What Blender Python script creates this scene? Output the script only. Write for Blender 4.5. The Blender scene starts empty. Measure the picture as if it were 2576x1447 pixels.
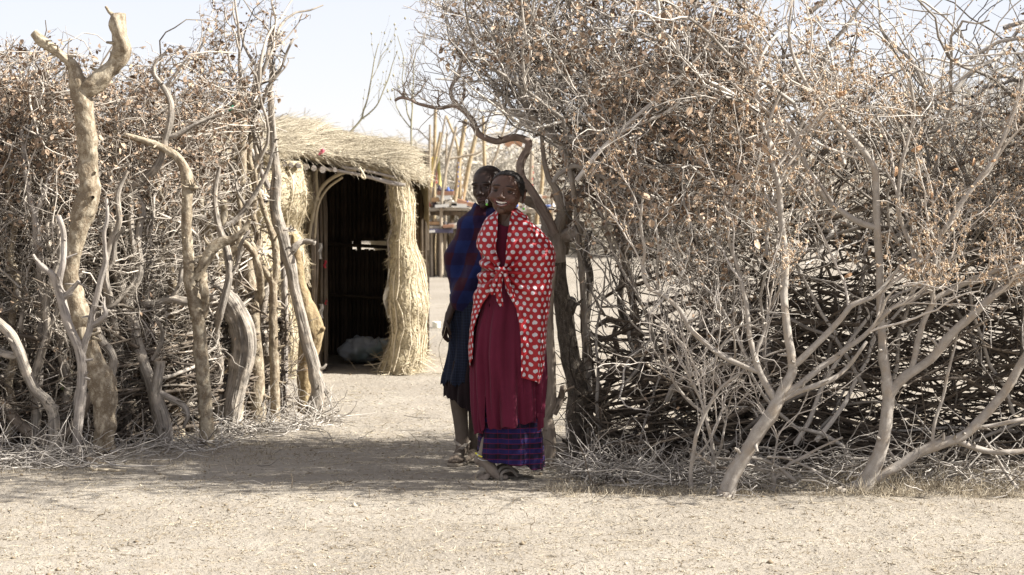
import bpy, math, random
import numpy as np
from mathutils import Vector, Matrix

random.seed(7)
RNG = np.random.default_rng(11)
C = bpy.context.scene.collection
SC = bpy.context.scene

# ------------------------------------------------------------------ camera, sky, sun, exposure
F = 6083.0            # focal length in units of the 2576 px wide view of the photograph
CAMZ = 1.505          # eye height of the photographer
cam = bpy.data.cameras.new('camera'); camo = bpy.data.objects.new('camera', cam); C.objects.link(camo)
camo.location = (0, 0, CAMZ); camo.rotation_euler = (math.radians(90), 0, 0)
cam.sensor_width = 36.0; cam.lens = F/2576*36; cam.shift_y = -323.5/2576
cam.clip_start = 0.1; cam.clip_end = 9000
cam.dof.use_dof = True; cam.dof.focus_distance = 11.5; cam.dof.aperture_fstop = 7.0
SC.camera = camo

SUN_EL, SUN_AZ = math.radians(42), math.radians(6)    # azimuth: from +X towards the camera
sdir = Vector((math.cos(SUN_EL)*math.cos(SUN_AZ), -math.cos(SUN_EL)*math.sin(SUN_AZ), math.sin(SUN_EL)))
world = bpy.data.worlds.new('World'); SC.world = world; world.use_nodes = True
wn = world.node_tree.nodes; wl = world.node_tree.links
sky = wn.new('ShaderNodeTexSky'); sky.sky_type = 'NISHITA'; sky.sun_disc = False
sky.sun_elevation = SUN_EL; sky.sun_rotation = math.atan2(sdir.x, sdir.y)
sky.altitude = 2500; sky.air_density = 1.0; sky.dust_density = .5; sky.ozone_density = 2.0
tn = wn.new('ShaderNodeMix'); tn.data_type = 'RGBA'; tn.blend_type = 'MULTIPLY'; tn.inputs[0].default_value = 1; tn.inputs[7].default_value = (1.0, .94, 1.12, 1)   # even tint takes the green out of the sky model
wl.new(sky.outputs[0], tn.inputs[6])
hz = wn.new('ShaderNodeMix'); hz.data_type = 'RGBA'; hz.inputs[0].default_value = .64; hz.inputs[7].default_value = (8.75, 8.5, 8.45, 1)   # even veil of pale haze over the whole sky
wl.new(tn.outputs[2], hz.inputs[6]); wl.new(hz.outputs[2], wn['Background'].inputs[0]); wn['Background'].inputs[1].default_value = 0.047
sl = bpy.data.lights.new('sun', 'SUN'); so = bpy.data.objects.new('sun', sl); C.objects.link(so)
sl.energy = 5.0; sl.angle = math.radians(0.53); sl.color = (1.0, 0.962, 0.90)
so.rotation_euler = sdir.to_track_quat('Z', 'Y').to_euler(); so.location = (20, -5, 20)
SC.view_settings.view_transform = 'Standard'; SC.view_settings.look = 'None'
SC.view_settings.exposure = 1.45; SC.view_settings.gamma = 1.0
SC.view_settings.use_curve_mapping = False
SC.cycles.max_bounces = 6; SC.cycles.diffuse_bounces = 3; SC.cycles.glossy_bounces = 2
SC.cycles.transmission_bounces = 2; SC.cycles.transparent_max_bounces = 6
SC.cycles.use_denoising = True

# ------------------------------------------------------------------ helpers
def P(u, v, d):
    """world point seen at (u, v) of the 2576 px wide photograph at distance d (metres along +Y)"""
    return np.array(((u-1288.0)/F*d, d, CAMZ-(v-400.0)/F*d))
def PA(a, d):
    a = np.asarray(a, float); d = np.broadcast_to(np.asarray(d, float), a.shape[:-1])
    return np.stack(((a[..., 0]-1288)/F*d, d, CAMZ-(a[..., 1]-400)/F*d), -1)
def GD(v): return CAMZ*F/(v-400.0)        # distance of the ground seen at image height v

def _hash(ix, iy, iz):
    n = (ix*374761393 + iy*668265263 + iz*2147483647) & 0xffffffff
    n = ((n ^ (n >> 13))*1274126177) & 0xffffffff
    return ((n ^ (n >> 16)) & 0xffff)/65535.0
def vnoise(p, seed=0):
    """value noise in -1..1 of points p (...,3)"""
    p = np.asarray(p, float)+seed*17.31
    i = np.floor(p).astype(np.int64); f = p-i; f = f*f*(3-2*f)
    x, y, z = i[..., 0], i[..., 1], i[..., 2]; r = 0
    for a in (0, 1):
        for b in (0, 1):
            for c in (0, 1):
                w = (f[..., 0] if a else 1-f[..., 0])*(f[..., 1] if b else 1-f[..., 1])*(f[..., 2] if c else 1-f[..., 2])
                r = r+w*_hash(x+a, y+b, z+c)
    return r*2-1
def fbm(p, o=3, seed=0):
    r, a = 0, 1.0
    for k in range(o):
        r = r+a*vnoise(np.asarray(p)*2**k, seed+k); a *= .5
    return r

def catmull(P0, n):
    P0 = np.asarray(P0, float); m = len(P0)
    if m < 3:
        t = np.linspace(0, 1, n)[:, None]; return P0[0]*(1-t)+P0[-1]*t
    seg = np.linalg.norm(np.diff(P0[:, :3], axis=0), axis=1); s = np.r_[0, np.cumsum(seg)]; s /= s[-1]
    q = np.vstack((2*P0[0]-P0[1], P0, 2*P0[-1]-P0[-2])); out = []
    for t in np.linspace(0, 1, n):
        k = min(int(np.searchsorted(s, t, 'right')-1), m-2); k = max(k, 0)
        f = (t-s[k])/max(s[k+1]-s[k], 1e-9)
        a, b, c, d = q[k], q[k+1], q[k+2], q[k+3]
        out.append(.5*((2*b)+(-a+c)*f+(2*a-5*b+4*c-d)*f*f+(-a+3*b-3*c+d)*f**3))
    return np.array(out)

class MB:
    """collects vertices / faces, builds them as ONE mesh object"""
    def __init__(s): s.v = []; s.q = []; s.t = []; s.n = 0; s.tint = []; s.uvp = []; s.mi = []; s.qm = []; s.tm = []
    def add(s, v, quads=None, tris=None, tint=0.5, uvp=None, mi=0):
        v = np.asarray(v, float).reshape(-1, 3)
        if quads is not None and len(quads): s.q.append(np.asarray(quads)+s.n); s.qm.append(np.full(len(quads), mi))
        if tris is not None and len(tris): s.t.append(np.asarray(tris)+s.n); s.tm.append(np.full(len(tris), mi))
        s.v.append(v); s.tint.append(np.broadcast_to(np.asarray(tint, float), (len(v),)))
        s.uvp.append(v if uvp is None else np.asarray(uvp, float).reshape(-1, 3)); s.n += len(v)
    def mesh(s, name, smooth=True):
        me = bpy.data.meshes.new(name)
        V = np.concatenate(s.v); Q = np.concatenate(s.q) if s.q else np.zeros((0, 4), int); T = np.concatenate(s.t) if s.t else np.zeros((0, 3), int)
        me.vertices.add(len(V)); me.vertices.foreach_set('co', V.ravel().astype(np.float32))
        nl = Q.size+T.size; me.loops.add(nl)
        me.loops.foreach_set('vertex_index', np.concatenate((Q.ravel(), T.ravel())).astype(np.int32))
        me.polygons.add(len(Q)+len(T))
        st = np.concatenate((np.arange(len(Q))*4, len(Q)*4+np.arange(len(T))*3)).astype(np.int32)
        me.polygons.foreach_set('loop_start', st)
        mi = np.concatenate([*(s.qm or [np.zeros(0)]), *(s.tm or [np.zeros(0)])]).astype(np.int32)
        me.polygons.foreach_set('material_index', mi)
        me.polygons.foreach_set('use_smooth', np.full(len(Q)+len(T), smooth))
        a = me.attributes.new('tint', 'FLOAT', 'POINT'); a.data.foreach_set('value', np.concatenate(s.tint).astype(np.float32))
        a = me.attributes.new('uvp', 'FLOAT_VECTOR', 'POINT'); a.data.foreach_set('vector', np.concatenate(s.uvp).ravel().astype(np.float32))
        me.update(); me.validate(); return me
    def build(s, name, m, parent=None, smooth=True, origin=None):
        if origin is not None:
            s.v = [v-np.asarray(origin) for v in s.v]
        me = s.mesh(name, smooth)
        for x in (m if isinstance(m, (list, tuple)) else [m]): me.materials.append(x)
        o = bpy.data.objects.new(name, me); C.objects.link(o)
        if parent is not None:
            o.parent = parent
            if origin is None: o.location = -parent.location if parent.parent is None else -(parent.location+parent.parent.location)
        elif origin is not None: o.location = origin
        return o
    # ---- shapes
    def tubes(s, pts, rad, S=3, tint=0.5, cap=False, mi=0, disp=None):
        """pts (N,K,3), rad (N,K)"""
        pts = np.asarray(pts, float); rad = np.asarray(rad, float)
        if pts.ndim == 2: pts = pts[None]; rad = rad[None]
        N, K, _ = pts.shape
        if N == 0: return
        tan = np.gradient(pts, axis=1) if K > 2 else np.repeat(pts[:, 1:]-pts[:, :1], 2, axis=1)
        tan /= np.linalg.norm(tan, axis=-1, keepdims=True)+1e-9
        mean = tan.mean(1); ax = np.argmin(np.abs(mean), axis=1); ref = np.eye(3)[ax][:, None, :]
        a = np.cross(tan, ref); a /= np.linalg.norm(a, axis=-1, keepdims=True)+1e-9
        b = np.cross(tan, a)
        ph = np.arange(S)/S*2*math.pi
        cs, sn = np.cos(ph), np.sin(ph)
        R = rad[:, :, None]*np.ones(S)
        ln = np.concatenate((np.zeros((N, 1)), np.cumsum(np.linalg.norm(np.diff(pts, axis=1), axis=-1), 1)), 1)
        if disp is not None: R = disp(R, cs, sn, ln)
        V = pts[:, :, None]+R[..., None]*(cs[None, None, :, None]*a[:, :, None]+sn[None, None, :, None]*b[:, :, None])
        uvp = np.stack((R*cs, R*sn, np.broadcast_to(ln[:, :, None], R.shape)), -1)+(np.arange(N)*.37)[:, None, None, None]
        i = np.arange(N)[:, None, None]*(K*S); k = np.arange(K-1)[None, :, None]*S; j = np.arange(S)[None, None, :]; j2 = (j+1) % S
        q = np.stack((i+k+j, i+k+j2, i+k+S+j2, i+k+S+j), -1).reshape(-1, 4)
        ti = np.repeat(np.broadcast_to(np.asarray(tint, float), (N,)), K*S)
        s.add(V, quads=q, tint=ti, uvp=uvp, mi=mi)
        if cap:
            for n in range(N):
                for k0, flip in ((0, 1), (K-1, 0)):
                    ring = V[n, k0]; c = ring.mean(0); vv = np.vstack((ring, c))
                    t = [((x+1) % S, x, S) if flip else (x, (x+1) % S, S) for x in range(S)]
                    s.add(vv, tris=t, tint=np.broadcast_to(np.asarray(tint, float), (N,))[n], uvp=np.vstack((uvp[n, k0], uvp[n, k0].mean(0))), mi=cap-1 if cap > 1 and k0 else mi)
        return V
    def grid(s, G, tint=0.5, uvp=None, mi=0, close=False):
        """G (A,B,3) grid of points"""
        G = np.asarray(G, float); A, B, _ = G.shape
        a = np.arange(A-1)[:, None]*B; b = np.arange(B if close else B-1)[None, :]; b2 = (b+1) % B
        q = np.stack((a+b, a+b2, a+B+b2, a+B+b), -1).reshape(-1, 4)
        s.add(G, quads=q, tint=tint if np.ndim(tint) == 0 else np.asarray(tint).ravel(), uvp=uvp, mi=mi)
    def ball(s, c, r, R=None, nu=12, nv=9, tint=0.5, mi=0):
        c = np.asarray(c, float); r = np.broadcast_to(np.asarray(r, float), (3,))
        th = np.linspace(0, math.pi, nv)[:, None]; ph = np.arange(nu)/nu*2*math.pi
        g = np.stack((np.sin(th)*np.cos(ph), np.sin(th)*np.sin(ph), np.cos(th)*np.ones(nu)), -1)*r
        if R is not None: g = g@np.asarray(R).T
        s.grid(g+c, tint=tint, mi=mi, close=True, uvp=g)
    def capsule(s, a, b, ra, rb, S=12, tint=0.5, mi=0):
        a = np.asarray(a, float); b = np.asarray(b, float); L = np.linalg.norm(b-a)+1e-9; d = (b-a)/L
        ts, rs = [], []
        for k in np.linspace(-math.pi/2, 0, 4): ts.append(math.sin(k)*ra); rs.append(max(math.cos(k)*ra, 1e-4))
        for k in np.linspace(0, math.pi/2, 4): ts.append(L+math.sin(k)*rb); rs.append(max(math.cos(k)*rb, 1e-4))
        pts = a+np.array(ts)[:, None]*d
        s.tubes(pts, np.array(rs), S=S, tint=tint, mi=mi)
    def box(s, c, e, R=None, tint=0.5, mi=0, bev=0.0):
        c = np.asarray(c, float); e = np.asarray(e, float)/2
        v = np.array([[x, y, z] for z in (-1, 1) for y in (-1, 1) for x in (-1, 1)], float)*e
        if R is not None: v = v@np.asarray(R).T
        s.add(v+c, quads=[(0, 2, 3, 1), (4, 5, 7, 6), (0, 1, 5, 4), (2, 6, 7, 3), (0, 4, 6, 2), (1, 3, 7, 5)], tint=tint, uvp=v, mi=mi)

def tag(o, label=None, cat=None, group=None, kind=None):
    if label: o['label'] = label
    if cat: o['category'] = cat
    if group: o['group'] = group
    if kind: o['kind'] = kind
    return o
def thing(name, label, cat, loc=(0, 0, 0), group=None):
    o = bpy.data.objects.new(name, None); C.objects.link(o); o.location = loc; o.empty_display_size = .1
    return tag(o, label, cat, group)

# ------------------------------------------------------------------ materials
def new_mat(name):
    m = bpy.data.materials.new(name); m.use_nodes = True; nt = m.node_tree
    return m, nt, nt.nodes['Principled BSDF']
def nd(nt, t, **kw):
    n = nt.nodes.new(t)
    for k, v in kw.items():
        if k.startswith('i_'):
            n.inputs[k[2:].replace('_', ' ')].default_value = v
        else: setattr(n, k, v)
    return n
def mix(nt, f, a, b, typ='MIX'):
    n = nt.nodes.new('ShaderNodeMix'); n.data_type = 'RGBA'; n.blend_type = typ
    for sock, val in ((n.inputs[0], f), (n.inputs[6], a), (n.inputs[7], b)):
        if hasattr(val, 'links') or hasattr(val, 'is_linked'): nt.links.new(val, sock)
        elif isinstance(val, (tuple, list)): sock.default_value = (*val[:3], 1)
        else: sock.default_value = val
    return n.outputs[2]
def mth(nt, op, a, b=None, c=None, clamp=False):
    n = nt.nodes.new('ShaderNodeMath'); n.operation = op; n.use_clamp = clamp
    for k, val in enumerate((a, b, c)):
        if val is None: continue
        if hasattr(val, 'is_linked'): nt.links.new(val, n.inputs[k])
        else: n.inputs[k].default_value = val
    return n.outputs[0]
def ramp(nt, f, stops):
    n = nt.nodes.new('ShaderNodeMapRange'); n.inputs[1].default_value, n.inputs[2].default_value = stops; nt.links.new(f, n.inputs[0]); return n.outputs[0]
def attr(nt, name, out='Fac'):
    n = nt.nodes.new('ShaderNodeAttribute'); n.attribute_name = name; return n.outputs[out]
def noise(nt, vec, scale, detail=3, rough=.55):
    n = nt.nodes.new('ShaderNodeTexNoise'); n.inputs['Scale'].default_value = scale; n.inputs['Detail'].default_value = detail
    n.inputs['Roughness'].default_value = rough
    if vec is not None: nt.links.new(vec, n.inputs['Vector'])
    return n.outputs['Fac']
def scaled(nt, vec, s):
    n = nt.nodes.new('ShaderNodeVectorMath'); n.operation = 'MULTIPLY'; nt.links.new(vec, n.inputs[0]); n.inputs[1].default_value = s; return n.outputs[0]
def bump(nt, bs, h, dist, strength=1.0):
    n = nt.nodes.new('ShaderNodeBump'); n.inputs['Distance'].default_value = dist; n.inputs['Strength'].default_value = strength
    nt.links.new(h, n.inputs['Height']); nt.links.new(n.outputs[0], bs.inputs['Normal'])

def wood_mat(name, c1, c2, c3=None, stri=(60, 60, 6), bd=.004, spk=None, rough=.85):
    """bark / dead wood, in the straightened space of the trunk (uvp)"""
    m, nt, bs = new_mat(name); uv = attr(nt, 'uvp', 'Vector'); t = attr(nt, 'tint')
    n1 = noise(nt, scaled(nt, uv, stri), 1.0, 4, .6); n2 = noise(nt, scaled(nt, uv, (16, 16, 11)), 1.0, 4)
    f = mth(nt, 'ADD', mth(nt, 'MULTIPLY', ramp(nt, n1, (.35, .65)), .6), mth(nt, 'MULTIPLY', mth(nt, 'SUBTRACT', t, .5), .6), clamp=True)
    col = mix(nt, f, c1, c2)
    if c3: col = mix(nt, ramp(nt, n2, (.48, .60)), col, c3)
    if spk:
        n3 = noise(nt, scaled(nt, uv, (230, 230, 230)), 1.0, 2); col = mix(nt, mth(nt, 'MULTIPLY', ramp(nt, n3, (.62, .70)), .7), col, spk)
    nt.links.new(col, bs.inputs['Base Color']); bs.inputs['Roughness'].default_value = rough; bs.inputs['Specular IOR Level'].default_value = .25
    bump(nt, bs, mth(nt, 'ADD', n1, mth(nt, 'MULTIPLY', n2, 1.6)), bd*1.3)
    return m
def plain_mat(name, c1, c2=None, rough=.85, sc=40, bd=0, spec=.3, c3=None):
    m, nt, bs = new_mat(name); c2 = c2 or tuple(x*.8 for x in c1)
    co = nt.nodes.new('ShaderNodeTexCoord').outputs['Object']
    n1 = noise(nt, co, sc, 3); t = attr(nt, 'tint')
    f = mth(nt, 'ADD', mth(nt, 'MULTIPLY', mth(nt, 'SUBTRACT', n1, .5), 1.2), t, clamp=True)
    col = mix(nt, f, c1, c2)
    if c3: col = mix(nt, ramp(nt, noise(nt, co, sc*.25, 2), (.52, .62)), col, c3)
    nt.links.new(col, bs.inputs['Base Color'])
    bs.inputs['Roughness'].default_value = rough; bs.inputs['Specular IOR Level'].default_value = spec
    if bd: bump(nt, bs, n1, bd)
    return m

M = {}
M['tan_bark'] = wood_mat('tan_bark', (.19, .145, .095), (.60, .53, .40), (.18, .138, .092), stri=(45, 45, 28), bd=.006, spk=(.6, .57, .48))
M['grey_wood'] = wood_mat('grey_wood', (.20, .175, .15), (.52, .47, .42), (.36, .315, .27), stri=(110, 110, 5), bd=.006)
M['drift_wood'] = wood_mat('drift_wood', (.15, .13, .105), (.56, .50, .43), (.40, .345, .28), stri=(90, 90, 3.5), bd=.009)
M['dark_bark'] = wood_mat('dark_bark', (.07, .058, .046), (.25, .21, .165), None, stri=(70, 70, 22), bd=.008, spk=(.42, .4, .34))
M['pale_bark'] = wood_mat('pale_bark', (.27, .24, .205), (.45, .41, .36), (.33, .28, .225), stri=(30, 30, 20), bd=.003, spk=(.5, .46, .4))
M['brown_limb'] = wood_mat('brown_limb', (.16, .125, .095), (.40, .34, .27), None, stri=(60, 60, 8), bd=.004)
M['cut_wood'] = plain_mat('cut_wood', (.5, .36, .2), (.62, .48, .3), sc=60)
M['twig_pale'] = plain_mat('twig_pale', (.085, .07, .055), (.56, .515, .455), rough=.8, sc=9)
M['twig_grey'] = plain_mat('twig_grey', (.085, .068, .05), (.56, .50, .425), rough=.8, sc=9)
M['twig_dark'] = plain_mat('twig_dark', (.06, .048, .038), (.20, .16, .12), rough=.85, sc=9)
M['leaf'] = plain_mat('dry_leaf', (.09, .053, .032), (.50, .365, .25), rough=.7, sc=14)
M['pod'] = plain_mat('dry_pod', (.32, .18, .10), (.42, .27, .15), rough=.6, sc=20)
M['seed'] = plain_mat('seed_pod', (.28, .18, .11), (.56, .43, .29), rough=.7, sc=30)
M['straw'] = plain_mat('straw', (.30, .245, .155), (.60, .52, .38), rough=.75, sc=8)
M['litter'] = plain_mat('litter', (.20, .155, .10), (.56, .49, .37), rough=.85, sc=8)
# ------------------------------------------------------------------ the ground
def ground_h(x, y):
    p = np.stack((np.asarray(x, float), np.asarray(y, float), np.zeros_like(x, float)), -1)
    near = np.clip((40-np.asarray(y))/20, 0, 1)
    return (.012*fbm(p*1.3, 2, 3)+.008*vnoise(p*4, 8)+.0055*vnoise(p*11, 5)-.012*np.clip(vnoise(p*6.5, 12)-.45, 0, 1))*near-.004

def make_ground():
    ys = np.concatenate(([-60, -20, -4, 3, 6], np.linspace(8, 15, 300), np.linspace(15, 22, 90)[1:], np.linspace(22, 60, 50)[1:], [90, 150, 300, 700, 2000, 6000]))
    xs = np.concatenate(([-1, -.25], np.linspace(-.12, .12, 260)*2.0, [.25, 1][::1]))
    xs = np.concatenate((np.array([-6000, -400, -60, -12, -5.5]), np.linspace(-3.4, 3.4, 300), np.array([5.5, 12, 60, 400, 6000])))
    X, Y = np.meshgrid(xs, ys); X = X*np.where(np.abs(X) < 5, np.clip(Y/13, .9, 3), 1)
    X = np.where(np.abs(X) > 5, np.sign(X)*np.maximum(np.abs(X), np.clip(Y/13, .9, 3)*3.4+.1*np.abs(X)), X)
    Z = ground_h(X, Y)
    mb = MB(); mb.grid(np.stack((X, Y, Z), -1))
    m, nt, bs = new_mat('dry_sand'); co = nt.nodes.new('ShaderNodeTexCoord').outputs['Object']
    a = noise(nt, co, .9, 4); b = noise(nt, co, 22, 4, .7); c = noise(nt, scaled(nt, co, (60, 60, 60)), 1, 3, .7); d = noise(nt, co, 5, 4, .6)
    col = mix(nt, ramp(nt, a, (.38, .64)), (.250, .220, .180), (.300, .267, .221))
    col = mix(nt, ramp(nt, d, (.52, .70)), col, (.25, .215, .17))
    col = mix(nt, mth(nt, 'MULTIPLY', ramp(nt, b, (.56, .72)), .6), col, (.38, .345, .29))
    col = mix(nt, mth(nt, 'MULTIPLY', ramp(nt, c, (.60, .72)), .55), col, (.17, .135, .10))
    nt.links.new(col, bs.inputs['Base Color']); bs.inputs['Roughness'].default_value = .95; bs.inputs['Specular IOR Level'].default_value = .1
    bump(nt, bs, mth(nt, 'ADD', mth(nt, 'MULTIPLY', b, 1.0), mth(nt, 'MULTIPLY', c, .45)), .02)
    tag(mb.build('ground', m), kind='structure')
make_ground()

def walk(base, d, L, K, curl, up=0.0, rng=RNG):
    """random-walk polylines: base (N,3), d (N,3), L (N,) -> (N,K,3)"""
    N = len(base); pts = np.zeros((N, K, 3)); pts[:, 0] = base; d = d/(np.linalg.norm(d, axis=1, keepdims=True)+1e-9)
    st = (np.asarray(L)/(K-1))[:, None]; bend = rng.normal(0, curl*.22, (N, 3)); kink = rng.normal(0, curl*.55, (N, 3))
    for k in range(1, K):
        kink = -kink*rng.uniform(.5, 1.3, (N, 1)); d = d+rng.normal(0, curl, (N, 3))+bend+kink+np.array([0, 0, up]); d /= np.linalg.norm(d, axis=1, keepdims=True)+1e-9
        pts[:, k] = pts[:, k-1]+d*st
    return pts

def clear(p):
    """nothing grows through the two people"""
    z = (p[..., 0] > -.5) & (p[..., 0] < .215) & (p[..., 1] < 12.35) & (p[..., 2] < 1.56); return ~z.any(-1)
def spawn(pts, rad, n, ang, Lr, rmul, rng=RNG, tmin=.15):
    """n children per parent polyline: returns base, dir, parent radius at the base, parent index"""
    N, K, _ = pts.shape; idx = np.repeat(np.arange(N), n); M_ = len(idx)
    t = rng.uniform(tmin, 1, M_)*(K-1); k = np.minimum(t.astype(int), K-2); f = (t-k)[:, None]
    b = pts[idx, k]*(1-f)+pts[idx, k+1]*f; d = pts[idx, k+1]-pts[idx, k]; d /= np.linalg.norm(d, axis=1, keepdims=True)+1e-9
    r = rad[idx, k]*(1-f[:, 0])+rad[idx, k+1]*f[:, 0]
    side = rng.normal(0, 1, (M_, 3)); side -= (side*d).sum(1, keepdims=True)*d; side /= np.linalg.norm(side, axis=1, keepdims=True)+1e-9
    a = rng.uniform(ang[0], ang[1], M_)[:, None]
    return b, d*np.cos(a)+side*np.sin(a), r*rmul, idx

def taper(r0, K, end=.35, rng=RNG):
    r0 = np.asarray(r0, float)
    return r0[:, None]*np.linspace(1, end, K)[None, :]

def px(p):
    """back to photograph coordinates, to ask whether a point lies inside an outline"""
    return np.stack((p[..., 0]/p[..., 1]*F+1288, 400-(p[..., 2]-CAMZ)/p[..., 1]*F), -1)
def inside(p, poly):
    u, v = p[..., 0], p[..., 1]; r = np.zeros(u.shape, bool); n = len(poly); j = n-1
    for i in range(n):
        (xi, yi), (xj, yj) = poly[i], poly[j]
        c = ((yi > v) != (yj > v)) & (u < (xj-xi)*(v-yi)/((yj-yi) or 1e-9)+xi); r ^= c; j = i
    return r

# straw bits, twiglets and crumbs lying on the sand
def make_litter():
    mb = MB(); rng = np.random.default_rng(5)
    def scatter(n, dmin, dmax, xl, Lm, r, tl, cl=.35, lift=.25):
        # clumped positions
        nc = n//9; d = dmin*np.exp(rng.uniform(0, 1, nc)*math.log(dmax/dmin)); x = rng.uniform(-xl, xl, nc)*d/11
        d = np.repeat(d, 9)+rng.normal(0, .035, nc*9)*rng.choice([.6, 6], nc*9, p=[.6, .4]); x = np.repeat(x, 9)+rng.normal(0, .05, nc*9)*rng.choice([.7, 8], nc*9, p=[.6, .4])
        a = rng.uniform(0, 2*math.pi, len(x)); z = ground_h(x, d)+r
        base = np.stack((x, d, z), -1); dr = np.stack((np.cos(a), np.sin(a), rng.uniform(-.03, lift, len(x))), -1)
        L = rng.exponential(Lm, len(x))+Lm*.4; pts = walk(base, dr, L, 3, cl, -.12)
        pts[..., 2] = np.maximum(pts[..., 2], (z)[:, None])
        mb.tubes(pts, taper(rng.uniform(.5, 1.3, len(x))*r, 3), 3, tint=rng.uniform(tl[0], tl[1], len(x)))
    scatter(20000, 8.4, 16, 2.7, .012, .0016, (.35, 1))
    scatter(1500, 8.4, 15, 2.7, .05, .0015, (.5, 1.0), .2, .12)
    scatter(4500, 8.4, 14, 2.7, .013, .0022, (-.4, .25), .8)
    scatter(5000, 12.5, 26, 2.2, .03, .0022, (.4, 1))
    # crumbs and clods
    n = 7000; d = 8.4*np.exp(rng.uniform(0, 1, n)*math.log(17/8.4)); x = rng.uniform(-2.7, 2.7, n)*d/11; s = rng.exponential(.0017, n)+.0015
    z = ground_h(x, d)
    o = np.array([[1, 0, 0], [0, 1, 0], [-1, 0, 0], [0, -1, 0], [0, 0, .8], [0, 0, -.5]], float)
    V = np.stack((x, d, z+s*.2), -1)[:, None]+o[None]*s[:, None, None]*rng.uniform(.6, 1.4, (n, 6, 1))
    T = np.array([(0, 1, 4), (1, 2, 4), (2, 3, 4), (3, 0, 4), (1, 0, 5), (2, 1, 5), (3, 2, 5), (0, 3, 5)])
    mb.add(V.reshape(-1, 3), tris=(T[None]+np.arange(n)[:, None, None]*6).reshape(-1, 3), tint=np.repeat(rng.uniform(-.6, 1, n), 6))
    tag(mb.build('ground_litter', M['litter']), 'dry straw bits and crumbs scattered over the bare sand', 'litter', kind='stuff')
    # dry grass tufts: upright short blades in clumps (front strip and the foot of the hedges)
    mb = MB()
    def tufts(cx, cd, n, L, sp):
        k = len(cx); x = np.repeat(cx, n)+rng.normal(0, sp, k*n); d = np.repeat(cd, n)+rng.normal(0, sp*.8, k*n)
        base = np.stack((x, d, ground_h(x, d)-.002), -1); dr = np.stack((rng.normal(0, .8, k*n), rng.normal(0, .8, k*n), np.ones(k*n)), -1)
        pts = walk(base, dr, rng.uniform(.4, 1.2, k*n)*L, 3, .3, -.1)
        pts[..., 2] = np.maximum(pts[..., 2], base[:, None, 2])
        mb.tubes(pts, taper(rng.uniform(.0008, .0018, k*n), 3, .3), 3, tint=rng.uniform(0, 1, k*n))
    k = 380; d = 8.5*np.exp(rng.uniform(0, 1, k)*math.log(13.5/8.5)); tufts(rng.uniform(-2.7, 2.7, k)*d/11, d, 14, .018, .018)
    k = 420; tufts(rng.uniform(.15, 2.75, k), rng.uniform(10.75, 11.35, k), 16, .045, .03)
    k = 160; tufts(rng.uniform(1.5, 2.75, k), rng.uniform(10.75, 11.5, k), 16, .10, .03)
    k = 120; tufts(rng.uniform(-2.7, -.9, k), rng.uniform(11.9, 12.8, k), 12, .03, .03)
    tag(mb.build('dry_grass', M['litter']), 'short dry grass tufts along the foot of the hedges', 'grass', kind='stuff')
make_litter()
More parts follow.
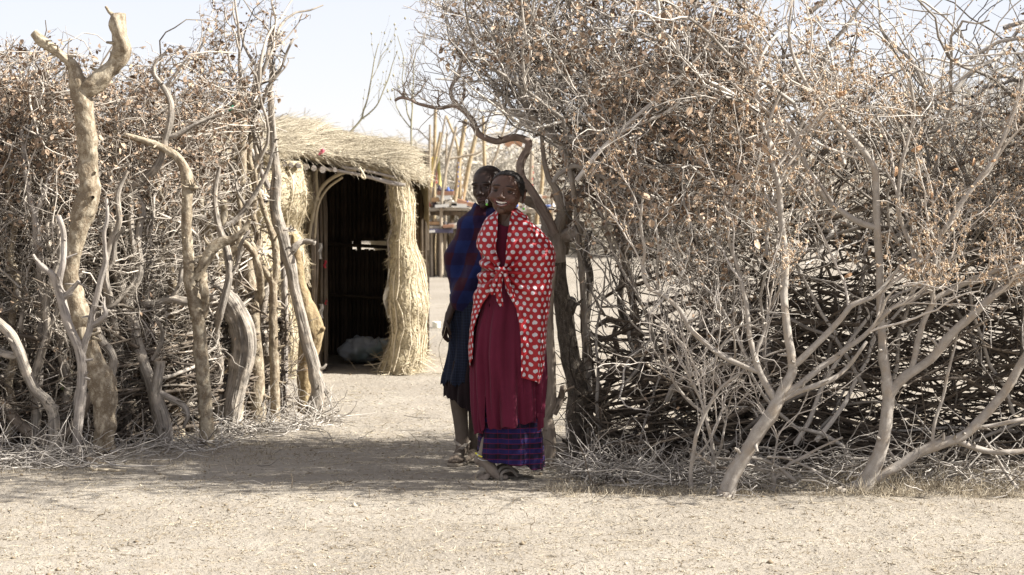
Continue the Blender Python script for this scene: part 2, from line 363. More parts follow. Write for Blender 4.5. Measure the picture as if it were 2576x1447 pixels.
# ------------------------------------------------------------------ trunks, posts and limbs
def make_trunk(name, label, cat, limbs, d, mat, group=None, S=14, lump=.10, lf=8.0, groove=0.0, knots=0, wob=.03, seed=1, cutm=None, parts=None, stubs=0, dd=None, parent=None):
    """limbs: [[(u, v, radius_px), ...], ...]; the first one stands on the ground; all in one bark mesh"""
    rng = np.random.default_rng(seed)
    d0 = d if np.isscalar(d) else d[0]
    mb = MB(); base = None; mainpts = []
    for li, L in enumerate(limbs):
        A = np.array([(a[0], a[1], a[2], a[3] if len(a) > 3 else 0.0) for a in L], float)
        seglen = np.abs(np.diff(A[:, :2], axis=0)).sum()/F*d0
        K = max(8, int(seglen/.014)); K = min(K, 190)
        q = catmull(A, K)
        t = np.linspace(0, 1, K)
        if li == 0: w = np.minimum(1, t*4)
        else: w = 0*t
        dep = d0+q[:, 3]+wob*w*fbm(np.stack((t*3+seed*3.1, t*0, t*0), -1), 2, seed)
        if li > 0:   # start at the depth of the nearest point of an earlier limb, then wander
            u0 = q[0, :2]; best = min(mainpts, key=lambda m: abs(m[0]-u0[0])+abs(m[1]-u0[1]))
            dep = best[2]+q[:, 3]+wob*2.5*t*fbm(np.stack((t*2+seed*1.7+li, t*0, t*0), -1), 2, seed+li)
        pts = PA(q[:, :2], dep)
        rad = np.maximum(q[:, 2], 1.0)/F*dep
        if li == 0 and q[0, 1] < 1000: base = pts[0].copy()
        elif li == 0:
            pts[0, 2] = -.05
            if pts[1, 2] < .02: pts[1, 2] = .02
            base = pts[0].copy(); base[2] = 0
        kn = rng.uniform(0, 1, (knots, 2))*[t[-1], 2*math.pi]; L_ = np.linalg.norm(np.diff(pts, axis=0), axis=1).sum()
        def disp(R, cs, sn, ln, li=li):
            p = np.stack((cs[None, None, :]*np.ones_like(R)*1.0+li*7, sn[None, None, :]*np.ones_like(R)*1.0, ln[:, :, None]*lf*np.ones_like(R)), -1)
            f = 1+lump*fbm(p+seed, 3, seed)
            f += lump*.6*vnoise(p*np.array([2.2, 2.2, 3])+seed*3, seed+4)
            if groove:
                g = fbm(np.stack((cs[None, None, :]*2.6*np.ones_like(R)+ln[:, :, None]*.8, sn[None, None, :]*2.6*np.ones_like(R), ln[:, :, None]*1.2*np.ones_like(R)), -1)+seed, 2, seed+9)
                f -= groove*np.clip(.25-np.abs(g), 0, .25)*4
            for kt, ka in kn:
                dl = (ln[:, :, None]-kt*L_)/.035; da = np.arctan2(np.sin(np.arctan2(sn, cs)-ka), np.cos(np.arctan2(sn, cs)-ka))[None, None, :]/.5
                f += .28*np.exp(-(dl**2+da**2))
            return R*f
        tint = float(np.clip(.5+rng.normal(0, .08), 0, 1))
        V = mb.tubes(pts, rad, S, tint=tint, disp=disp, mi=0)[0]
        # end caps
        for e, fl in ((0, 1), (-1, 0)):
            ring = V[e]; c = ring.mean(0)
            if e == -1 and rad[-1] > .012 and not cutm: c = c+(pts[-1]-pts[-2])*.5
            tr = [((x+1) % S, x, S) if fl else (x, (x+1) % S, S) for x in range(S)]
            mb.add(np.vstack((ring, c)), tris=tr, tint=tint, mi=1 if (e == -1 and cutm) else 0)
        mainpts += [(q[k, 0], q[k, 1], dep[k]) for k in range(K)]
        # stubs and thorn nubs
        for _ in range(stubs):
            k = rng.integers(1, K-1); a = rng.uniform(0, 2*math.pi); dr = np.array([math.cos(a), -abs(math.sin(a))*.6, rng.uniform(-.2, .8)])
            st = pts[k]+dr*rad[k]*.7; n = walk(st[None], dr[None], np.array([rng.uniform(.02, .07)]), 3, .2, rng=rng)
            mb.tubes(n, taper([rad[k]*.25+.003], 3, .5), 6, tint=tint)
    if parent is not None:
        o = mb.build(name, [mat, M['cut_wood']], parent); return o
    o = mb.build(name, [mat, M['cut_wood']], origin=base)
    tag(o, label, cat, group)
    return o

# ---- the gate posts and trunks on the left
G1 = 'rough trunks and poles holding up the brush fence left of the gateway'
T = M['tan_bark']; Gw = M['grey_wood']; Dw = M['drift_wood']
make_trunk('fence_post', 'thick lumpy tan trunk with sawn-off forked top, left of the gateway', 'trunk', [
    [(265, 1149, 28), (263, 1090, 27), (261, 1032, 29), (258, 975, 33), (243, 930, 30), (228, 885, 24), (213, 840, 23), (200, 800, 24), (191, 771, 24), (180, 720, 21), (178, 684, 19), (184, 630, 20), (196, 587, 22), (208, 540, 30), (224, 490, 30), (224, 450, 24), (222, 391, 23), (218, 345, 24), (213, 304, 26), (208, 262, 22), (200, 226, 22), (187, 174, 16), (172, 152, 14)],
    [(205, 228, 18), (238, 208, 20), (262, 190, 20), (285, 165, 21), (304, 140, 22), (306, 110, 19), (302, 87, 18), (299, 60, 18), (298, 40, 18)],
    [(180, 160, 12), (150, 135, 10), (117, 113, 10), (100, 98, 10), (87, 82, 10)],
    [(208, 836, 10), (214, 845, 16, -.05), (216, 850, 16, -.12)],
    ], 12.2, T, G1, S=30, lump=.16, lf=15, knots=20, seed=3, cutm=True, stubs=5)
make_trunk('fence_post', 'smooth grey trunk curving in from the left edge, foot beside the slim forked one', 'trunk', [
    [(139, 1152, 15), (137, 1100, 15), (135, 1045, 15), (118, 1010, 15), (87, 980, 14), (64, 930, 14), (48, 885, 14), (26, 841, 14), (-8, 808, 12)],
    [(52, 893, 8), (30, 896, 11), (-10, 880, 10)],
    [(118, 1010, 9), (128, 1022, 11, -.02), (146, 1030, 8, -.03)],
    ], 12.18, Dw, G1, S=18, lump=.08, groove=.18, knots=3, seed=5, stubs=3)
make_trunk('fence_post', 'slim grey trunk forking into a wide Y in front of the lumpy tan trunk', 'trunk', [
    [(191, 1158, 12), (194, 1100, 12), (198, 1050, 13), (203, 1005, 14), (206, 950, 13), (205, 905, 13), (197, 872, 13), (184, 845, 12), (170, 812, 12), (160, 775, 12), (152, 742, 12), (143, 715, 12), (130, 690, 9), (108, 672, 8), (92, 655, 5), (83, 641, 4)],
    [(206, 893, 10), (216, 856, 9), (224, 832, 8), (232, 790, 8), (243, 750, 8), (254, 700, 8), (265, 660, 7), (264, 624, 5), (262, 585, 5), (270, 550, 5), (268, 500, 4)],
    [(146, 720, 10), (152, 690, 9), (160, 655, 8), (161, 610, 8), (158, 575, 7), (148, 545, 6)],
    [(156, 752, 8), (170, 742, 8), (182, 728, 6), (198, 708, 5)],
    [(226, 822, 7), (252, 806, 8), (266, 790, 7), (262, 770, 4), (262, 748, 3)],
    ], 12.02, Gw, G1, S=14, lump=.07, groove=.12, knots=3, seed=8, stubs=4)
make_trunk('dead_sapling', 'pale grey Y-shaped sapling standing at the left edge before the brush', 'sapling', [
    [(100, 1060, 9, .15), (101, 900, 9, .1), (104, 760, 9, .1), (100, 660, 10), (93, 600, 10), (87, 545, 9), (76, 500, 7), (64, 440, 6), (60, 390, 6), (52, 326, 4)],
    [(88, 540, 7), (104, 505, 7), (118, 468, 7), (126, 440, 6), (142, 420, 6), (161, 404, 4)],
    [(60, 400, 4), (66, 360, 3), (84, 300, 3), (88, 250, 2)],
    ], 12.35, Gw, G1, S=10, lump=.07, groove=.1, seed=12, stubs=3)
make_trunk('tree_stump', 'short grey cut stump with a twisted split base, standing alone in the fence', 'stump', [
    [(415, 1130, 21), (414, 1085, 20), (408, 1050, 19), (398, 1018, 18), (390, 985, 16), (394, 955, 14), (400, 925, 14), (401, 908, 15)],
    [(404, 990, 8), (426, 1001, 8), (448, 1012, 8), (466, 1026, 8), (472, 1050, 6), (462, 1075, 4)],
    ], 12.6, Dw, G1, S=18, lump=.1, groove=.2, knots=2, seed=14, cutm=True, stubs=2)
make_trunk('fence_post', 'weathered grey trunk leaning left behind the cut stump, with a hooked upper limb', 'trunk', [
    [(402, 1085, 14), (390, 1010, 14), (378, 958, 15), (362, 915, 15), (348, 872, 16), (336, 825, 15), (326, 778, 13), (312, 740, 15), (300, 700, 13), (288, 655, 12), (282, 610, 8), (280, 560, 6)],
    [(318, 752, 12), (336, 720, 12), (350, 688, 13), (352, 650, 11), (347, 610, 10), (351, 570, 9), (357, 535, 8), (350, 500, 7), (332, 478, 6), (300, 466, 6), (261, 456, 4)],
    [(384, 905, 6), (398, 880, 6), (408, 846, 5), (404, 820, 4), (392, 800, 3)],
    [(331, 700, 8), (338, 640, 8), (330, 560, 8), (331, 480, 8), (352, 455, 10), (380, 436, 11), (400, 410, 10), (410, 378, 9), (418, 345, 9), (428, 305, 9), (430, 262, 8), (418, 230, 8), (400, 205, 7), (388, 186, 6), (390, 160, 4), (420, 130, 3)],
    [(417, 348, 6), (440, 342, 7), (466, 328, 7), (491, 313, 6), (520, 300, 5), (545, 292, 4), (561, 284, 4)],
    ], 12.75, Dw, G1, S=16, lump=.08, groove=.16, knots=3, seed=16, stubs=3)
make_trunk('fence_post', 'straight tan trunk whose thin top bends over left like a crook', 'trunk', [
    [(520, 1119, 20), (519, 1070, 18), (517, 1032, 18), (513, 975, 18), (508, 923, 18), (504, 865, 17), (500, 815, 17), (491, 770, 17), (482, 728, 16), (477, 685, 15), (474, 641, 14), (471, 600, 13), (469, 565, 13), (470, 520, 13), (471, 478, 14), (471, 450, 15), (464, 425, 13), (452, 403, 11), (436, 387, 10), (405, 370, 9), (369, 356, 8), (325, 343, 7), (278, 332, 6)],
    [(494, 705, 12), (508, 672, 13), (521, 645, 13), (538, 622, 13), (556, 610, 11), (580, 604, 10), (602, 590, 8), (618, 572, 6), (628, 552, 4)],
    [(511, 800, 8), (516, 760, 10), (511, 718, 9), (516, 690, 7)],
    [(474, 470, 6), (492, 473, 6)], [(480, 700, 6), (498, 686, 8), (505, 668, 6)],
    ], 12.73, T, G1, S=20, lump=.07, lf=9, knots=8, seed=18, stubs=7)
make_trunk('fence_post', 'massive pale driftwood trunk with deep splits, arching over to the left at its top', 'trunk', [
    [(578, 1083, 22), (582, 1040, 24), (590, 1000, 26), (600, 955, 28), (608, 910, 31), (612, 870, 32), (608, 830, 30), (596, 795, 28), (580, 765, 26), (562, 742, 24), (545, 722, 21), (528, 704, 16), (512, 690, 10)],
    [(570, 760, 14), (552, 762, 14), (536, 752, 12), (518, 750, 7)],
    [(575, 1060, 10), (560, 1000, 8), (558, 960, 6)],
    ], 13.4, Dw, G1, S=34, lump=.13, lf=4, groove=.30, knots=4, seed=21, stubs=3)
make_trunk('fence_post', 'tall tan speckled post with a flat sawn top, behind the arching driftwood', 'post', [
    [(648, 1064, 20), (648, 1010, 19), (648, 960, 19), (646, 900, 19), (643, 860, 18), (640, 800, 17), (634, 745, 17), (626, 690, 15), (619, 640, 14), (615, 590, 14), (612, 540, 13), (609, 478, 13), (607, 413, 13), (608, 350, 13), (608, 300, 13), (604, 262, 14)],
    [(628, 752, 14), (612, 726, 14), (592, 706, 12), (568, 692, 11), (546, 678, 10), (530, 664, 8)],
    [(606, 715, 9), (606, 680, 11), (598, 645, 11), (584, 615, 9), (566, 590, 7), (556, 560, 6)],
    [(604, 262, 10), (592, 266, 9), (584, 290, 8)],
    ], 13.83, T, G1, S=20, lump=.07, lf=8, knots=7, seed=23, stubs=6, cutm=True)
make_trunk('fence_post', 'whitish grey split trunk tucked behind the speckled tan post', 'trunk', [
    [(678, 1050, 12), (679, 1010, 13), (677, 960, 15), (672, 905, 16), (664, 858, 15), (656, 820, 12), (660, 770, 12), (670, 730, 10), (680, 690, 8)],
    ], 13.98, Dw, G1, S=16, lump=.08, groove=.22, seed=25)
make_trunk('fence_post', 'slender tan thorny trunk with a Y of two thin upward limbs beside the hut', 'trunk', [
    [(693, 1068, 13), (692, 1000, 12), (691, 945, 12), (689, 880, 12), (687, 815, 11), (687, 760, 11), (686, 715, 10), (674, 692, 9), (660, 670, 8), (647, 642, 7), (634, 615, 7), (612, 585, 6), (595, 545, 5), (590, 500, 5), (581, 456, 5), (578, 400, 4)],
    [(689, 722, 9), (695, 684, 9), (694, 641, 9), (688, 600, 8), (674, 560, 7), (662, 525, 6), (652, 491, 6), (645, 460, 5), (641, 425, 4)],
    [(592, 480, 3), (608, 466, 4), (628, 450, 4), (638, 436, 3)],
    ], 13.85, T, G1, S=14, lump=.08, lf=12, knots=6, seed=27, stubs=12)
make_trunk('leaning_pole', 'long grey weathered pole leaning left in front of the straw hut wall, knobbly foot', 'pole', [
    [(785, 1056, 22), (790, 1020, 19), (800, 990, 18), (798, 960, 17), (792, 930, 16), (783, 895, 16), (773, 862, 16), (763, 818, 16), (752, 771, 15), (742, 728, 15), (734, 684, 15), (725, 650, 16), (717, 619, 14), (710, 595, 16), (700, 560, 15), (692, 520, 14), (693, 478, 15), (696, 440, 13), (691, 395, 11), (687, 348, 10), (684, 305, 9), (682, 261, 9), (680, 220, 6), (683, 170, 5), (676, 120, 4), (690, 70, 3)],
    [(800, 985, 10), (812, 990, 12), (820, 983, 8)],
    [(728, 640, 9), (745, 618, 8), (762, 608, 7), (780, 608, 6), (792, 612, 6)], [(690, 388, 4), (672, 384, 4), (652, 378, 3)],
    [(704, 585, 5), (722, 578, 5), (742, 580, 3)], [(682, 205, 4), (694, 190, 4), (708, 170, 3), (722, 130, 3), (738, 98, 3)],
    ], 14.0, Dw, G1, S=18, lump=.08, groove=.2, knots=5, seed=29, stubs=4)
make_trunk('fence_post', 'golden brown swollen trunk between the leaning pole and the dark hut doorway', 'trunk', [
    [(766, 1015, 17), (765, 975, 17), (766, 930, 19), (774, 890, 24), (783, 850, 27), (784, 815, 27), (774, 780, 22), (762, 745, 17), (752, 700, 14), (744, 640, 12), (736, 590, 10)],
    [(792, 830, 12), (806, 826, 12), (812, 828, 6)],
    ], 14.35, wood_mat('gold_bark', (.20, .14, .07), (.46, .37, .22), (.22, .155, .085), stri=(40, 40, 30), bd=.008, spk=(.5, .45, .32)), G1, S=20, lump=.16, lf=6, knots=5, seed=31)
make_trunk('leaning_pole', 'thin grey pole slanting down right across the straw wall', 'pole', [
    [(712, 1045, 9, .12), (716, 900, 9, .12), (716, 760, 9, .1), (712, 640, 8, .1), (702, 560, 8), (690, 504, 8), (678, 478, 8), (660, 440, 8), (640, 400, 9), (624, 370, 9), (608, 343, 9), (590, 312, 9), (566, 284, 10)],
    [(610, 350, 5), (625, 320, 4), (640, 300, 3)],
    ], 14.1, Gw, G1, S=12, lump=.07, groove=.12, seed=33, stubs=5)
make_trunk('fence_post', 'knotted grey trunk standing back in shade at the far left of the fence', 'trunk', [
    [(62, 1062, 13), (62, 1010, 14), (70, 960, 13), (72, 925, 12), (70, 890, 14), (78, 850, 13), (92, 815, 12), (103, 775, 11), (104, 740, 8), (92, 705, 6), (84, 670, 5)],
    [(100, 775, 6), (116, 745, 6), (140, 722, 4)],
    ], 12.7, Dw, G1, S=14, lump=.14, groove=.15, knots=3, seed=35)
make_trunk('fallen_limb', 'thick brown limb sloping to the ground in the shaded lower left corner', 'limb', [
    [(120, 1122, 14), (96, 1104, 15), (70, 1085, 15), (43, 1060, 14), (18, 1030, 14), (-15, 1000, 13)],
    [(102, 1108, 8), (130, 1110, 9), (170, 1090, 10), (205, 1045, 10), (222, 1010, 8), (236, 960, 6)],
    ], 12.35, M['brown_limb'], G1, S=14, lump=.08, seed=37, knots=2)
make_trunk('fence_post', 'crooked grey trunk elbowing up right behind the swollen foot of the lumpy trunk', 'trunk', [
    [(280, 1110, 12, .1), (282, 1030, 12), (276, 965, 12), (281, 935, 13), (285, 905, 11), (274, 880, 12), (258, 862, 12), (246, 838, 12), (240, 810, 9), (244, 770, 6)],
    ], 12.55, Dw, G1, S=14, lump=.1, groove=.15, seed=39, knots=2)
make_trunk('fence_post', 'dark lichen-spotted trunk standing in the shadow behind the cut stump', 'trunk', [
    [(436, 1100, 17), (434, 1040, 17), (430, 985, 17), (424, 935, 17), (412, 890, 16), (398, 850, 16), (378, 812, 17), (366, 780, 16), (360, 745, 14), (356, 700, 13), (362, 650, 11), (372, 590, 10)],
    ], 13.1, wood_mat('dark_brown_bark', (.12, .085, .05), (.26, .19, .12), None, stri=(40, 40, 30), bd=.006, spk=(.4, .36, .28)), G1, S=16, lump=.08, seed=41, knots=5)  # dark brown is the bark's own colour
make_trunk('bent_limb', 'lumpy tan limb bent in an S between the crook-topped trunk and the sawn post', 'limb', [
    [(600, 1040, 9, .5), (590, 900, 10, .5), (560, 760, 10, .4), (535, 640, 11, .3), (515, 575, 12), (512, 545, 12), (506, 512, 12), (498, 480, 11), (492, 450, 9), (498, 420, 6)],
    [(520, 562, 10), (540, 568, 10), (558, 560, 10), (564, 535, 9), (562, 505, 6)],
    ], 13.3, T, G1, S=14, lump=.12, knots=5, seed=43, stubs=5)
make_trunk('fence_post', 'thin tan stem rising between the arching driftwood and the thorny trunk', 'trunk', [
    [(625, 1060, 9, .3), (630, 940, 9, .3), (640, 830, 9, .3), (655, 740, 9, .2), (652, 680, 9), (640, 640, 8), (622, 618, 8), (606, 600, 7), (600, 560, 7), (604, 520, 6), (596, 480, 6)],
    ], 13.6, T, G1, S=12, lump=.08, knots=4, seed=45, stubs=8)

EX = [
 ('thick grey limb twisting up beside the lumpy tan trunk', [(318, 1128, 13, .3), (322, 1040, 12, .3), (310, 940, 12, .3), (292, 850, 12, .2), (276, 760, 11, .1), (262, 690, 11), (276, 620, 9), (300, 560, 8), (296, 490, 7), (320, 430, 5)], 12.5, 'drift', 201),
 ('pale limb zigzagging up left of the lumpy trunk', [(20, 1120, 12), (34, 1040, 12), (22, 960, 11), (40, 880, 11), (30, 800, 10), (44, 720, 10), (26, 640, 9), (38, 560, 8), (20, 480, 6), (30, 410, 5)], 12.4, 'tan', 202),
 ('dark grey knotty limb half hidden behind the slim Y trunk', [(168, 1120, 11), (160, 1040, 12), (172, 960, 12), (150, 880, 11), (158, 800, 11), (136, 730, 9), (140, 660, 8), (118, 600, 7), (122, 530, 5)], 12.45, 'drift', 203),
 ('tan limb leaning right between the cut stump and the crook-topped trunk', [(455, 1110, 13, .2), (450, 1040, 13, .2), (458, 960, 12, .2), (444, 880, 12, .15), (430, 800, 11, .1), (436, 720, 11), (420, 650, 10), (405, 590, 9), (410, 520, 8), (396, 460, 6)], 12.95, 'tan', 204),
 ('pale grey limb leaning left across the arching driftwood', [(560, 1085, 12, .2), (548, 1000, 12, .2), (552, 920, 12, .15), (540, 850, 11, .1), (556, 780, 11), (576, 700, 10), (570, 630, 10), (548, 560, 8), (540, 490, 7), (552, 420, 5)], 13.2, 'drift', 205),
 ('stout tan limb rising behind the sawn tan post', [(664, 1060, 12, .3), (668, 980, 12, .3), (660, 900, 12, .3), (668, 820, 12, .2), (650, 740, 12, .1), (640, 670, 11), (650, 600, 10), (636, 540, 9), (642, 470, 8), (628, 400, 7), (632, 340, 5)], 13.9, 'tan', 206),
 ('level grey limb wedged across the trunks at waist height', [(300, 772, 7), (340, 760, 9), (385, 764, 10), (430, 752, 10), (470, 760, 10), (512, 746, 9), (545, 752, 7)], 12.85, 'drift', 207),
 ('curved tan limb hooked like an elbow before the sawn post', [(600, 1068, 9, .1), (606, 980, 9, .1), (598, 900, 10), (612, 830, 10), (600, 770, 10), (570, 735, 10), (548, 700, 9), (552, 655, 9), (578, 632, 9), (600, 610, 8), (596, 570, 6)], 13.5, 'tan', 208),
 ('weathered limb with two prongs near the left edge of the fence', [(80, 1130, 12), (92, 1050, 13), (84, 970, 12), (100, 900, 12), (120, 830, 11), (116, 770, 10), (132, 700, 9), (150, 640, 7), (146, 570, 5)], 12.35, 'drift', 209),
 ('thin grey limb crossing high up from the speckled post to the leaning pole', [(470, 640, 8, .2), (500, 600, 8), (540, 575, 8), (584, 560, 8), (620, 520, 7), (652, 470, 6), (676, 420, 5), (690, 360, 4)], 13.5, 'drift', 210),
]
for lab, L_, d_, k_, sd_ in EX:
    mid = L_[len(L_)//2]; sg = 1 if sd_ % 2 else -1
    fork = [(mid[0], mid[1], mid[2]*.6), (mid[0]+sg*22, mid[1]-38, mid[2]*.55), (mid[0]+sg*30, mid[1]-85, mid[2]*.45), (mid[0]+sg*52, mid[1]-120, mid[2]*.3)]
    make_trunk('fence_limb', lab, 'limb', [L_, fork], d_, {'drift': Dw, 'tan': T}[k_], G1, S=14, lump=.11, groove=.14 if k_ == 'drift' else 0, knots=5, seed=sd_, stubs=5)

# ---- posts and trunks on the right of the gateway
G2 = 'dark trunks at the left end of the brush fence right of the gateway'
Db = M['dark_bark']
gt = thing('gatepost_tree', 'dark rough-barked gatepost tree with a bare branch arching over the gateway', 'tree', (float(P(1455, 1150, 12.25)[0]), 12.25, 0))
make_trunk('trunk', None, None, [
    [(1456, 1150, 31), (1452, 1120, 27), (1449, 1085, 26), (1452, 1040, 27), (1456, 1000, 27), (1448, 955, 25), (1438, 911, 25), (1430, 865, 24), (1424, 824, 24), (1420, 780, 23), (1413, 738, 20), (1408, 700, 17), (1406, 660, 17), (1404, 629, 17), (1402, 610, 16)],
    [(1424, 800, 14), (1434, 775, 14), (1438, 765, 13), (1437, 758, 13)], [(1474, 1010, 12), (1486, 1006, 9), (1494, 1000, 5)]],
    12.25, Db, S=22, lump=.07, lf=9, knots=5, seed=51, stubs=4, parent=gt)
M['twist'] = wood_mat('twisted_grey', (.24, .20, .16), (.52, .46, .39), (.38, .32, .26), stri=(60, 60, 9), bd=.004)
make_trunk('limb', None, None, [
    [(1405, 660, 17), (1402, 630, 20), (1398, 600, 19), (1402, 575, 15), (1412, 545, 12), (1412, 520, 11), (1406, 498, 10), (1402, 480, 9), (1390, 462, 8), (1380, 448, 7), (1372, 420, 6), (1366, 380, 5), (1362, 330, 4)],
    [(1398, 600, 15), (1380, 580, 12), (1370, 552, 11), (1356, 524, 11), (1340, 512, 11), (1324, 506, 10), (1306, 500, 8), (1290, 497, 5)],
    [(1404, 600, 14), (1430, 590, 15), (1450, 580, 13), (1462, 560, 9)],
    [(1400, 585, 9), (1378, 600, 10), (1372, 570, 9), (1374, 545, 7)]], 12.22, M['twist'], S=20, lump=.14, lf=14, groove=.12, knots=9, seed=52, parent=gt)
make_trunk('limb', None, None, [[(1418, 640, 12), (1420, 600, 13), (1424, 560, 14), (1430, 521, 15), (1452, 495, 15), (1486, 474, 14), (1526, 456, 12), (1552, 440, 10)]], 12.35, M['brown_limb'], S=16, lump=.11, lf=12, knots=5, seed=50, parent=gt, stubs=3)
make_trunk('arching_branch', None, None, [
    [(1396, 590, 11), (1384, 560, 11), (1370, 535, 11), (1352, 505, 11), (1336, 478, 11), (1316, 452, 10), (1308, 425, 10), (1314, 400, 9.5), (1328, 376, 9), (1330, 358, 9.5), (1318, 350, 9.5), (1300, 346, 9), (1282, 347, 9), (1264, 353, 8.5), (1248, 356, 8.5), (1226, 349, 8), (1204, 337, 8), (1194, 318, 7.5), (1186, 300, 7), (1168, 280, 6.5), (1148, 266, 6.5), (1128, 268, 5.2), (1108, 272, 4.8), (1080, 268, 4.5), (1052, 261, 4), (1032, 251, 3.6), (1013, 246, 4), (1002, 248, 4.2), (993, 254, 3.6)],
    [(1147, 264, 5), (1136, 245, 4.6), (1134, 228, 4.6), (1140, 210, 4.4), (1154, 192, 4), (1158, 172, 3.6), (1161, 152, 3.2), (1178, 130, 2.6), (1200, 110, 2)],
    [(1154, 268, 3.6), (1164, 250, 3.5), (1168, 228, 3), (1166, 210, 2.6), (1170, 190, 1.6)],
    [(1016, 247, 2.6), (1014, 235, 2.6), (1018, 226, 1.6)], [(1108, 270, 2.6), (1100, 258, 2.4), (1104, 245, 1.6), (1102, 232, 1.2)],
    [(1032, 250, 2), (1050, 236, 2), (1062, 222, 1.6), (1070, 206, 1.3), (1066, 190, 1)],
    [(1196, 330, 2.6), (1180, 312, 2), (1168, 318, 1.2)]], 12.15, wood_mat('branch_bark', (.17, .125, .10), (.40, .33, .27), (.27, .20, .165), stri=(60, 60, 14), bd=.003), S=12, lump=.12, lf=14, knots=6, seed=53, wob=.05, parent=gt, stubs=3)
make_trunk('pale_branch', 'pale crooked branch curving above the gateway from the thicket edge', 'branch', [
    [(1486, 1100, 9, .4), (1478, 900, 9, .4), (1465, 700, 8, .3), (1452, 560, 7, .1), (1440, 460, 6.5), (1430, 417, 6.5), (1413, 372, 7), (1400, 355, 7), (1387, 343, 7.5), (1372, 332, 7.5), (1360, 320, 7.5), (1345, 300, 7), (1326, 288, 6.5), (1308, 289, 6), (1291, 287, 6), (1272, 276, 6), (1250, 262, 6), (1238, 256, 5.5), (1228, 254, 5)],
    [(1240, 256, 4), (1256, 238, 5), (1266, 222, 5), (1274, 210, 4), (1282, 198, 3)],
    [(1360, 322, 5), (1364, 290, 5), (1356, 262, 4.5), (1348, 240, 4), (1352, 210, 3.5), (1340, 180, 3)],
    [(1400, 355, 4), (1392, 320, 4), (1384, 280, 4), (1394, 240, 3), (1390, 200, 2.5)],
    ], 11.95, M['pale_bark'], G2, S=12, lump=.06, seed=55, wob=.05, stubs=3)
make_trunk('pale_branch', 'pale knobbly branch running right from the grey gatepost limbs across the thicket', 'branch', [
    [(1392, 460, 5), (1400, 444, 6), (1420, 430, 6), (1443, 417, 6.5), (1470, 424, 6.5), (1500, 440, 6.5), (1517, 444, 6.5), (1538, 456, 6), (1560, 466, 6), (1590, 472, 5), (1622, 476, 4), (1660, 490, 3)],
    [(1505, 443, 5), (1504, 480, 5), (1508, 520, 4), (1520, 560, 4), (1535, 610, 4), (1560, 670, 3), (1590, 720, 3)],
    [(1540, 458, 4), (1560, 480, 4), (1600, 490, 3), (1640, 520, 3)],
    ], 11.75, M['pale_bark'], G2, S=10, lump=.07, seed=57, wob=.04, stubs=4)
make_trunk('fence_post', 'thin dark trunk standing between the girl and the dark gatepost tree', 'trunk', [
    [(1376, 1174, 24), (1380, 1130, 21), (1381, 1085, 19), (1376, 1050, 16), (1384, 1020, 17), (1388, 980, 13), (1386, 933, 13), (1385, 880, 11), (1383, 830, 9), (1384, 770, 8), (1390, 720, 6), (1396, 670, 5)],
    [(1392, 1040, 12), (1403, 1020, 11), (1412, 1000, 9), (1416, 975, 7)],
    [(1372, 1080, 6), (1360, 1060, 6), (1356, 1035, 4)],
    ], 11.86, M['brown_limb'], G2, S=16, lump=.12, groove=.12, knots=4, seed=59, stubs=4)
make_trunk('fence_post', 'dark crooked trunk just right of the gatepost tree, ground showing past it', 'trunk', [
    [(1534, 1112, 15), (1524, 1060, 14), (1516, 1010, 14), (1500, 975, 13), (1486, 950, 13), (1480, 910, 12), (1477, 872, 12), (1472, 820, 12), (1478, 760, 11), (1484, 700, 10), (1476, 640, 9), (1484, 580, 8)],
    [(1516, 1000, 9), (1532, 960, 9), (1540, 920, 8), (1552, 880, 7), (1546, 840, 6), (1560, 800, 5)],
    ], 12.9, Db, G2, S=14, lump=.08, knots=3, seed=61, stubs=6)
make_trunk('fence_post', 'dark trunk leaning left inside the thicket, right of the gap of bright ground', 'trunk', [
    [(1650, 1112, 13), (1640, 1040, 13), (1622, 985, 12), (1606, 935, 12), (1600, 890, 11), (1590, 846, 11), (1572, 806, 10), (1560, 760, 9), (1566, 700, 8), (1580, 640, 7)],
    [(1600, 880, 8), (1590, 850, 6), (1556, 815, 7), (1530, 805, 7), (1500, 822, 5)],
    [(1604, 930, 7), (1640, 900, 7), (1680, 890, 6), (1730, 860, 5)],
    ], 12.9, Db, G2, S=14, lump=.08, knots=3, seed=63, stubs=6)
make_trunk('fork_limb', 'short thick grey limb lying level in the leafy middle of the thicket', 'limb', [
    [(1640, 1080, 9, .3), (1610, 860, 9, .3), (1570, 650, 10, .2), (1545, 520, 11, .1), (1552, 450, 11), (1574, 432, 12), (1610, 424, 12), (1650, 418, 12), (1676, 410, 11)],
    ], 12.3, M['brown_limb'], G2, S=12, lump=.08, seed=65)
make_trunk('fence_post', 'straight dark trunk deep inside the thicket left of the tallest pale forked shrub', 'trunk', [
    [(1935, 1165, 16), (1928, 1080, 15), (1915, 1010, 14), (1905, 940, 14), (1915, 860, 14), (1930, 770, 14), (1925, 690, 12), (1918, 600, 10), (1900, 520, 9)],
    ], 12.7, Db, G2, S=12, lump=.06, seed=67, stubs=4)
make_trunk('fence_post', 'slanting dark trunk half buried in stacked brushwood behind the pale shrubs', 'trunk', [
    [(2030, 1150, 14), (1990, 1060, 14), (1930, 990, 13), (1860, 930, 13), (1800, 870, 11), (1770, 800, 9), (1765, 730, 7)],
    ], 12.5, Db, G2, S=12, lump=.06, seed=69, stubs=4)
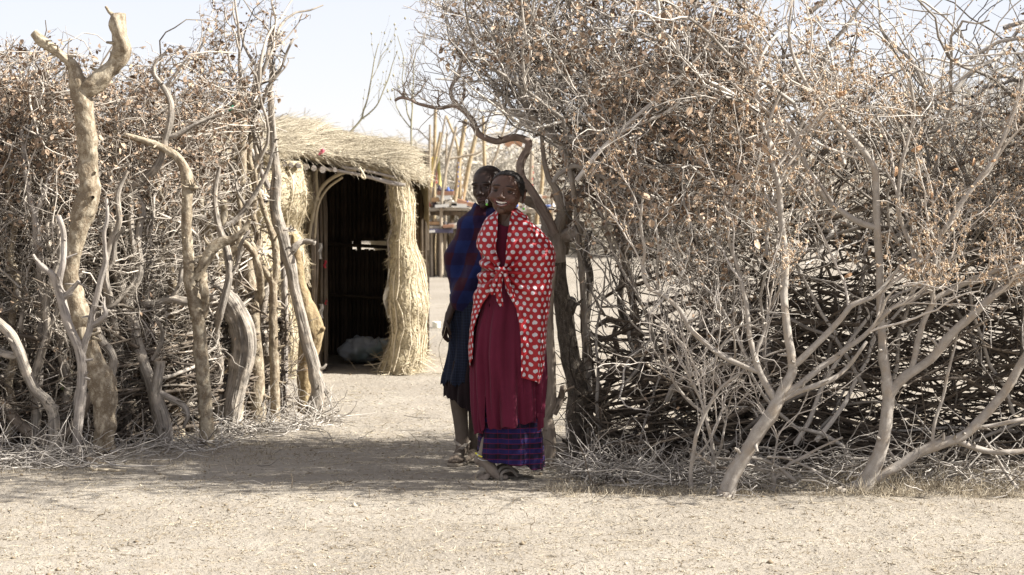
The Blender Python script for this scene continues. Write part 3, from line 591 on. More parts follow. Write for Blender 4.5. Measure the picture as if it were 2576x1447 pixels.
# ------------------------------------------------------------------ dead pale shrubs in front of the right-hand thicket
G3 = 'bare pale shrubs leaning at the front of the right-hand thicket'
Pb = M['pale_bark']
SHRUB = []
def shrub(label, limbs, d, seed, group=G3):
    root = thing('dead_shrub', label, 'shrub', tuple(np.array([P(limbs[0][0][0], limbs[0][0][1], d)[0], d, 0])), group)
    o = make_trunk('trunk', None, None, limbs, d, Pb, None, S=14, lump=.045, lf=8, knots=5, seed=seed, wob=.04, parent=root, stubs=3)
    SHRUB.append((root, limbs, d)); return root
shrub('pale dead shrub with whitish foot, fanning low into four limbs', [
    [(1826, 1258, 24), (1836, 1215, 20), (1852, 1180, 19), (1872, 1148, 18), (1889, 1120, 18), (1910, 1085, 17), (1930, 1055, 17), (1945, 1030, 16), (1958, 1005, 16), (1978, 965, 13), (1993, 933, 12), (1990, 890, 11), (1982, 846, 11), (1976, 790, 10), (1972, 738, 10), (1976, 680, 9), (1976, 642, 9), (1968, 580, 8), (1963, 521, 8), (1958, 465, 7), (1944, 413, 6), (1934, 348, 5), (1940, 290, 4), (1962, 240, 3)],
    [(1952, 1008, 10), (1932, 976, 9), (1910, 932, 8), (1896, 885, 8), (1886, 846, 7), (1882, 800, 6), (1876, 755, 6), (1862, 700, 5), (1850, 655, 4), (1834, 600, 4), (1830, 530, 3), (1815, 460, 2.5)],
    [(1906, 935, 7), (1870, 920, 7), (1838, 907, 6.5), (1808, 890, 6.5), (1781, 868, 6), (1755, 846, 6), (1734, 824, 6), (1722, 800, 6), (1706, 775, 5.5), (1668, 742, 5), (1640, 730, 5), (1622, 705, 4.5), (1616, 672, 4), (1622, 629, 4), (1612, 570, 3.5), (1616, 500, 3)],
    [(1992, 925, 9), (2020, 900, 9), (2050, 870, 8), (2080, 840, 8), (2115, 802, 7), (2141, 770, 7), (2175, 755, 6), (2202, 742, 6), (2240, 700, 4), (2270, 660, 3)],
    [(1965, 998, 9), (2006, 972, 8), (2040, 945, 8), (2067, 922, 8), (2100, 902, 7), (2128, 878, 7), (2170, 848, 6), (2206, 812, 5), (2240, 780, 4)],
    [(1958, 1010, 8), (2010, 985, 7), (2060, 968, 7), (2100, 950, 6), (2140, 915, 5), (2180, 860, 4)],
    [(1900, 930, 5), (1905, 880, 4.5), (1925, 830, 4), (1935, 780, 3), (1965, 720, 3)]], 10.82, 71)
shrub('tall pale shrub with one heavy branch sweeping far right near the ground', [
    [(2168, 1240, 24), (2184, 1205, 21), (2204, 1165, 19), (2216, 1130, 17), (2224, 1098, 16), (2229, 1065, 16), (2232, 1035, 15), (2235, 1010, 15), (2234, 975, 14), (2228, 933, 12), (2222, 890, 12), (2219, 846, 11), (2216, 800, 11), (2215, 759, 11), (2214, 715, 10), (2213, 672, 10), (2209, 615, 10), (2206, 565, 9.5), (2204, 500, 9), (2202, 435, 9), (2186, 400, 8), (2163, 369, 8), (2134, 338, 7), (2106, 309, 7), (2086, 285, 6), (2067, 261, 6), (2050, 238, 5.5), (2032, 217, 5), (2010, 175, 4.5), (1995, 139, 4), (1986, 100, 3.5), (1986, 60, 3), (1992, 10, 2.5), (2000, -40, 2)],
    [(2206, 572, 8), (2180, 566, 8), (2154, 556, 8), (2120, 534, 7.5), (2085, 508, 7), (2056, 470, 6.5), (2032, 426, 6.5), (2012, 378, 6), (1989, 326, 6), (1950, 298, 5), (1926, 276, 5), (1906, 245, 4.5), (1900, 200, 4), (1906, 150, 3.5), (1914, 90, 3), (1920, 30, 2)],
    [(2236, 1000, 12), (2256, 968, 13), (2280, 945, 13), (2300, 932, 12), (2322, 918, 11), (2345, 900, 11), (2366, 875, 11), (2389, 846, 11), (2410, 824, 10), (2432, 807, 10), (2460, 780, 10), (2484, 757, 10), (2510, 735, 9), (2536, 716, 9), (2571, 690, 8), (2620, 655, 7)],
    [(2290, 935, 8), (2300, 905, 8), (2306, 872, 8), (2314, 840, 7.5), (2323, 811, 7), (2336, 782, 7), (2348, 758, 7), (2342, 730, 6), (2326, 695, 6), (2304, 655, 6), (2290, 615, 6), (2270, 565, 5.5), (2258, 521, 5.5), (2262, 465, 5), (2268, 413, 5), (2285, 350, 4), (2300, 280, 3.5), (2290, 200, 3)],
    [(2348, 756, 6), (2368, 742, 6.5), (2389, 733, 6.5), (2420, 716, 6), (2454, 700, 6), (2490, 686, 6), (2519, 679, 5.5), (2571, 686, 5), (2620, 680, 4)],
    [(2196, 1210, 12), (2226, 1192, 12), (2258, 1174, 12.5), (2300, 1146, 12.5), (2345, 1122, 13), (2380, 1112, 13), (2406, 1105, 13), (2432, 1090, 12), (2454, 1068, 12), (2480, 1042, 12), (2502, 1016, 11.5), (2526, 988, 11), (2545, 957, 11), (2572, 910, 11), (2610, 850, 10)],
    [(2408, 1108, 8), (2440, 1122, 8), (2467, 1131, 8), (2495, 1137, 7), (2520, 1138, 7), (2576, 1134, 6), (2640, 1120, 5)],
    [(2192, 1214, 11), (2160, 1224, 11), (2130, 1230, 10), (2104, 1234, 7)],
    [(2345, 754, 6), (2350, 700, 6), (2354, 640, 7), (2366, 595, 7), (2390, 555, 7), (2411, 521, 7), (2445, 475, 6), (2476, 435, 6), (2500, 398, 5), (2519, 361, 5), (2542, 300, 4.5), (2563, 239, 4), (2580, 180, 3)],
    [(2205, 790, 4), (2260, 770, 4), (2310, 748, 3), (2360, 700, 2)],
    [(2452, 1068, 6), (2440, 1078, 6), (2490, 1072, 5), (2540, 1062, 5), (2600, 1050, 4)],
    [(2345, 1118, 5), (2352, 1060, 4.5), (2372, 1000, 4), (2384, 940, 4), (2400, 880, 3), (2410, 820, 2)]], 10.92, 73)
shrub('slender pale single-stemmed shrub in front of the brushwood, curving up right', [
    [(1743, 1246, 5.5), (1738, 1215, 5.5), (1738, 1181, 5), (1744, 1140, 5), (1751, 1098, 5), (1760, 1070, 5), (1773, 1042, 4.5), (1790, 1010, 4.5), (1812, 977, 4), (1850, 948, 3.5), (1886, 924, 3), (1930, 895, 2.5), (1990, 875, 2)],
    [(1738, 1170, 3), (1752, 1150, 2.5), (1790, 1100, 2), (1820, 1030, 2)],
    [(1775, 1040, 3.5), (1760, 1000, 3), (1740, 960, 3), (1720, 920, 2.5), (1700, 880, 2)]], 10.9, 75)
shrub('small knee-high forked twig shrub between the two big pale shrubs', [
    [(1945, 1232, 6), (1946, 1215, 6), (1945, 1200, 5), (1930, 1188, 5), (1908, 1180, 4.5), (1882, 1166, 4), (1870, 1150, 3)],
    [(1947, 1205, 4.5), (1965, 1188, 4.5), (1985, 1168, 4), (2010, 1156, 4), (2060, 1128, 3), (2120, 1100, 2.5)],
    [(1944, 1200, 3), (1946, 1160, 3), (1955, 1110, 2.5), (1960, 1085, 2)]], 10.98, 77)
shrub('thin stick-like shrub with upright prongs just right of the twig litter heap', [
    [(1800, 1228, 5), (1798, 1190, 5), (1795, 1150, 5), (1790, 1110, 5), (1782, 1075, 4.5), (1768, 1040, 4), (1740, 1015, 4), (1712, 985, 3.5), (1690, 950, 3), (1676, 900, 3), (1670, 840, 2.5)],
    [(1796, 1160, 3), (1812, 1130, 3), (1820, 1090, 3), (1830, 1040, 2.5)]], 11.1, 79)

# pale fallen boughs lying before the thicket
def bough(label, pts, d, r, seed, mat=None, group='pale boughs fallen in front of the right-hand thicket'):
    A = [(u, v, rr) for (u, v), rr in zip(pts, np.linspace(r[0], r[1], len(pts)))]
    mb = MB(); q = catmull(np.array(A, float), 40); p = PA(q[:, :2], d+.05*fbm(np.stack((np.linspace(0, 3, 40)+seed, np.zeros(40), np.zeros(40)), -1), 2))
    p[:, 2] = np.maximum(p[:, 2], .01)
    rad = q[:, 2]/F*d
    mb.tubes(p, rad, 8, tint=.5); c = p[0].copy(); c[2] = max(c[2]-.02, 0)
    return tag(mb.build('fallen_bough', mat or Pb, origin=c), label, 'bough', group)
bough('long pale bough bowed over the twigs at the foot of the thicket', [(2000, 1210), (1960, 1178), (1925, 1158), (1880, 1150), (1850, 1155), (1800, 1152)], 10.95, (5.5, 3), 3)
bough('whitish bough leaning from the ground towards the low right branch', [(2150, 1238), (2090, 1205), (2020, 1170), (1975, 1152), (1930, 1150)], 11.0, (4, 3), 4)
bough('grey bough with a torn brown end lying flat by the right fence foot', [(1738, 1130), (1760, 1150), (1790, 1170), (1830, 1180), (1870, 1195)], 11.15, (6, 3), 5, M['brown_limb'])
bough('slanting thin pole resting under the sweeping low branch', [(2300, 1215), (2270, 1180), (2240, 1140), (2222, 1115)], 11.1, (4, 4), 6)
bough('grey stick slanting steeply at the right edge of the view', [(2560, 1230), (2530, 1190), (2500, 1140), (2480, 1108)], 11.0, (5, 3), 7)
bough('curved pale stick lying flat across the dark band of shade on the sand', [(318, 1198), (300, 1197), (270, 1193), (245, 1187), (228, 1177)], 11.6, (3, 4), 8, M['litter'], 'single sticks lying on the open sand')

# ------------------------------------------------------------------ the masses of brush
def seeds_mesh(bb, rng, root):
    o = np.array([[1, 0, 0], [0, 1, 0], [-1, 0, 0], [0, -1, 0], [0, 0, 1.2], [0, 0, -1.2]], float)
    s = rng.uniform(.0024, .0062, len(bb)); V = bb[:, None]+o[None]*s[:, None, None]*rng.uniform(.6, 1.2, (len(bb), 6, 1))
    Tt = np.array([(0, 1, 4), (1, 2, 4), (2, 3, 4), (3, 0, 4), (1, 0, 5), (2, 1, 5), (3, 2, 5), (0, 3, 5)]); ms = MB()
    ms.add(V.reshape(-1, 3), tris=(Tt[None]+np.arange(len(bb))[:, None, None]*6).reshape(-1, 3), tint=np.repeat(rng.uniform(0, 1, len(bb)), 6))
    tag(ms.build('seed_pods', M['seed'], root), kind='stuff'); print('seeds', len(bb))
def brush(name, label, cat, poly, density, d_range, seed, nstem, stem_fn, n2, n3, n4, leafpoly, nleaf, twm, leafm, holes=(), group=None, r0=(.006, .012), lens=((.35, .9), (.12, .34), (.04, .13)), ymin=None, seedfn=None, leaf_size=(.010, .028)):
    """a brush hedge: stems (parts), then three orders of twigs (stuff) and dry leaves"""
    rng = np.random.default_rng(seed)
    root = thing(name, label, cat, (float(P((poly[0][0]+poly[len(poly)//2][0])/2, 1200, sum(d_range)/2)[0]), sum(d_range)/2, 0), group)
    b, d, L = stem_fn(rng, nstem)
    s = walk(b, d, L, 12, .22, .0, rng); s[..., 2] = np.maximum(s[..., 2], .01)
    ins = inside(px(s), poly); qm = px(s[:, ::3]); dn = density(qm[..., 0], qm[..., 1]).mean(1) if density is not None else np.ones(len(s))
    s = s[(ins.mean(1) > .95) & clear(s) & (rng.uniform(0, 1, len(s)) < np.clip(dn*1.7, 0, 1))]   # a stem may not stick out into the gateway
    sr = taper(rng.uniform(r0[0], r0[1], len(s)), 12, .3)
    if ymin is not None: s = ymin(s, rng, False)
    # the thickest stems are objects of their own
    order = np.argsort(-sr[:, 0]); nobj = min(90, len(s))
    for i in order[:nobj]:
        mb = MB(); mb.tubes(s[i:i+1], sr[i:i+1], 6, tint=rng.uniform(.1, .9)); mb.build('branch', twm, root)
    mb = MB()
    rest = order[nobj:]
    if len(rest): mb.tubes(s[rest], sr[rest], 5, tint=rng.uniform(0, 1, len(rest)))
    def ok(p):
        q = px(p); r = inside(q, poly)
        for h in holes: r &= ~(inside(q, h) & (rng.uniform(0, 1, r.shape) < .93))
        if density is not None: r &= rng.uniform(0, 1, r.shape) < density(q[..., 0], q[..., 1])
        return r
    def order_(par, prad, n, ang, Lr, rr, K, curl, S, end=.35, up=0.0, cl=True):
        bb, dr, r, _ = spawn(par, prad, n, ang, None, .75, rng); k = ok(bb)
        bb, dr, r = bb[k], dr[k], r[k]
        L_ = rng.uniform(*Lr, len(bb)); pts = walk(bb, dr, L_, K, curl, up, rng)
        e = inside(px(pts[:, -1]), poly) & clear(pts); pts, r = pts[e], r[e]
        rad = taper(np.clip(r, rr[0], rr[1])*rng.uniform(.8, 1.1, len(r)), K, end)
        pts[..., 2] = np.maximum(pts[..., 2], .006)
        if ymin is not None: pts = ymin(pts, rng, K < 9)
        mb.tubes(pts, rad, S, tint=np.clip(rng.normal(.5, .45, len(pts)), 0, 1)); return pts, rad
    p2, r2 = order_(s, sr, n2, (.3, 1.1), lens[0], (.0036, .0085), 10, .27, 4, .4)
    p3, r3 = order_(p2, r2, n3, (.4, 1.3), lens[1], (.0021, .0042), 7, .36, 3, .5)
    p4, r4 = order_(p3, r3, n4, (.5, 1.4), lens[2], (.0010, .0019), 4, .4, 3, .6)
    tag(mb.build('twigs', twm, root), kind='stuff')
    print(name, 'orders', len(s), len(p2), len(p3), len(p4))
    # leaves: small curled blades of two folded quads hanging on the last twigs
    bb, dr, _, _ = spawn(np.concatenate((p4[:, ::3], p3[:, ::5][:, :2])) if True else p4, np.ones((len(p4)+len(p3), 2)), 5, (.2, 1.4), None, 1, rng)
    lf = leafpoly(px(bb)[..., 0], px(bb)[..., 1]); k = rng.uniform(0, 1, len(bb)) < lf; bb, dr = bb[k], dr[k]
    print('leaves', len(bb))
    if len(bb) > nleaf: ii = rng.choice(len(bb), nleaf, False); bb, dr = bb[ii], dr[ii]
    n = len(bb); sz = np.clip(rng.lognormal(math.log(leaf_size[0]*1.25), .38, n), leaf_size[0]*.5, leaf_size[1])
    ax = dr+rng.normal(0, .5, (n, 3))+np.array([0, 0, -.5]); ax /= np.linalg.norm(ax, axis=1, keepdims=True)
    sd = np.cross(ax, rng.normal(0, 1, (n, 3))); sd /= np.linalg.norm(sd, axis=1, keepdims=True)+1e-9; nn = np.cross(ax, sd)
    def leafverts(c, sz, ax, sd, nn, cu, w):
        rows = []
        for t, ww, h in ((0, .12, 0), (.35, 1, .10), (.7, .8, .28), (1, .08, .62)):
            for sx in (-1, 0, 1):
                rows.append(c+ax*sz*t*1.5+sd*sz*ww*w*.5*sx+nn*sz*(h*cu+abs(sx)*.22*ww))
        return np.stack(rows, -2)
    col = lambda x: np.asarray(x)[:, None]
    cu = rng.uniform(-1, 1.3, n); w = rng.uniform(.7, 1.2, n)
    LQ = [(3*r+c, 3*r+c+1, 3*r+c+4, 3*r+c+3) for r in range(3) for c in range(2)]
    if seedfn is not None:
        b2, _, _, _ = spawn(np.concatenate((p4[:, ::3], p3[:, ::5][:, :2])), np.ones((len(p4)+len(p3), 2)), 4, (.2, 1.4), None, 1, rng)
        k = rng.uniform(0, 1, len(b2)) < seedfn(px(b2)[:, 0], px(b2)[:, 1]); b2 = b2[k]+rng.normal(0, .004, (k.sum(), 3)); seeds_mesh(b2, rng, root)
    big = np.argsort(-sz)[:min(220, n//5)]; small = np.setdiff1d(np.arange(n), big)
    V = leafverts(bb[small], col(sz[small]), ax[small], sd[small], nn[small], col(cu[small]), col(w[small]))
    ml = MB(); ml.add(V.reshape(-1, 3), quads=(np.array(LQ)[None]+np.arange(len(small))[:, None, None]*12).reshape(-1, 4), tint=np.repeat(rng.uniform(0, 1, len(small)), 12))
    tag(ml.build('leaves', leafm, root), kind='stuff')
    # the largest leaves one by one, a handful of shapes shared among them
    shapes = []
    for q in range(6):
        c0 = np.zeros((1, 3)); vv = leafverts(c0, np.ones((1, 1)), np.array([[0, 0, 1.]]), np.array([[1., 0, 0]]), np.array([[0, -1., 0]]), np.array([[rng.uniform(-.9, 1.2)]]), np.array([[rng.uniform(.7, 1.15)]]))
        x = MB(); x.add(vv.reshape(-1, 3), quads=LQ, tint=rng.uniform(.1, .9)); me = x.mesh('leaf'); me.materials.append(leafm); shapes.append(me)
    for i in big:
        o = bpy.data.objects.new('leaf', shapes[int(rng.integers(6))]); C.objects.link(o); o.parent = root
        R = Matrix((sd[i], -nn[i], ax[i])).transposed().to_4x4()
        o.matrix_local = Matrix.Translation(Vector(bb[i])-root.location) @ R @ Matrix.Scale(float(sz[i]), 4)
    return root

# ---- left hedge
LP = [(-420, 60), (-60, 62), (60, 75), (110, 48), (170, 60), (250, 105), (300, 110), (360, 88), (430, 96), (478, 120), (490, 40), (500, -60), (700, -60), (800, -10), (822, 22), (775, 60), (745, 110), (722, 160), (716, 210), (700, 262), (690, 330), (672, 392), (705, 470), (716, 560), (700, 640), (700, 800), (706, 900), (712, 990), (732, 1060), (600, 1085), (480, 1130), (260, 1165), (-60, 1195), (-420, 1195)]
def ldens(u, v):
    d = np.ones_like(u)
    d = np.where((v < 190+.10*u) & (u < 480), .6, d)
    d = np.where((v < 100+.10*u) & (u < 480), .3, d)
    d = np.where((u > 480) & (v < 60), .5, d)
    d = np.where((u > 560) & (v < 270), .6, d)
    d = np.where((v > 560) & (u > 420), .55, d)
    d = np.where((v > 300) & (u > 560), .45, d)
    return d
def lstem(rng, n):
    x = rng.uniform(-3.6, -1.0, n); t = rng.uniform(0, 1, n)
    y = np.interp(x, [-3.6, -2.3, -1.65, -1.5, -1.15], [12.1, 12.35, 12.95, 13.6, 14.15])+rng.uniform(.24, .95, n)
    z = np.where(t < .40, rng.uniform(0, .5, n), rng.uniform(.3, 1.9, n))
    d = np.stack((rng.normal(0, .8, n), rng.normal(0, .25, n), rng.uniform(.0, 1.1, n)), -1)
    L = rng.uniform(.7, 1.6, n)
    k = n//7; d[:k] = np.stack((rng.normal(0, 1, k), rng.normal(0, .2, k), rng.normal(0, .25, k)), -1)
    x[-k:] = rng.uniform(-1.65, -1.2, k); z[-k:] = rng.uniform(1.1, 1.9, k); d[-k:] = np.stack((rng.normal(.1, .25, k), rng.normal(0, .15, k), np.ones(k)), -1); y[-k:] = 14.0
    L[-k:] = .9
    return np.stack((x, y, z), -1), d, L
lleaf = lambda u, v: np.clip(.95-(v-330)/400, .08, .95)*np.where((v > 500), .5, 1)
YX = ([-3.6, -2.3, -1.9, -1.65, -1.5, -1.3, -1.15, -.9], [12.0, 12.2, 12.65, 13.0, 13.6, 13.95, 14.1, 14.2])
def lmin(p, rng, stray=True):
    """the brush leans against the trunks from behind; only one stray twig in six reaches round to the front"""
    yl = np.interp(p[..., 0], *YX)+.10; free = (rng.uniform(0, 1, (len(p), 1)) < np.where(p[:, :1, 2] > 1.35, .3, .12)) & stray
    q = p.copy(); q[..., 1] = np.where((p[..., 1] < yl) & ~free, yl+(yl-p[..., 1])*.35, p[..., 1]); return q
brush('brush_fence', 'tangled leafy thorn brush fence stacked behind the rough trunks left of the gateway', 'fence', LP, ldens, (12.2, 13.6), 101, 420, lstem, 8, 9, 3, lleaf, 34000, M['twig_grey'], M['leaf'], r0=(.006, .016), ymin=lmin,
      holes=([(560, 100), (605, 100), (605, 135), (575, 140)], [(235, 640), (300, 650), (300, 720), (245, 730)]))

# ---- right thicket
RP = [(1060, -80), (1085, 10), (1108, 60), (1100, 105), (1040, 140), (1035, 190), (1075, 215), (1150, 240), (1220, 250), (1260, 300), (1310, 330), (1335, 395), (1370, 470), (1388, 560), (1420, 660), (1450, 760), (1470, 880), (1490, 1000), (1470, 1100), (1400, 1150), (1380, 1190), (1500, 1215), (1700, 1232), (2000, 1242), (2576, 1246), (3500, 1246), (3500, -330), (1500, -330), (1250, -160)]  # unseen parts above and right of view extended to cast more shade
def rdens(u, v):
    d = np.ones_like(u)
    d = np.where((u < 1240) & (v < 330), .5, d)
    d = np.where((u < 1340) & (v > 140) & (v < 420), .5, d)
    d = np.where((u < 1560) & (v > 520) & (v < 1130), .36, d)
    d = np.where((u > 1860) & (u < 1960) & (v < 210), .30, d)
    d = np.where((u > 1240) & (u < 1880) & (v < 170) & (v > -90), .55, d)
    d = np.where((u > 2200) & (u < 2620) & (v < 260), .18, d)
    d = np.where((u > 1960) & (u <= 2200) & (v < 200), .3, d)
    d = np.where((u > 2260) & (u < 2620) & (v > 240) & (v < 520), .4, d)
    d = np.where((u > 1960) & (u < 2620) & (v > 240) & (v <= 640), .55, d)
    d = np.where((u > 1900) & (v > 640), .22, d)
    d = np.where((u > 1560) & (u <= 1900) & (v > 760), .42, d)
    return d
def rstem(rng, n):
    x = rng.uniform(.15, 4.3, n); y = rng.uniform(11.4, 12.75, n); y[n//2:] = np.where(x[n//2:] < 1.25, rng.uniform(10.95, 12.4, n-n//2), y[n//2:]); z = np.where(np.arange(n) < n//2, rng.uniform(0, .4, n), rng.uniform(.4, 2.3, n))
    d = np.stack((rng.normal(0, .65, n), rng.normal(0, .25, n), rng.uniform(.15, 1.2, n)), -1); L = rng.uniform(.8, 1.8, n)
    k = n//4
    x[:k] = rng.uniform(.0, .7, k); y[:k] = rng.uniform(11.7, 12.3, k); z[:k] = rng.uniform(1.1, 1.9, k)
    d[:k] = np.stack((rng.normal(-.75, .4, k), rng.normal(0, .25, k), rng.uniform(.1, 1, k)), -1); L[:k] = rng.uniform(.7, 1.35, k)
    return np.stack((x, y, z), -1), d, L
def rleaf(u, v):
    f = np.where(v < 560, .95, .2)
    f = np.where((u > 1480) & (u < 1960) & (v > 60) & (v < 480), .95, f)
    f = np.where((u < 1480) & (v > 180) & (v < 330), .18, f)
    f = np.where(u > 1960, np.where(v < 640, .35, .1), f)
    return f
brush('brush_fence', 'tall dense thicket fence of pale twigs and curled brown leaves right of the gateway', 'fence', RP, rdens, (11.4, 12.6), 202, 560, rstem, 9, 9, 3, rleaf, 46000, M['twig_pale'], M['leaf'], r0=(.005, .013), seedfn=lambda u, v: np.where(u > 1930, np.clip(.55-(v-400)/500, .03, .55), .04),
      holes=([(1485, 800), (1560, 760), (1580, 900), (1560, 1060), (1500, 1060)], [(1880, 10), (1945, 10), (1950, 130), (1900, 160)]))

# ---- dark clump of leaves and twigs lodged in the middle of the thicket
CP = [(1440, 250), (1500, 190), (1600, 165), (1700, 60), (1760, 20), (1860, 40), (1905, 120), (1930, 230), (1960, 330), (1900, 440), (1760, 470), (1600, 430), (1480, 400)]
def cstem(rng, n):
    q = PA(np.stack((rng.uniform(1450, 1900, n), rng.uniform(120, 560, n)), -1), rng.uniform(11.7, 12.2, n))
    return q, np.stack((rng.normal(0, .6, n), rng.normal(0, .3, n), rng.uniform(-.2, 1, n)), -1), rng.uniform(.3, .8, n)
brush('leaf_clump', 'dense brown clump of dead leafy branches lodged high in the right-hand thicket', 'branches', CP, None, (11.7, 12.2), 303, 60, cstem, 8, 7, 3, lambda u, v: .95+0*u, 6000, M['twig_dark'], M['leaf'], r0=(.004, .009), lens=((.2, .5), (.1, .25), (.04, .1)))

# ---- brushwood stacked level behind, its shade put into the dark twig colour
def stack():
    rng = np.random.default_rng(44); root = thing('brushwood_stack', 'low wide stack of shaded branches laid level behind the pale shrubs', 'brushwood', (2.2, 12.2, 0))
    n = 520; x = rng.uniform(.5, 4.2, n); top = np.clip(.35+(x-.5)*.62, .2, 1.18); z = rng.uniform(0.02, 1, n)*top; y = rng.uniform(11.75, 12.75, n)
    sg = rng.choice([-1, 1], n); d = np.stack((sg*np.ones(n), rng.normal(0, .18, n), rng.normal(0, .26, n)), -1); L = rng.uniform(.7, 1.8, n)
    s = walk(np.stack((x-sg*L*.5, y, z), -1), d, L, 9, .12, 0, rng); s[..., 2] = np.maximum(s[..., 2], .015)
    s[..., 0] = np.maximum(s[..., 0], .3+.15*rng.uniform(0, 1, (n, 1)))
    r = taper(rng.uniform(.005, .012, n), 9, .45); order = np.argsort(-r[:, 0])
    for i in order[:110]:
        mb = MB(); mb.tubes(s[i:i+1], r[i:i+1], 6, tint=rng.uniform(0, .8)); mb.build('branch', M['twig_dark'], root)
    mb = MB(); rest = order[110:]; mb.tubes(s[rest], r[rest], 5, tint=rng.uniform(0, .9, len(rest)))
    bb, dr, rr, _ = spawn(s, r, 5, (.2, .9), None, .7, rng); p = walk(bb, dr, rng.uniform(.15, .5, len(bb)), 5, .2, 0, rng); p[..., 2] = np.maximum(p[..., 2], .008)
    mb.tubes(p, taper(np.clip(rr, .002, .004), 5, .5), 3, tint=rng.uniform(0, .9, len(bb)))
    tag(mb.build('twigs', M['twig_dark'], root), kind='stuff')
    # left-hand low stack behind the trunks
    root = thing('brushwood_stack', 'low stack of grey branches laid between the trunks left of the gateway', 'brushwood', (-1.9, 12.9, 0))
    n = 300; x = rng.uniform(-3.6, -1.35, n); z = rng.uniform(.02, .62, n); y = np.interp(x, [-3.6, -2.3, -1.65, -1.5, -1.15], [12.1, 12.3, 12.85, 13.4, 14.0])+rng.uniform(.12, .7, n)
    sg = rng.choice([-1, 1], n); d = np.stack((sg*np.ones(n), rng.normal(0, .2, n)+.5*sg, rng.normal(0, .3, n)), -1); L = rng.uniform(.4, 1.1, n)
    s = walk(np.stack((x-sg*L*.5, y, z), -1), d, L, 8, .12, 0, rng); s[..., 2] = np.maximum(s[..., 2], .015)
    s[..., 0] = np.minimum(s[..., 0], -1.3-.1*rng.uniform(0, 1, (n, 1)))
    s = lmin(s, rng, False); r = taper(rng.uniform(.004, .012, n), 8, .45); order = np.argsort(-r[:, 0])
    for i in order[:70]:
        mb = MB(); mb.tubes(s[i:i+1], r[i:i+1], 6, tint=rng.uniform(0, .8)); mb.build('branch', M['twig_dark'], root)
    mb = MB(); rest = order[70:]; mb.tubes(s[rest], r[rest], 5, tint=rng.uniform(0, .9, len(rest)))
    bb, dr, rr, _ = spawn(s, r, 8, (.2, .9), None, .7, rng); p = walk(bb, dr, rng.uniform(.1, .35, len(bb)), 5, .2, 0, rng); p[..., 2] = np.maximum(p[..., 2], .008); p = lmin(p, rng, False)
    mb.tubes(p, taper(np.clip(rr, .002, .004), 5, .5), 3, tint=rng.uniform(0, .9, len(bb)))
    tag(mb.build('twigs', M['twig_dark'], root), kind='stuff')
stack()

# ---- twigs and seed pods of the pale shrubs
def shrub_twigs(root, limbs, d, seed, n2, seeds):
    rng = np.random.default_rng(seed); mb = MB(); ms = MB()
    par, pr = [], []
    for L in limbs:
        q = catmull(np.array([a[:3] for a in L], float), 24); k = q[:, 1] < (860 if n2 > 4 or seeds else 1120)
        if k.sum() < 8: continue
        q = q[k]; q = q[np.linspace(0, len(q)-1, 8).astype(int)]
        par.append(PA(q[:, :2], d)); pr.append(q[:, 2]/F*d)
    if not par: return
    par, pr = np.array(par), np.array(pr)
    def grow(par, pr, n, ang, Lr, rr, K, curl, S, up):
        b, dr, r, _ = spawn(par, pr, n, ang, None, .6, rng); b = b+0; k = b[:, 2] > .12; b, dr, r = b[k], dr[k], r[k]
        dr = dr+np.array([0, rng.uniform(-.2, .2), up])
        p = walk(b, dr, rng.uniform(*Lr, len(b)), K, curl, up*.12, rng); p[..., 2] = np.maximum(p[..., 2], .01); kk = clear(p); p, r = p[kk], r[kk]
        rad = taper(np.clip(r, rr[0], rr[1]), K, .45); mb.tubes(p, rad, S, tint=np.clip(rng.normal(.75, .2, len(p)), 0, 1)); return p, rad
    a, ar = grow(par, pr, n2, (.35, .9), (.25, .75), (.0034, .0068), 11, .17, 5, .3)
    b, br = grow(a, ar, 5, (.4, 1.1), (.10, .34), (.0021, .0036), 8, .24, 4, .2)
    c, cr = grow(b, br, 3, (.5, 1.2), (.03, .12), (.0013, .002), 4, .3, 3, .15)
    tag(mb.build('twigs', Pb_twig, root), kind='stuff')
    if seeds:
        bb, dr, _, _ = spawn(np.concatenate((b[:, ::3][:, :3], c[:, ::2][:, [0, 1, 1]])), np.ones((len(b)+len(c), 3)), 9, (.2, 1.5), None, 1, rng)
        k = (px(bb)[:, 1] < 720) | (rng.uniform(0, 1, len(bb)) < .12); bb = bb[k]
        if len(bb) > seeds: bb = bb[rng.choice(len(bb), seeds, False)]
        seeds_mesh(bb+rng.normal(0, .004, bb.shape), rng, root)
Pb_twig = plain_mat('twig_whitish', (.30, .255, .21), (.54, .49, .43), rough=.8, sc=9)
for i, ((r_, l_, d_), n2, sd_) in enumerate(zip(SHRUB, (4, 6, 4, 4, 4), (9000, 26000, 0, 0, 0))): shrub_twigs(r_, l_, d_, 500+i, n2, sd_)
# flat orange seed pods hanging in the tall shrub
root = SHRUB[1][0]
for (u, v, a, s) in ((2118, 236, .3, 17), (2308, 375, .35, 17), (2255, 432, 1.4, 14), (2450, 408, 1.3, 11), (2355, 398, 1.2, 8), (2470, 410, 1, 9), (2405, 427, .2, 9), (2135, 693, .4, 12), (2345, 490, 1.5, 9), (2500, 405, .3, 8), (1952, 275, 1.2, 10), (1880, 272, 1.3, 10), (1715, 352, .6, 11), (1838, 345, 1.5, 9)):
    mb = MB(); th = np.linspace(0, 2*math.pi, 12, endpoint=False); s_ = s/F*11
    ring = lambda k, y: np.stack((np.cos(th)*s_*k, np.full(12, y)+.25*s_*np.cos(th)**2, np.sin(th)*s_*k*.42), -1)
    mb.grid(np.array([ring(.05, -.0015), ring(.7, -.0015), ring(1, 0), ring(.7, .0015), ring(.05, .0015)]), close=True, tint=.5)
    o = mb.build('pod', M['pod'], root); o.location = Vector(P(u, v, 10.8))-root.location; o.rotation_euler = (.2, -a, .3)

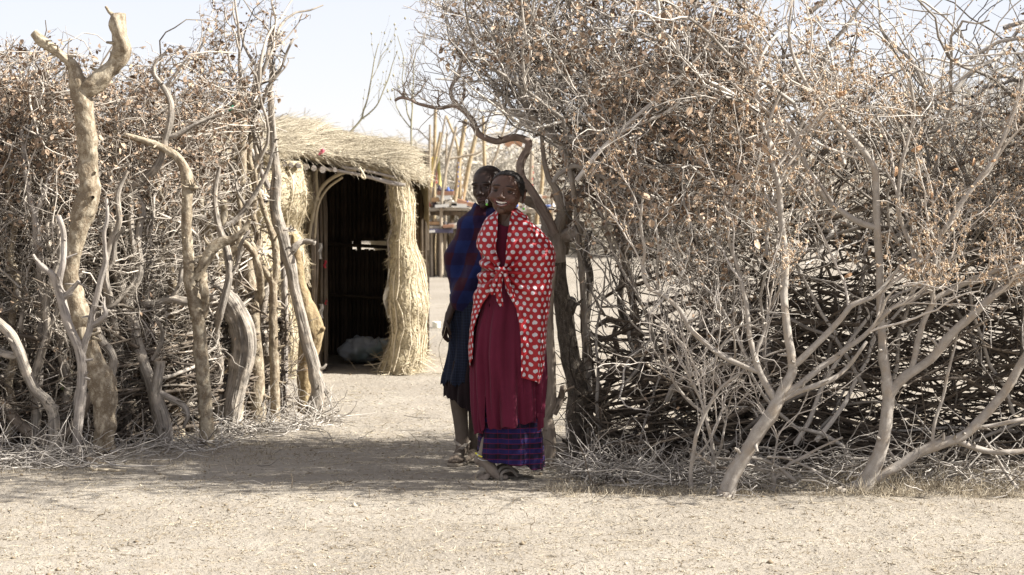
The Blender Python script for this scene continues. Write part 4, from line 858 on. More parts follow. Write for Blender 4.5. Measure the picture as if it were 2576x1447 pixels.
# fine bare twigs of the gatepost tree, fanning over the gateway
rng = np.random.default_rng(88); mb = MB(); par = []; pr = []
for L_ in ([(1250, 356), (1204, 337), (1186, 300), (1148, 266), (1108, 272), (1052, 261), (1013, 246)], [(1147, 264), (1134, 228), (1154, 192), (1161, 152), (1200, 110)], [(1372, 420), (1366, 380), (1362, 330), (1352, 280), (1340, 220), (1330, 150)], [(1400, 355), (1345, 300), (1291, 287), (1250, 262), (1256, 235), (1280, 200)], [(1380, 440), (1350, 410), (1330, 400), (1300, 420), (1270, 430)], [(1350, 180), (1300, 150), (1240, 140), (1180, 110), (1120, 100)], [(1360, 90), (1290, 70), (1210, 60), (1140, 30), (1090, 10)]):
    q = catmull(np.array(L_, float), 10); par.append(PA(q, 12.05+.15*rng.normal())); pr.append(np.full(10, .006))
mb.tubes(np.array(par[5:]), taper(np.array([.008, .008]), 10, .4), 6, tint=.6)
par, pr = np.array(par), np.array(pr)
def lay(par, pr, n, ang, Lr, r, K, cu):
    b, dr, _, _ = spawn(par, pr, n, ang, None, .5, rng, .05); dr = dr+np.array([0, 0, .35]); p = walk(b, dr, rng.uniform(*Lr, len(b)), K, cu, 0, rng); p = p[clear(p)]
    rad = taper(np.full(len(p), r), K, .5); mb.tubes(p, rad, 4, tint=np.clip(rng.normal(.6, .3, len(p)), 0, 1)); return p, rad
a, ar = lay(par, pr, 11, (.4, 1.2), (.12, .38), .0032, 9, .24); b_, br = lay(a, ar, 6, (.5, 1.2), (.06, .2), .002, 6, .3); c_, cr = lay(b_, br, 3, (.5, 1.3), (.03, .1), .0013, 4, .35)
tag(mb.build('twigs', Pb_twig, gt), kind='stuff')
# ---- dead twig litter heaped at the feet of both hedges
def heaps():
    mb = MB(); rng = np.random.default_rng(77)
    def heap(n, xs, ys, h, Lr, r, S=4):
        x = rng.uniform(*xs, n); y = ys(x)+rng.normal(0, .16, n); z = np.abs(rng.normal(0, h, n))+.008; a = rng.uniform(0, 2*math.pi, n)
        p = walk(np.stack((x, y, z), -1), np.stack((np.cos(a), np.sin(a)*.7, rng.normal(0, .22, n)), -1), rng.uniform(*Lr, n), 7, .28, -.02, rng)
        p[..., 2] = np.maximum(p[..., 2], .006); mb.tubes(p, taper(rng.uniform(*r, n), 7, .4), S, tint=np.clip(rng.normal(.6, .3, n), 0, 1))
    heap(750, (.25, 1.15), lambda x: 11.35+.1*np.sin(x*5), .045, (.08, .38), (.0015, .0045))
    heap(480, (.9, 2.75), lambda x: 11.25+0*x, .06, (.1, .5), (.0018, .0045))
    heap(420, (-2.8, -1.5), lambda x: 12.15+(x+2.3)*.55, .022, (.08, .35), (.0015, .004)); heap(260, (-2.9, -2.0), lambda x: 11.95+0*x, .03, (.1, .4), (.0018, .0045))
    heap(380, (-1.7, -1.0), lambda x: 13.2+(x+1.5)*1.4, .02, (.08, .35), (.0015, .004))
    heap(90, (-1.4, .9), lambda x: rng.uniform(11.1, 14, np.shape(x)), .004, (.05, .25), (.001, .0022))
    tag(mb.build('twig_litter', M['twig_pale']), 'loose broken twigs heaped along the foot of both brush fences', 'twigs', kind='stuff')
heaps()
# ------------------------------------------------------------------ the straw hut
HX, HY = float(P(900, 900, 17.2)[0]), 17.2
hut = thing('straw_hut', 'low straw hut with thatched roof and dark open doorway behind the left fence', 'hut', (HX, HY, 0))
def hgrid(pathfn, vs, n, jitter=.012, seed=0):
    """rows at image heights vs; pathfn(v) -> list of (u, d); returns (len(vs), n, 3)"""
    rows = []
    for v in vs:
        pl = np.array(pathfn(v), float)
        q = catmull(np.c_[pl[:, 0], pl[:, 1]*350], n); q[:, 1] /= 350
        z = CAMZ-(v-400)/F*17.0
        x = (q[:, 0]-1288)/F*q[:, 1]
        rows.append(np.stack((x, q[:, 1], np.full(n, z)), -1))
    G = np.array(rows); G[..., 1] += jitter*fbm(G*7, 3, seed); G[..., 0] += jitter*fbm(G*7+9, 3, seed)
    return G
def fuzz(mb, G, n, L, r, seed, dirv=(0, 0, 1), spread=.6, out=.25, tl=(0, 1), lift=.004, K=4, curl=.15):
    """straws lying on a grid surface"""
    rng = np.random.default_rng(seed); A, B, _ = G.shape
    a = rng.uniform(0, A-1.001, n); b = rng.uniform(0, B-1.001, n); ia, ib = a.astype(int), b.astype(int); fa, fb = (a-ia)[:, None], (b-ib)[:, None]
    p = G[ia, ib]*(1-fa)*(1-fb)+G[ia+1, ib]*fa*(1-fb)+G[ia, ib+1]*(1-fa)*fb+G[ia+1, ib+1]*fa*fb
    du = G[ia+1, ib]-G[ia, ib]; dv = G[ia, ib+1]-G[ia, ib]; nn = np.cross(du, dv); nn /= np.linalg.norm(nn, axis=1, keepdims=True)+1e-9
    du /= np.linalg.norm(du, axis=1, keepdims=True)+1e-9; dv /= np.linalg.norm(dv, axis=1, keepdims=True)+1e-9
    nn *= np.where((nn*[0, -1, .35]).sum(1) > 0, 1, -1)[:, None]
    d = du*dirv[0]+dv*dirv[1]+rng.normal(0, spread, (n, 1))*dv*(abs(dirv[0]) > 0)+rng.normal(0, spread, (n, 1))*du*(abs(dirv[0]) < .5)+nn*rng.normal(out*.3, out, (n, 1))
    pts = walk(p+nn*lift, d, rng.uniform(.4, 1.2, n)*L, K, curl, 0, rng); pts[..., 2] = np.maximum(pts[..., 2], .004)
    mb.tubes(pts, taper(rng.uniform(.6, 1.3, n)*r, K, .5), 3, tint=rng.uniform(*tl, n)); return p, nn

vin = lambda v: np.interp(v, [430, 460, 475, 520, 573, 651, 700, 749, 790, 827, 866, 937, 960], [955, 972, 977, 983, 987, 986, 982, 975, 980, 985, 981, 957, 948])
vout = lambda v: np.interp(v, [430, 467, 534, 612, 640, 671, 729, 807, 886, 925, 960], [1016, 1026, 1036, 1036, 1043, 1055, 1064, 1068, 1062, 1056, 1052])
base_v = 400+CAMZ*F/17.0
vs = np.linspace(425, base_v+4, 44)
right = hgrid(lambda v: [(vin(v)+4, 17.45), (vin(v)+1, 17.15), (vin(v)+3, 16.95), ((vin(v)+vout(v))/2, 16.86), (vout(v)-8, 16.97), (vout(v), 17.3), (vout(v)-2, 17.9), (vout(v)-28, 18.5), (vout(v)-110, 19.0)], vs, 60, .02, 2)
M['straw_wall'] = plain_mat('straw_wall', (.26, .21, .125), (.60, .52, .36), rough=.9, sc=90, bd=.006)
mb = MB(); mb.grid(right, tint=.5); w = mb.build('wall', M['straw_wall'], hut); w['label'] = 'bundled straw wall on the right side of the doorway'
mb = MB(); fuzz(mb, right[:, :46], 4600, .06, .0024, 31, (1, .1), .8, .32, (-.3, 1)); fuzz(mb, right[:, 6:34], 1800, .05, .0022, 36, (.6, .8), .9, .4, (-.6, .4))
fuzz(mb, right[-5:], 500, .14, .0035, 34, (.4, .6), .8, .5); tag(mb.build('straw', M['straw'], hut), kind='stuff')
# bent withes tied down over the right wall
rng = np.random.default_rng(9)
for i, b in enumerate(np.linspace(10, 43, 24)):
    bi = int(b); c = right[:, bi].copy(); off = rng.uniform(-.01, .01)
    c[:, 0] += off+.012*fbm(np.stack((vs/90, vs*0+i, vs*0), -1), 2, 3); nrm = np.array([.35+.5*(bi > 34), -1, 0]); c += nrm*.018
    k0 = rng.integers(0, 3); mb = MB(); mb.tubes(c[k0::3], np.full(len(c[k0::3]), rng.uniform(.0035, .0062)), 6, tint=rng.uniform(.5, 1)); mb.build('withe', M['straw'], hut)
# jamb stick with torn sacking on the inner edge
mb = MB(); c = right[:, 8].copy(); c[:, 1] -= .03; mb.tubes(c[::3], np.full(len(c[::3]), .011), 7, tint=.3); mb.build('door_post', M['grey_wood'], hut)
mb = MB(); g = []
for v in np.linspace(650, 800, 14):
    wd = 12+10*math.exp(-((v-752)/28)**2); u0 = vin(v)-wd*.55
    g.append([P(u0+wd*t, v, 17.0-.02*math.sin(t*6+v*.1)+.01*math.sin(v*.3)) for t in np.linspace(0, 1, 7)])
mb.grid(np.array(g)); M['sacking'] = plain_mat('sacking', (.5, .46, .38), (.7, .67, .6), sc=60, bd=.004); mb.build('sacking', M['sacking'], hut)

# left wall: rolls of straw bulging out, running away behind the fence
def lbulge(v): return np.interp(v, [410, 440, 480, 530, 560, 572, 600, 650, 700, 740, 752, 790, 850, 960], [770, 776, 780, 778, 765, 757, 772, 780, 776, 760, 756, 770, 776, 774])
left = hgrid(lambda v: [(lbulge(v)+6, 17.5), (lbulge(v)+3, 17.12), (lbulge(v)-6, 16.88), (lbulge(v)-44, 16.52), (600, 16.25), (480, 16.3), (360, 16.7), (290, 17.4), (265, 18.6)], np.linspace(405, base_v+4, 50), 70, .03, 5)
vv = np.linspace(405, base_v+4, 50); roll = .05*np.cos((vv-490)/175*2*math.pi); left[..., 1] -= roll[:, None]
mb = MB(); mb.grid(left, tint=.55); w = mb.build('wall', M['straw_wall'], hut); w['label'] = 'lumpy straw wall rolled in bands left of the doorway'
mb = MB(); fuzz(mb, left[:, 4:50], 9000, .075, .0026, 37, (.15, 1), .7, .3, (.1, 1)); fuzz(mb, left[:, 4:50], 4000, .08, .0026, 38, (.9, .4), .7, .25, (.1, 1)); tag(mb.build('straw', M['straw'], hut), kind='stuff')
for i, b in enumerate((7, 10, 13, 16, 20, 24, 29, 35)):
    for a0, a1 in ((1, 17), (17, 36), (34, 48)):
        c = left[a0:a1, b].copy(); c[:, 1] -= .03; c[:, 0] += .02*fbm(np.stack((np.linspace(0, 3, len(c))+i, np.zeros(len(c)), np.zeros(len(c))), -1), 2, a0)
        mb = MB(); mb.tubes(c[::3], np.full(len(c[::3]), .007), 6, tint=.9); mb.build('withe', M['straw'], hut)

M['shaded_stick'] = wood_mat('shaded_jamb_stick', (.09, .07, .05), (.24, .19, .14), stri=(60, 60, 6))  # sticks nearest the opening coloured dark to stand for the doorway's shade
# left jamb: bundle of sticks and rags, doorway shade put into its dark straw colour
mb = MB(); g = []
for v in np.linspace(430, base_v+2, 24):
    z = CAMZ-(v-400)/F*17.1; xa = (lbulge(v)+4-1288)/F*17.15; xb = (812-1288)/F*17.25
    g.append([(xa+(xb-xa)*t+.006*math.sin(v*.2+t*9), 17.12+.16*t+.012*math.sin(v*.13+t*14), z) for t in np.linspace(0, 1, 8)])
M['jamb'] = plain_mat('shaded_jamb_straw', (.12, .085, .05), (.30, .22, .13), sc=70, bd=.01)
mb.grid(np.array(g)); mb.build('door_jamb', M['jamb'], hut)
for u, du, d, r in ((786, -6, 17.05, .011), (797, 8, 17.06, .009), (806, -3, 17.12, .012), (815, 4, 17.18, .011), (820, 1, 17.2, .012), (792, 4, 17.0, .008)):
    q = catmull(np.array([(u+du, base_v), (u+rng.uniform(-3, 3), 800), (u+rng.uniform(-4, 4), 650), (u, 520), (u+rng.uniform(-8, 2), 450), (u-4, 425)]), 16)
    mb = MB(); mb.tubes(PA(q, d), np.full(16, r), 7, tint=rng.uniform(.2, .8)); mb.build('stick', M['brown_limb'] if u < 800 else M['shaded_stick'], hut)
for q, r in (([(784, 560), (796, 500), (815, 465), (850, 440), (900, 425), (950, 428)], .014), ([(778, 600), (788, 530), (806, 478), (838, 446), (880, 430)], .012), ([(792, 600), (800, 520), (824, 475), (862, 446)], .009),
             ([(800, 505), (797, 470), (795, 440), (798, 420)], .013)):
    q = catmull(np.array(q, float), 16); mb = MB(); mb.tubes(PA(q, 17.0), np.full(16, r), 7, tint=.6); o = mb.build('bent_rod', M['straw'], hut)
rags = plain_mat('white_sheeting', (.45, .43, .40), (.62, .6, .56), sc=30, bd=.01); red = plain_mat('red_rag', (.40, .03, .05), (.5, .06, .08), sc=30)
for (u, v, w_, h_, m_) in ((805, 612, 9, 40, rags), (808, 765, 10, 36, rags), (818, 655, 6, 20, red), (820, 755, 4, 12, red)):
    g = [[P(u+w_*(s-.5)+2*math.sin(t*7), v+h_*t, 17.06+.015*math.sin(t*9+s*6)) for s in np.linspace(0, 1, 6)] for t in np.linspace(0, 1, 9)]
    mb = MB(); mb.grid(np.array(g)); mb.build('rag', m_, hut)

# back wall: dark upright poles with a row of chinks of daylight
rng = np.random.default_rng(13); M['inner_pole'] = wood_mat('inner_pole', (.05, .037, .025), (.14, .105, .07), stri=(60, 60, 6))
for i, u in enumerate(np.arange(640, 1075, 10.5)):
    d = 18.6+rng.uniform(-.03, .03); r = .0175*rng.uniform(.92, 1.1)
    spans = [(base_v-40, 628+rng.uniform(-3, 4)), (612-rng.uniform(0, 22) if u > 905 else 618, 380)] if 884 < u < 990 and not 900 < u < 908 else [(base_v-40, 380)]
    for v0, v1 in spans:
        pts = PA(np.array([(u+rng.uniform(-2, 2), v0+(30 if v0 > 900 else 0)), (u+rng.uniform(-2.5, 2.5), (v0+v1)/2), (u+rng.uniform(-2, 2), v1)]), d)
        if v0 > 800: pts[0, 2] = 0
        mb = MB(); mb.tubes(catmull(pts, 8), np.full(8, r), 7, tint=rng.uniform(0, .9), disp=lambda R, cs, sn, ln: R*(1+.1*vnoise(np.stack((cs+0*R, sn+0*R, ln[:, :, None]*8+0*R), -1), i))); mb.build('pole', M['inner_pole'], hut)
# earth daub behind the poles, left open along the chinks
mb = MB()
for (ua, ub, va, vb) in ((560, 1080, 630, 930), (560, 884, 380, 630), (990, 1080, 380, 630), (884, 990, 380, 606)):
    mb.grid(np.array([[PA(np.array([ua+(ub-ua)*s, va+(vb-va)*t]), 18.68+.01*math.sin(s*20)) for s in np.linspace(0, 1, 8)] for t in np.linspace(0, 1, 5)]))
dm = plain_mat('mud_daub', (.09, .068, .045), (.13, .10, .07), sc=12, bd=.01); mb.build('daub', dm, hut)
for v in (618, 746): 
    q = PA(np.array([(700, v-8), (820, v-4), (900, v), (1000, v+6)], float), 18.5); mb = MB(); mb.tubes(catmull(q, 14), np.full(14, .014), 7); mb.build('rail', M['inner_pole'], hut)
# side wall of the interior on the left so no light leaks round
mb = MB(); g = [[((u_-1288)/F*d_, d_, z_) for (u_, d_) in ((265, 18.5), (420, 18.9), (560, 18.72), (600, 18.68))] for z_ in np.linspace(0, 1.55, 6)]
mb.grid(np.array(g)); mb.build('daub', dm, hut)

# roof: a thick mat of thatch over a low dome
top = lambda u: np.interp(u, [300, 420, 560, 640, 696, 760, 801, 870, 931, 980, 1009, 1035, 1062, 1075], [345, 322, 309, 307, 309, 316, 324, 337, 350, 362, 373, 395, 428, 446])
bot = lambda u: np.interp(u, [300, 420, 560, 655, 720, 785, 840, 905, 960, 1009, 1045, 1075], [412, 405, 401, 399, 397, 399, 405, 416, 427, 440, 452, 462])
us = np.linspace(250, 1066, 90); prof = []
for u in us:
    e = np.clip((1075-u)/60, 0, 1)**.6   # rounding towards the tip
    vt, vb_ = top(u)+7, bot(u); zt = CAMZ-(vt-400)/F*17.7; zb = CAMZ-(vb_-400)/F*16.62; th = .05*e+.02
    col = [(16.95, zb-.005), (16.75, zb-.012), (16.62, zb), (16.58, zb+th*.6), (16.66, zb+th*1.1), (16.9, zb+(zt-zb)*.45+.02), (17.25, zb+(zt-zb)*.82), (17.7, zt), (18.2, zt-.02), (18.7, zt-.12), (19.0, zt-.32), (19.0, zt-.4)]
    fr = float(np.interp(u, [400, 600, 700, 770, 830], [.55, .52, .30, -.12, -.2])); col = [(a-fr*min(1, max(0, (17.7-a)/.8)), b_-(.0 if a > 16.9 else (b_-CAMZ)*0+fr*(CAMZ-b_)/-17*0)) for a, b_ in col]
    cc = catmull(np.array(col), 34)
    dd_ = 17.6+(cc[:, 0]-17.6)*(.25+.75*e)
    x = (u-1288)/F*17.2
    prof.append(np.stack((np.full(34, x), dd_, cc[:, 1]), -1))
roofg = np.array(prof); roofg += np.array([0, .02, .022])*fbm(roofg*np.array([3, 8, 8]), 3, 6)[..., None]
M['thatch'] = plain_mat('thatch', (.20, .165, .11), (.42, .36, .26), rough=.9, sc=40, bd=.012)
mb = MB(); mb.grid(roofg, tint=.5); roof = mb.build('roof', M['thatch'], hut)
mb = MB(); M['thatch_straw'] = plain_mat('thatch_straw', (.24, .20, .14), (.60, .53, .40), rough=.7, sc=6)
fuzz(mb, roofg[8:78, 5:30], 17000, .30, .0021, 41, (1, .0), .14, .035, (-.1, 1.1), .004, 5, .05)
fuzz(mb, roofg[8:86, 3:14], 3000, .14, .0022, 42, (.8, -.5), .5, .12, (-.1, 1.1), .008, 4, .12)
fuzz(mb, roofg[76:, 2:28], 2600, .085, .0022, 43, (1, -.2), .8, .35, (0, 1), .006, 4, .15)
fuzz(mb, roofg[10:80, 1:4], 500, .05, .0025, 44, (.3, -1), .8, .2, (-.3, .7), .0, 4, .15)
o = mb.build('thatch_straw', M['thatch_straw'], roof); o.location = (-hut.location-roof.location) if False else o.location; tag(o, kind='stuff')
o.parent = hut; o.location = -hut.location
# battens and rafter ends under the eave
for q, r in (([(812, 424), (870, 433), (930, 446), (985, 462), (1020, 466)], .012), ([(860, 420), (920, 430), (1000, 448)], .010), ([(905, 440), (960, 452), (1012, 464)], .010)):
    q = catmull(np.array(q, float), 14); mb = MB(); mb.tubes(PA(q, 16.80), np.full(14, r), 8, tint=.8, cap=True); mb.build('batten', M['grey_wood'], hut)
for i, (u, v) in enumerate(((716, 412), (733, 416), (752, 418), (770, 420), (790, 424), (655, 414), (680, 413), (812, 428), (640, 414), (843, 428))):
    a = P(u, v, 16.72 if u > 760 else 16.5); mb = MB(); mb.tubes(np.array([a, a+np.array([-.05, .3, .02]), a+np.array([-.1, .8, .06])]), np.array([.02, .021, .021])*rng.uniform(.7, 1.1), 9, tint=rng.uniform(.3, .9), cap=True); mb.build('rafter', M['grey_wood'], hut)
mb = MB(); a = P(912, 432, 16.74)
mb.tubes(catmull(np.array([a+np.array([-.02, 0, .03]), a+np.array([.01, -.02, -.02]), a+np.array([.02, -.01, -.05]), a+np.array([-.01, 0, -.03]), a+np.array([.015, 0, .02])]), 14), np.full(14, .006), 6, tint=1); mb.build('knotted_tie', M['straw'], hut)
# red rag caught on the thatch
g = [[P(803+12*s+3*math.sin(t*5), 375+14*t+2*math.sin(s*6), 16.72+.02*math.sin(s*7+t*5)) for s in np.linspace(0, 1, 7)] for t in np.linspace(0, 1, 7)]
mb = MB(); mb.grid(np.array(g)); tag(mb.build('red_rag', plain_mat('pink_rag', (.55, .10, .14), (.65, .2, .24), sc=40), origin=P(806, 380, 16.72)), 'small crumpled red rag caught on the thatched roof', 'rag')
# crumpled sack with grass on the hut floor
rng = np.random.default_rng(3)
def sack():
    mb = MB(); c = P(905, 905, 17.9); c[2] = .09
    th = np.linspace(0, 2*math.pi, 40, endpoint=False); ph = np.linspace(.02, math.pi-.02, 24)[:, None]
    g = np.stack((.15*np.sin(ph)*np.cos(th), .12*np.sin(ph)*np.sin(th), .09*np.cos(ph)*np.ones(40)), -1); g *= (1+.35*fbm(g*14, 3, 4))[..., None]
    g2 = g*.75+np.array([.16, -.05, .02]); g2 *= (1+.15*fbm(g2*18, 2, 9))[..., None]
    mb.grid(g+c, close=True); mb.grid(g2+c, close=True)
    m = plain_mat('plastic_sack', (.33, .35, .37), (.45, .47, .48), sc=10, bd=.01, rough=.35, spec=.5, c3=(.22, .28, .27))
    tag(mb.build('plastic_sack', m, origin=(c[0], c[1], 0)), 'crumpled greyish plastic sack lying on the dark hut floor', 'sack')
sack()
mb = MB(); c = np.array([(1098-1288)/F*21.5, 21.5, 0])
zz = np.linspace(.0, .055, 5); th = np.linspace(0, 2*math.pi, 20, endpoint=False)
mb.grid(np.array([np.stack((c[0]+(.034+.1*z)*np.cos(th), c[1]+(.034+.1*z)*np.sin(th), np.full(20, z+.004)), -1) for z in zz]+[np.stack((c[0]+.034*np.cos(th), c[1]+.034*np.sin(th), np.full(20, .045)), -1)]), close=True)
tag(mb.build('plastic_cup', plain_mat('cream_plastic', (.72, .68, .55), (.78, .75, .62), rough=.5), origin=c), 'small cream plastic pot on the sand between the hut and the people', 'pot')

# ---- slim green-grey saplings beside and above the roof
def sapling(label, limbs, d, seed):
    root = thing('slim_sapling', label, 'sapling', (float(P(limbs[0][0][0], 400, d)[0]), d, 0), 'slim whip-like saplings by the hut')
    mt = M['sap']; make_trunk('stem', None, None, limbs, d, mt, S=7, lump=.04, seed=seed, parent=root, wob=.03)
    rng = np.random.default_rng(seed); mb = MB(); par = []; pr = []
    for L in limbs:
        q = catmull(np.array([a[:3] for a in L], float), 16); q = q[q[:, 1] < 330]
        if len(q) < 4: continue
        q = q[np.linspace(0, len(q)-1, 6).astype(int)]; par.append(PA(q[:, :2], d)); pr.append(q[:, 2]/F*d)
    if par:
        b, dr, r, _ = spawn(np.array(par), np.array(pr), 6, (.2, .6), None, .6, rng); p = walk(b, dr, rng.uniform(.08, .35, len(b)), 6, .1, .03, rng)
        mb.tubes(p, taper(np.clip(r, .0012, .002), 6, .5), 3, tint=.7)
        o_ = np.array([[1, 0, 0], [0, .4, 0], [-1, 0, 0], [0, -.4, 0], [0, 0, 1.8], [0, 0, -1.8]], float); e = np.concatenate((p[:, -1], p[:, 3])); s = rng.uniform(.003, .009, len(e))
        Tt = np.array([(0, 1, 4), (1, 2, 4), (2, 3, 4), (3, 0, 4), (1, 0, 5), (2, 1, 5), (3, 2, 5), (0, 3, 5)])
        mb.add((e[:, None]+o_[None]*s[:, None, None]).reshape(-1, 3), tris=(Tt[None]+np.arange(len(e))[:, None, None]*6).reshape(-1, 3), tint=.3)
        tag(mb.build('twigs', mt, root), kind='stuff')
M['sap'] = plain_mat('sap_bark', (.26, .24, .16), (.40, .37, .26), sc=30)
sapling('slim sapling rising straight past the right tip of the hut roof', [
    [(1034, 890, 3.2), (1034, 800, 3), (1031, 650, 3), (1032, 533, 3), (1038, 490, 3), (1039, 473, 3), (1038, 418, 3), (1035, 356, 2.6), (1035, 309, 2.4), (1038, 265, 2), (1040, 200, 1.6), (1044, 140, 1.2), (1060, 110, 1)],
    [(1035, 309, 2), (1029, 295, 2), (1024, 280, 1.8), (1021, 251, 1.6), (1012, 200, 1.3), (1016, 150, 1), (1000, 90, .8)],
    [(1034, 323, 1.6), (1020, 306, 1.5), (1006, 286, 1.3), (996, 262, 1), (992, 230, .8)]], 18.7, 301)
sapling('slim sapling leaning right over the crest of the thatched roof', [
    [(800, 940, 3.2, 1.2), (820, 700, 3.2, 1.2), (835, 500, 3, 1.0), (846, 380, 3, .3), (853, 364, 3, 0), (880, 334, 2.8), (908, 301, 2.6), (914, 280, 2.4), (924, 250, 2), (934, 200, 1.8), (942, 150, 1.5), (952, 110, 1)],
    [(908, 301, 2.2), (930, 284, 2), (950, 262, 1.8), (966, 225, 1.6), (978, 196, 1.5), (988, 160, 1.2), (1000, 128, .9)],
    [(932, 205, 1.2), (950, 170, 1), (960, 140, .8), (978, 120, .6)]], 18.2, 303)
# ------------------------------------------------------------------ the souvenir rack and everything beyond the gateway
RD = 31.0
RK = thing('display_rack', 'rough pole rack with shelves of clutter standing beyond the gateway', 'rack', (float(P(1120, 690, RD)[0]), RD, 0))
M['pole_yellow'] = wood_mat('pole_yellow', (.27, .20, .11), (.50, .42, .28), (.36, .26, .15), stri=(30, 30, 20), bd=.004, spk=(.75, .65, .45))
M['pole_grey'] = wood_mat('pole_grey', (.26, .21, .15), (.5, .43, .33), stri=(50, 50, 6))
M['pole_dark'] = wood_mat('pole_dark', (.09, .07, .05), (.22, .17, .12), stri=(50, 50, 6))
def rpole(pts, r, m, d=RD, toground=True):
    q = list(pts)
    if toground: q = q+[(q[-1][0]+1, 400+CAMZ*F/d)]
    p = PA(np.array(q, float), d); p = catmull(p, 16)
    if toground: p[-1, 2] = -.03
    mb = MB(); mb.tubes(p, np.linspace(r*.75, r, 16)/F*d, 8, tint=.5, cap=True, disp=lambda R, cs, sn, ln: R*(1+.12*vnoise(np.stack((cs+0*R, sn+0*R, ln[:, :, None]*5+0*R), -1), int(q[0][0]))))
    return mb.build('pole', M[m], RK)
for pts, r, m, dd in (([(1082, 314), (1080, 420), (1078, 570)], 4, 'pole_grey', 31.3), ([(1095, 275), (1094, 340), (1092, 480)], 5.5, 'pole_yellow', 31.5), ([(1108, 332), (1098, 385), (1087, 440), (1084, 500)], 4.5, 'pole_yellow', 31.2),
        ([(1121, 291), (1106, 375), (1092, 460), (1086, 520)], 3, 'pole_grey', 30.9), ([(1122, 291), (1132, 315), (1145, 345), (1153, 385), (1157, 440)], 3.8, 'pole_yellow', 31.6), ([(1148, 319), (1136, 368), (1123, 421), (1114, 480), (1110, 520), (1110, 600)], 4.5, 'pole_grey', 30.7),
        ([(1124, 335), (1122, 400), (1121, 481)], 3, 'pole_grey', 31.7), ([(1171, 300), (1164, 345), (1157, 395), (1151, 450), (1146, 490), (1136, 560)], 6.5, 'pole_yellow', 31.2), ([(1201, 325), (1190, 370), (1176, 436), (1166, 490), (1160, 530)], 6.5, 'pole_yellow', 31.0),
        ([(1215, 291), (1217, 350), (1219, 420), (1222, 520)], 5, 'pole_yellow', 31.8), ([(1277, 293), (1262, 345), (1246, 400), (1236, 440)], 3.5, 'pole_grey', 32.0), ([(1318, 372), (1312, 430), (1304, 500), (1296, 560)], 6, 'pole_yellow', 31.4),
        ([(1338, 380), (1335, 450), (1330, 520)], 7, 'pole_grey', 31.2), ([(1366, 400), (1362, 480), (1350, 560)], 6, 'pole_yellow', 31.6), ([(1392, 360), (1390, 500)], 5, 'pole_grey', 31.5)):
    rpole(pts, r, m, dd)
rng = np.random.default_rng(6)
for i, u in enumerate(np.r_[np.linspace(1060, 1146, 14), np.linspace(1156, 1400, 22)]):
    rpole([(u+rng.uniform(-3, 3), 575), (u+rng.uniform(-3, 3), 630)], rng.uniform(4, 5.5), 'pole_dark' if i % 3 else 'pole_grey', 31+rng.uniform(-.25, .35))
def board(u0, u1, v, dep, th, m, d=RD, tilt=0, name='board'):
    a, b = P(u0, v, d), P(u1, v+tilt, d); c = (a+b)/2; mb = MB()
    L = np.linalg.norm(b-a); ang = math.atan2(b[2]-a[2], b[0]-a[0]); R = np.array([[math.cos(ang), 0, -math.sin(ang)], [0, 1, 0], [math.sin(ang), 0, math.cos(ang)]])
    mb.box(c, (L, dep, th), R); return mb.build(name, m, RK, smooth=False)
rb = plain_mat('redbrown_board', (.26, .14, .09), (.34, .19, .12), sc=20); ob = plain_mat('orange_board', (.36, .22, .11), (.44, .28, .15), sc=20); gb = plain_mat('grey_board', (.30, .26, .2), (.46, .41, .34), sc=20)
wb = plain_mat('whitish_board', (.55, .52, .47), (.68, .66, .6), sc=12); pb = plain_mat('purple_cloth', (.07, .065, .10), (.12, .11, .15), sc=12)
board(1044, 1180, 526, .5, .03, gb); board(1055, 1180, 536, .5, .05, M['pole_dark'], RD+.1); board(1176, 1400, 530, .5, .05, gb, RD+.1)
for u0, u1, v, m_, t_ in ((1100, 1142, 486, rb, 0), (1086, 1107, 502, ob, 1), (1106, 1135, 498, wb, -2), (1120, 1150, 510, gb, 3), (1050, 1150, 570, gb, 0), (1072, 1110, 561, ob, 2), (1060, 1130, 579, gb, 0), (1130, 1180, 566, wb, -3), (1136, 1175, 516, wb, 2), (1150, 1192, 505, rb, 12), (1180, 1400, 572, gb, 0)):
    board(u0, u1, v, .35, .05, m_, RD-.12+.03*(v % 3), t_)
board(1054, 1140, 581, .08, .05, pb, RD-.32)
for i in range(30):
    u = rng.uniform(1052, 1172) if i < 20 else rng.uniform(1290, 1395); row = (494, 508, 518, 528, 540, 564, 572, 584)[rng.integers(8)]
    if row < 515 and u < 1090: continue
    board(u-rng.uniform(6, 20), u+rng.uniform(6, 20), row+rng.uniform(-3, 3), rng.uniform(.1, .3), rng.uniform(.02, .06), (rb, gb, gb, M['pole_dark'], wb, M['pole_grey'], ob)[rng.integers(7)], RD+rng.uniform(-.35, .1), rng.uniform(-4, 4))
M['clutter'] = [plain_mat('clutter_%s' % n, a, b, sc=20) for n, a, b in (('white', (.6, .6, .58), (.75, .74, .7)), ('red', (.4, .06, .05), (.5, .12, .1)), ('blue', (.08, .12, .35), (.12, .2, .45)), ('tan', (.45, .33, .2), (.6, .45, .3)), ('dark', (.05, .04, .05), (.1, .08, .09)))]
ki = ('white', 'red', 'blue', 'tan', 'dark')
spotsT = []
for row, (v, n, ua, ub, sh) in enumerate(((521, 12, 1062, 1180, 'upper shelf'), (566, 11, 1064, 1176, 'lower shelf'), (482, 4, 1103, 1140, 'red-brown board'), (523, 7, 1290, 1398, 'far right shelf'))):
    for j in range(n): spotsT.append((ua+(ub-ua)*(j+.5+rng.uniform(-.3, .3))/n, v, sh, j))
num = 'first second third fourth fifth sixth seventh eighth ninth tenth eleventh twelfth'.split()
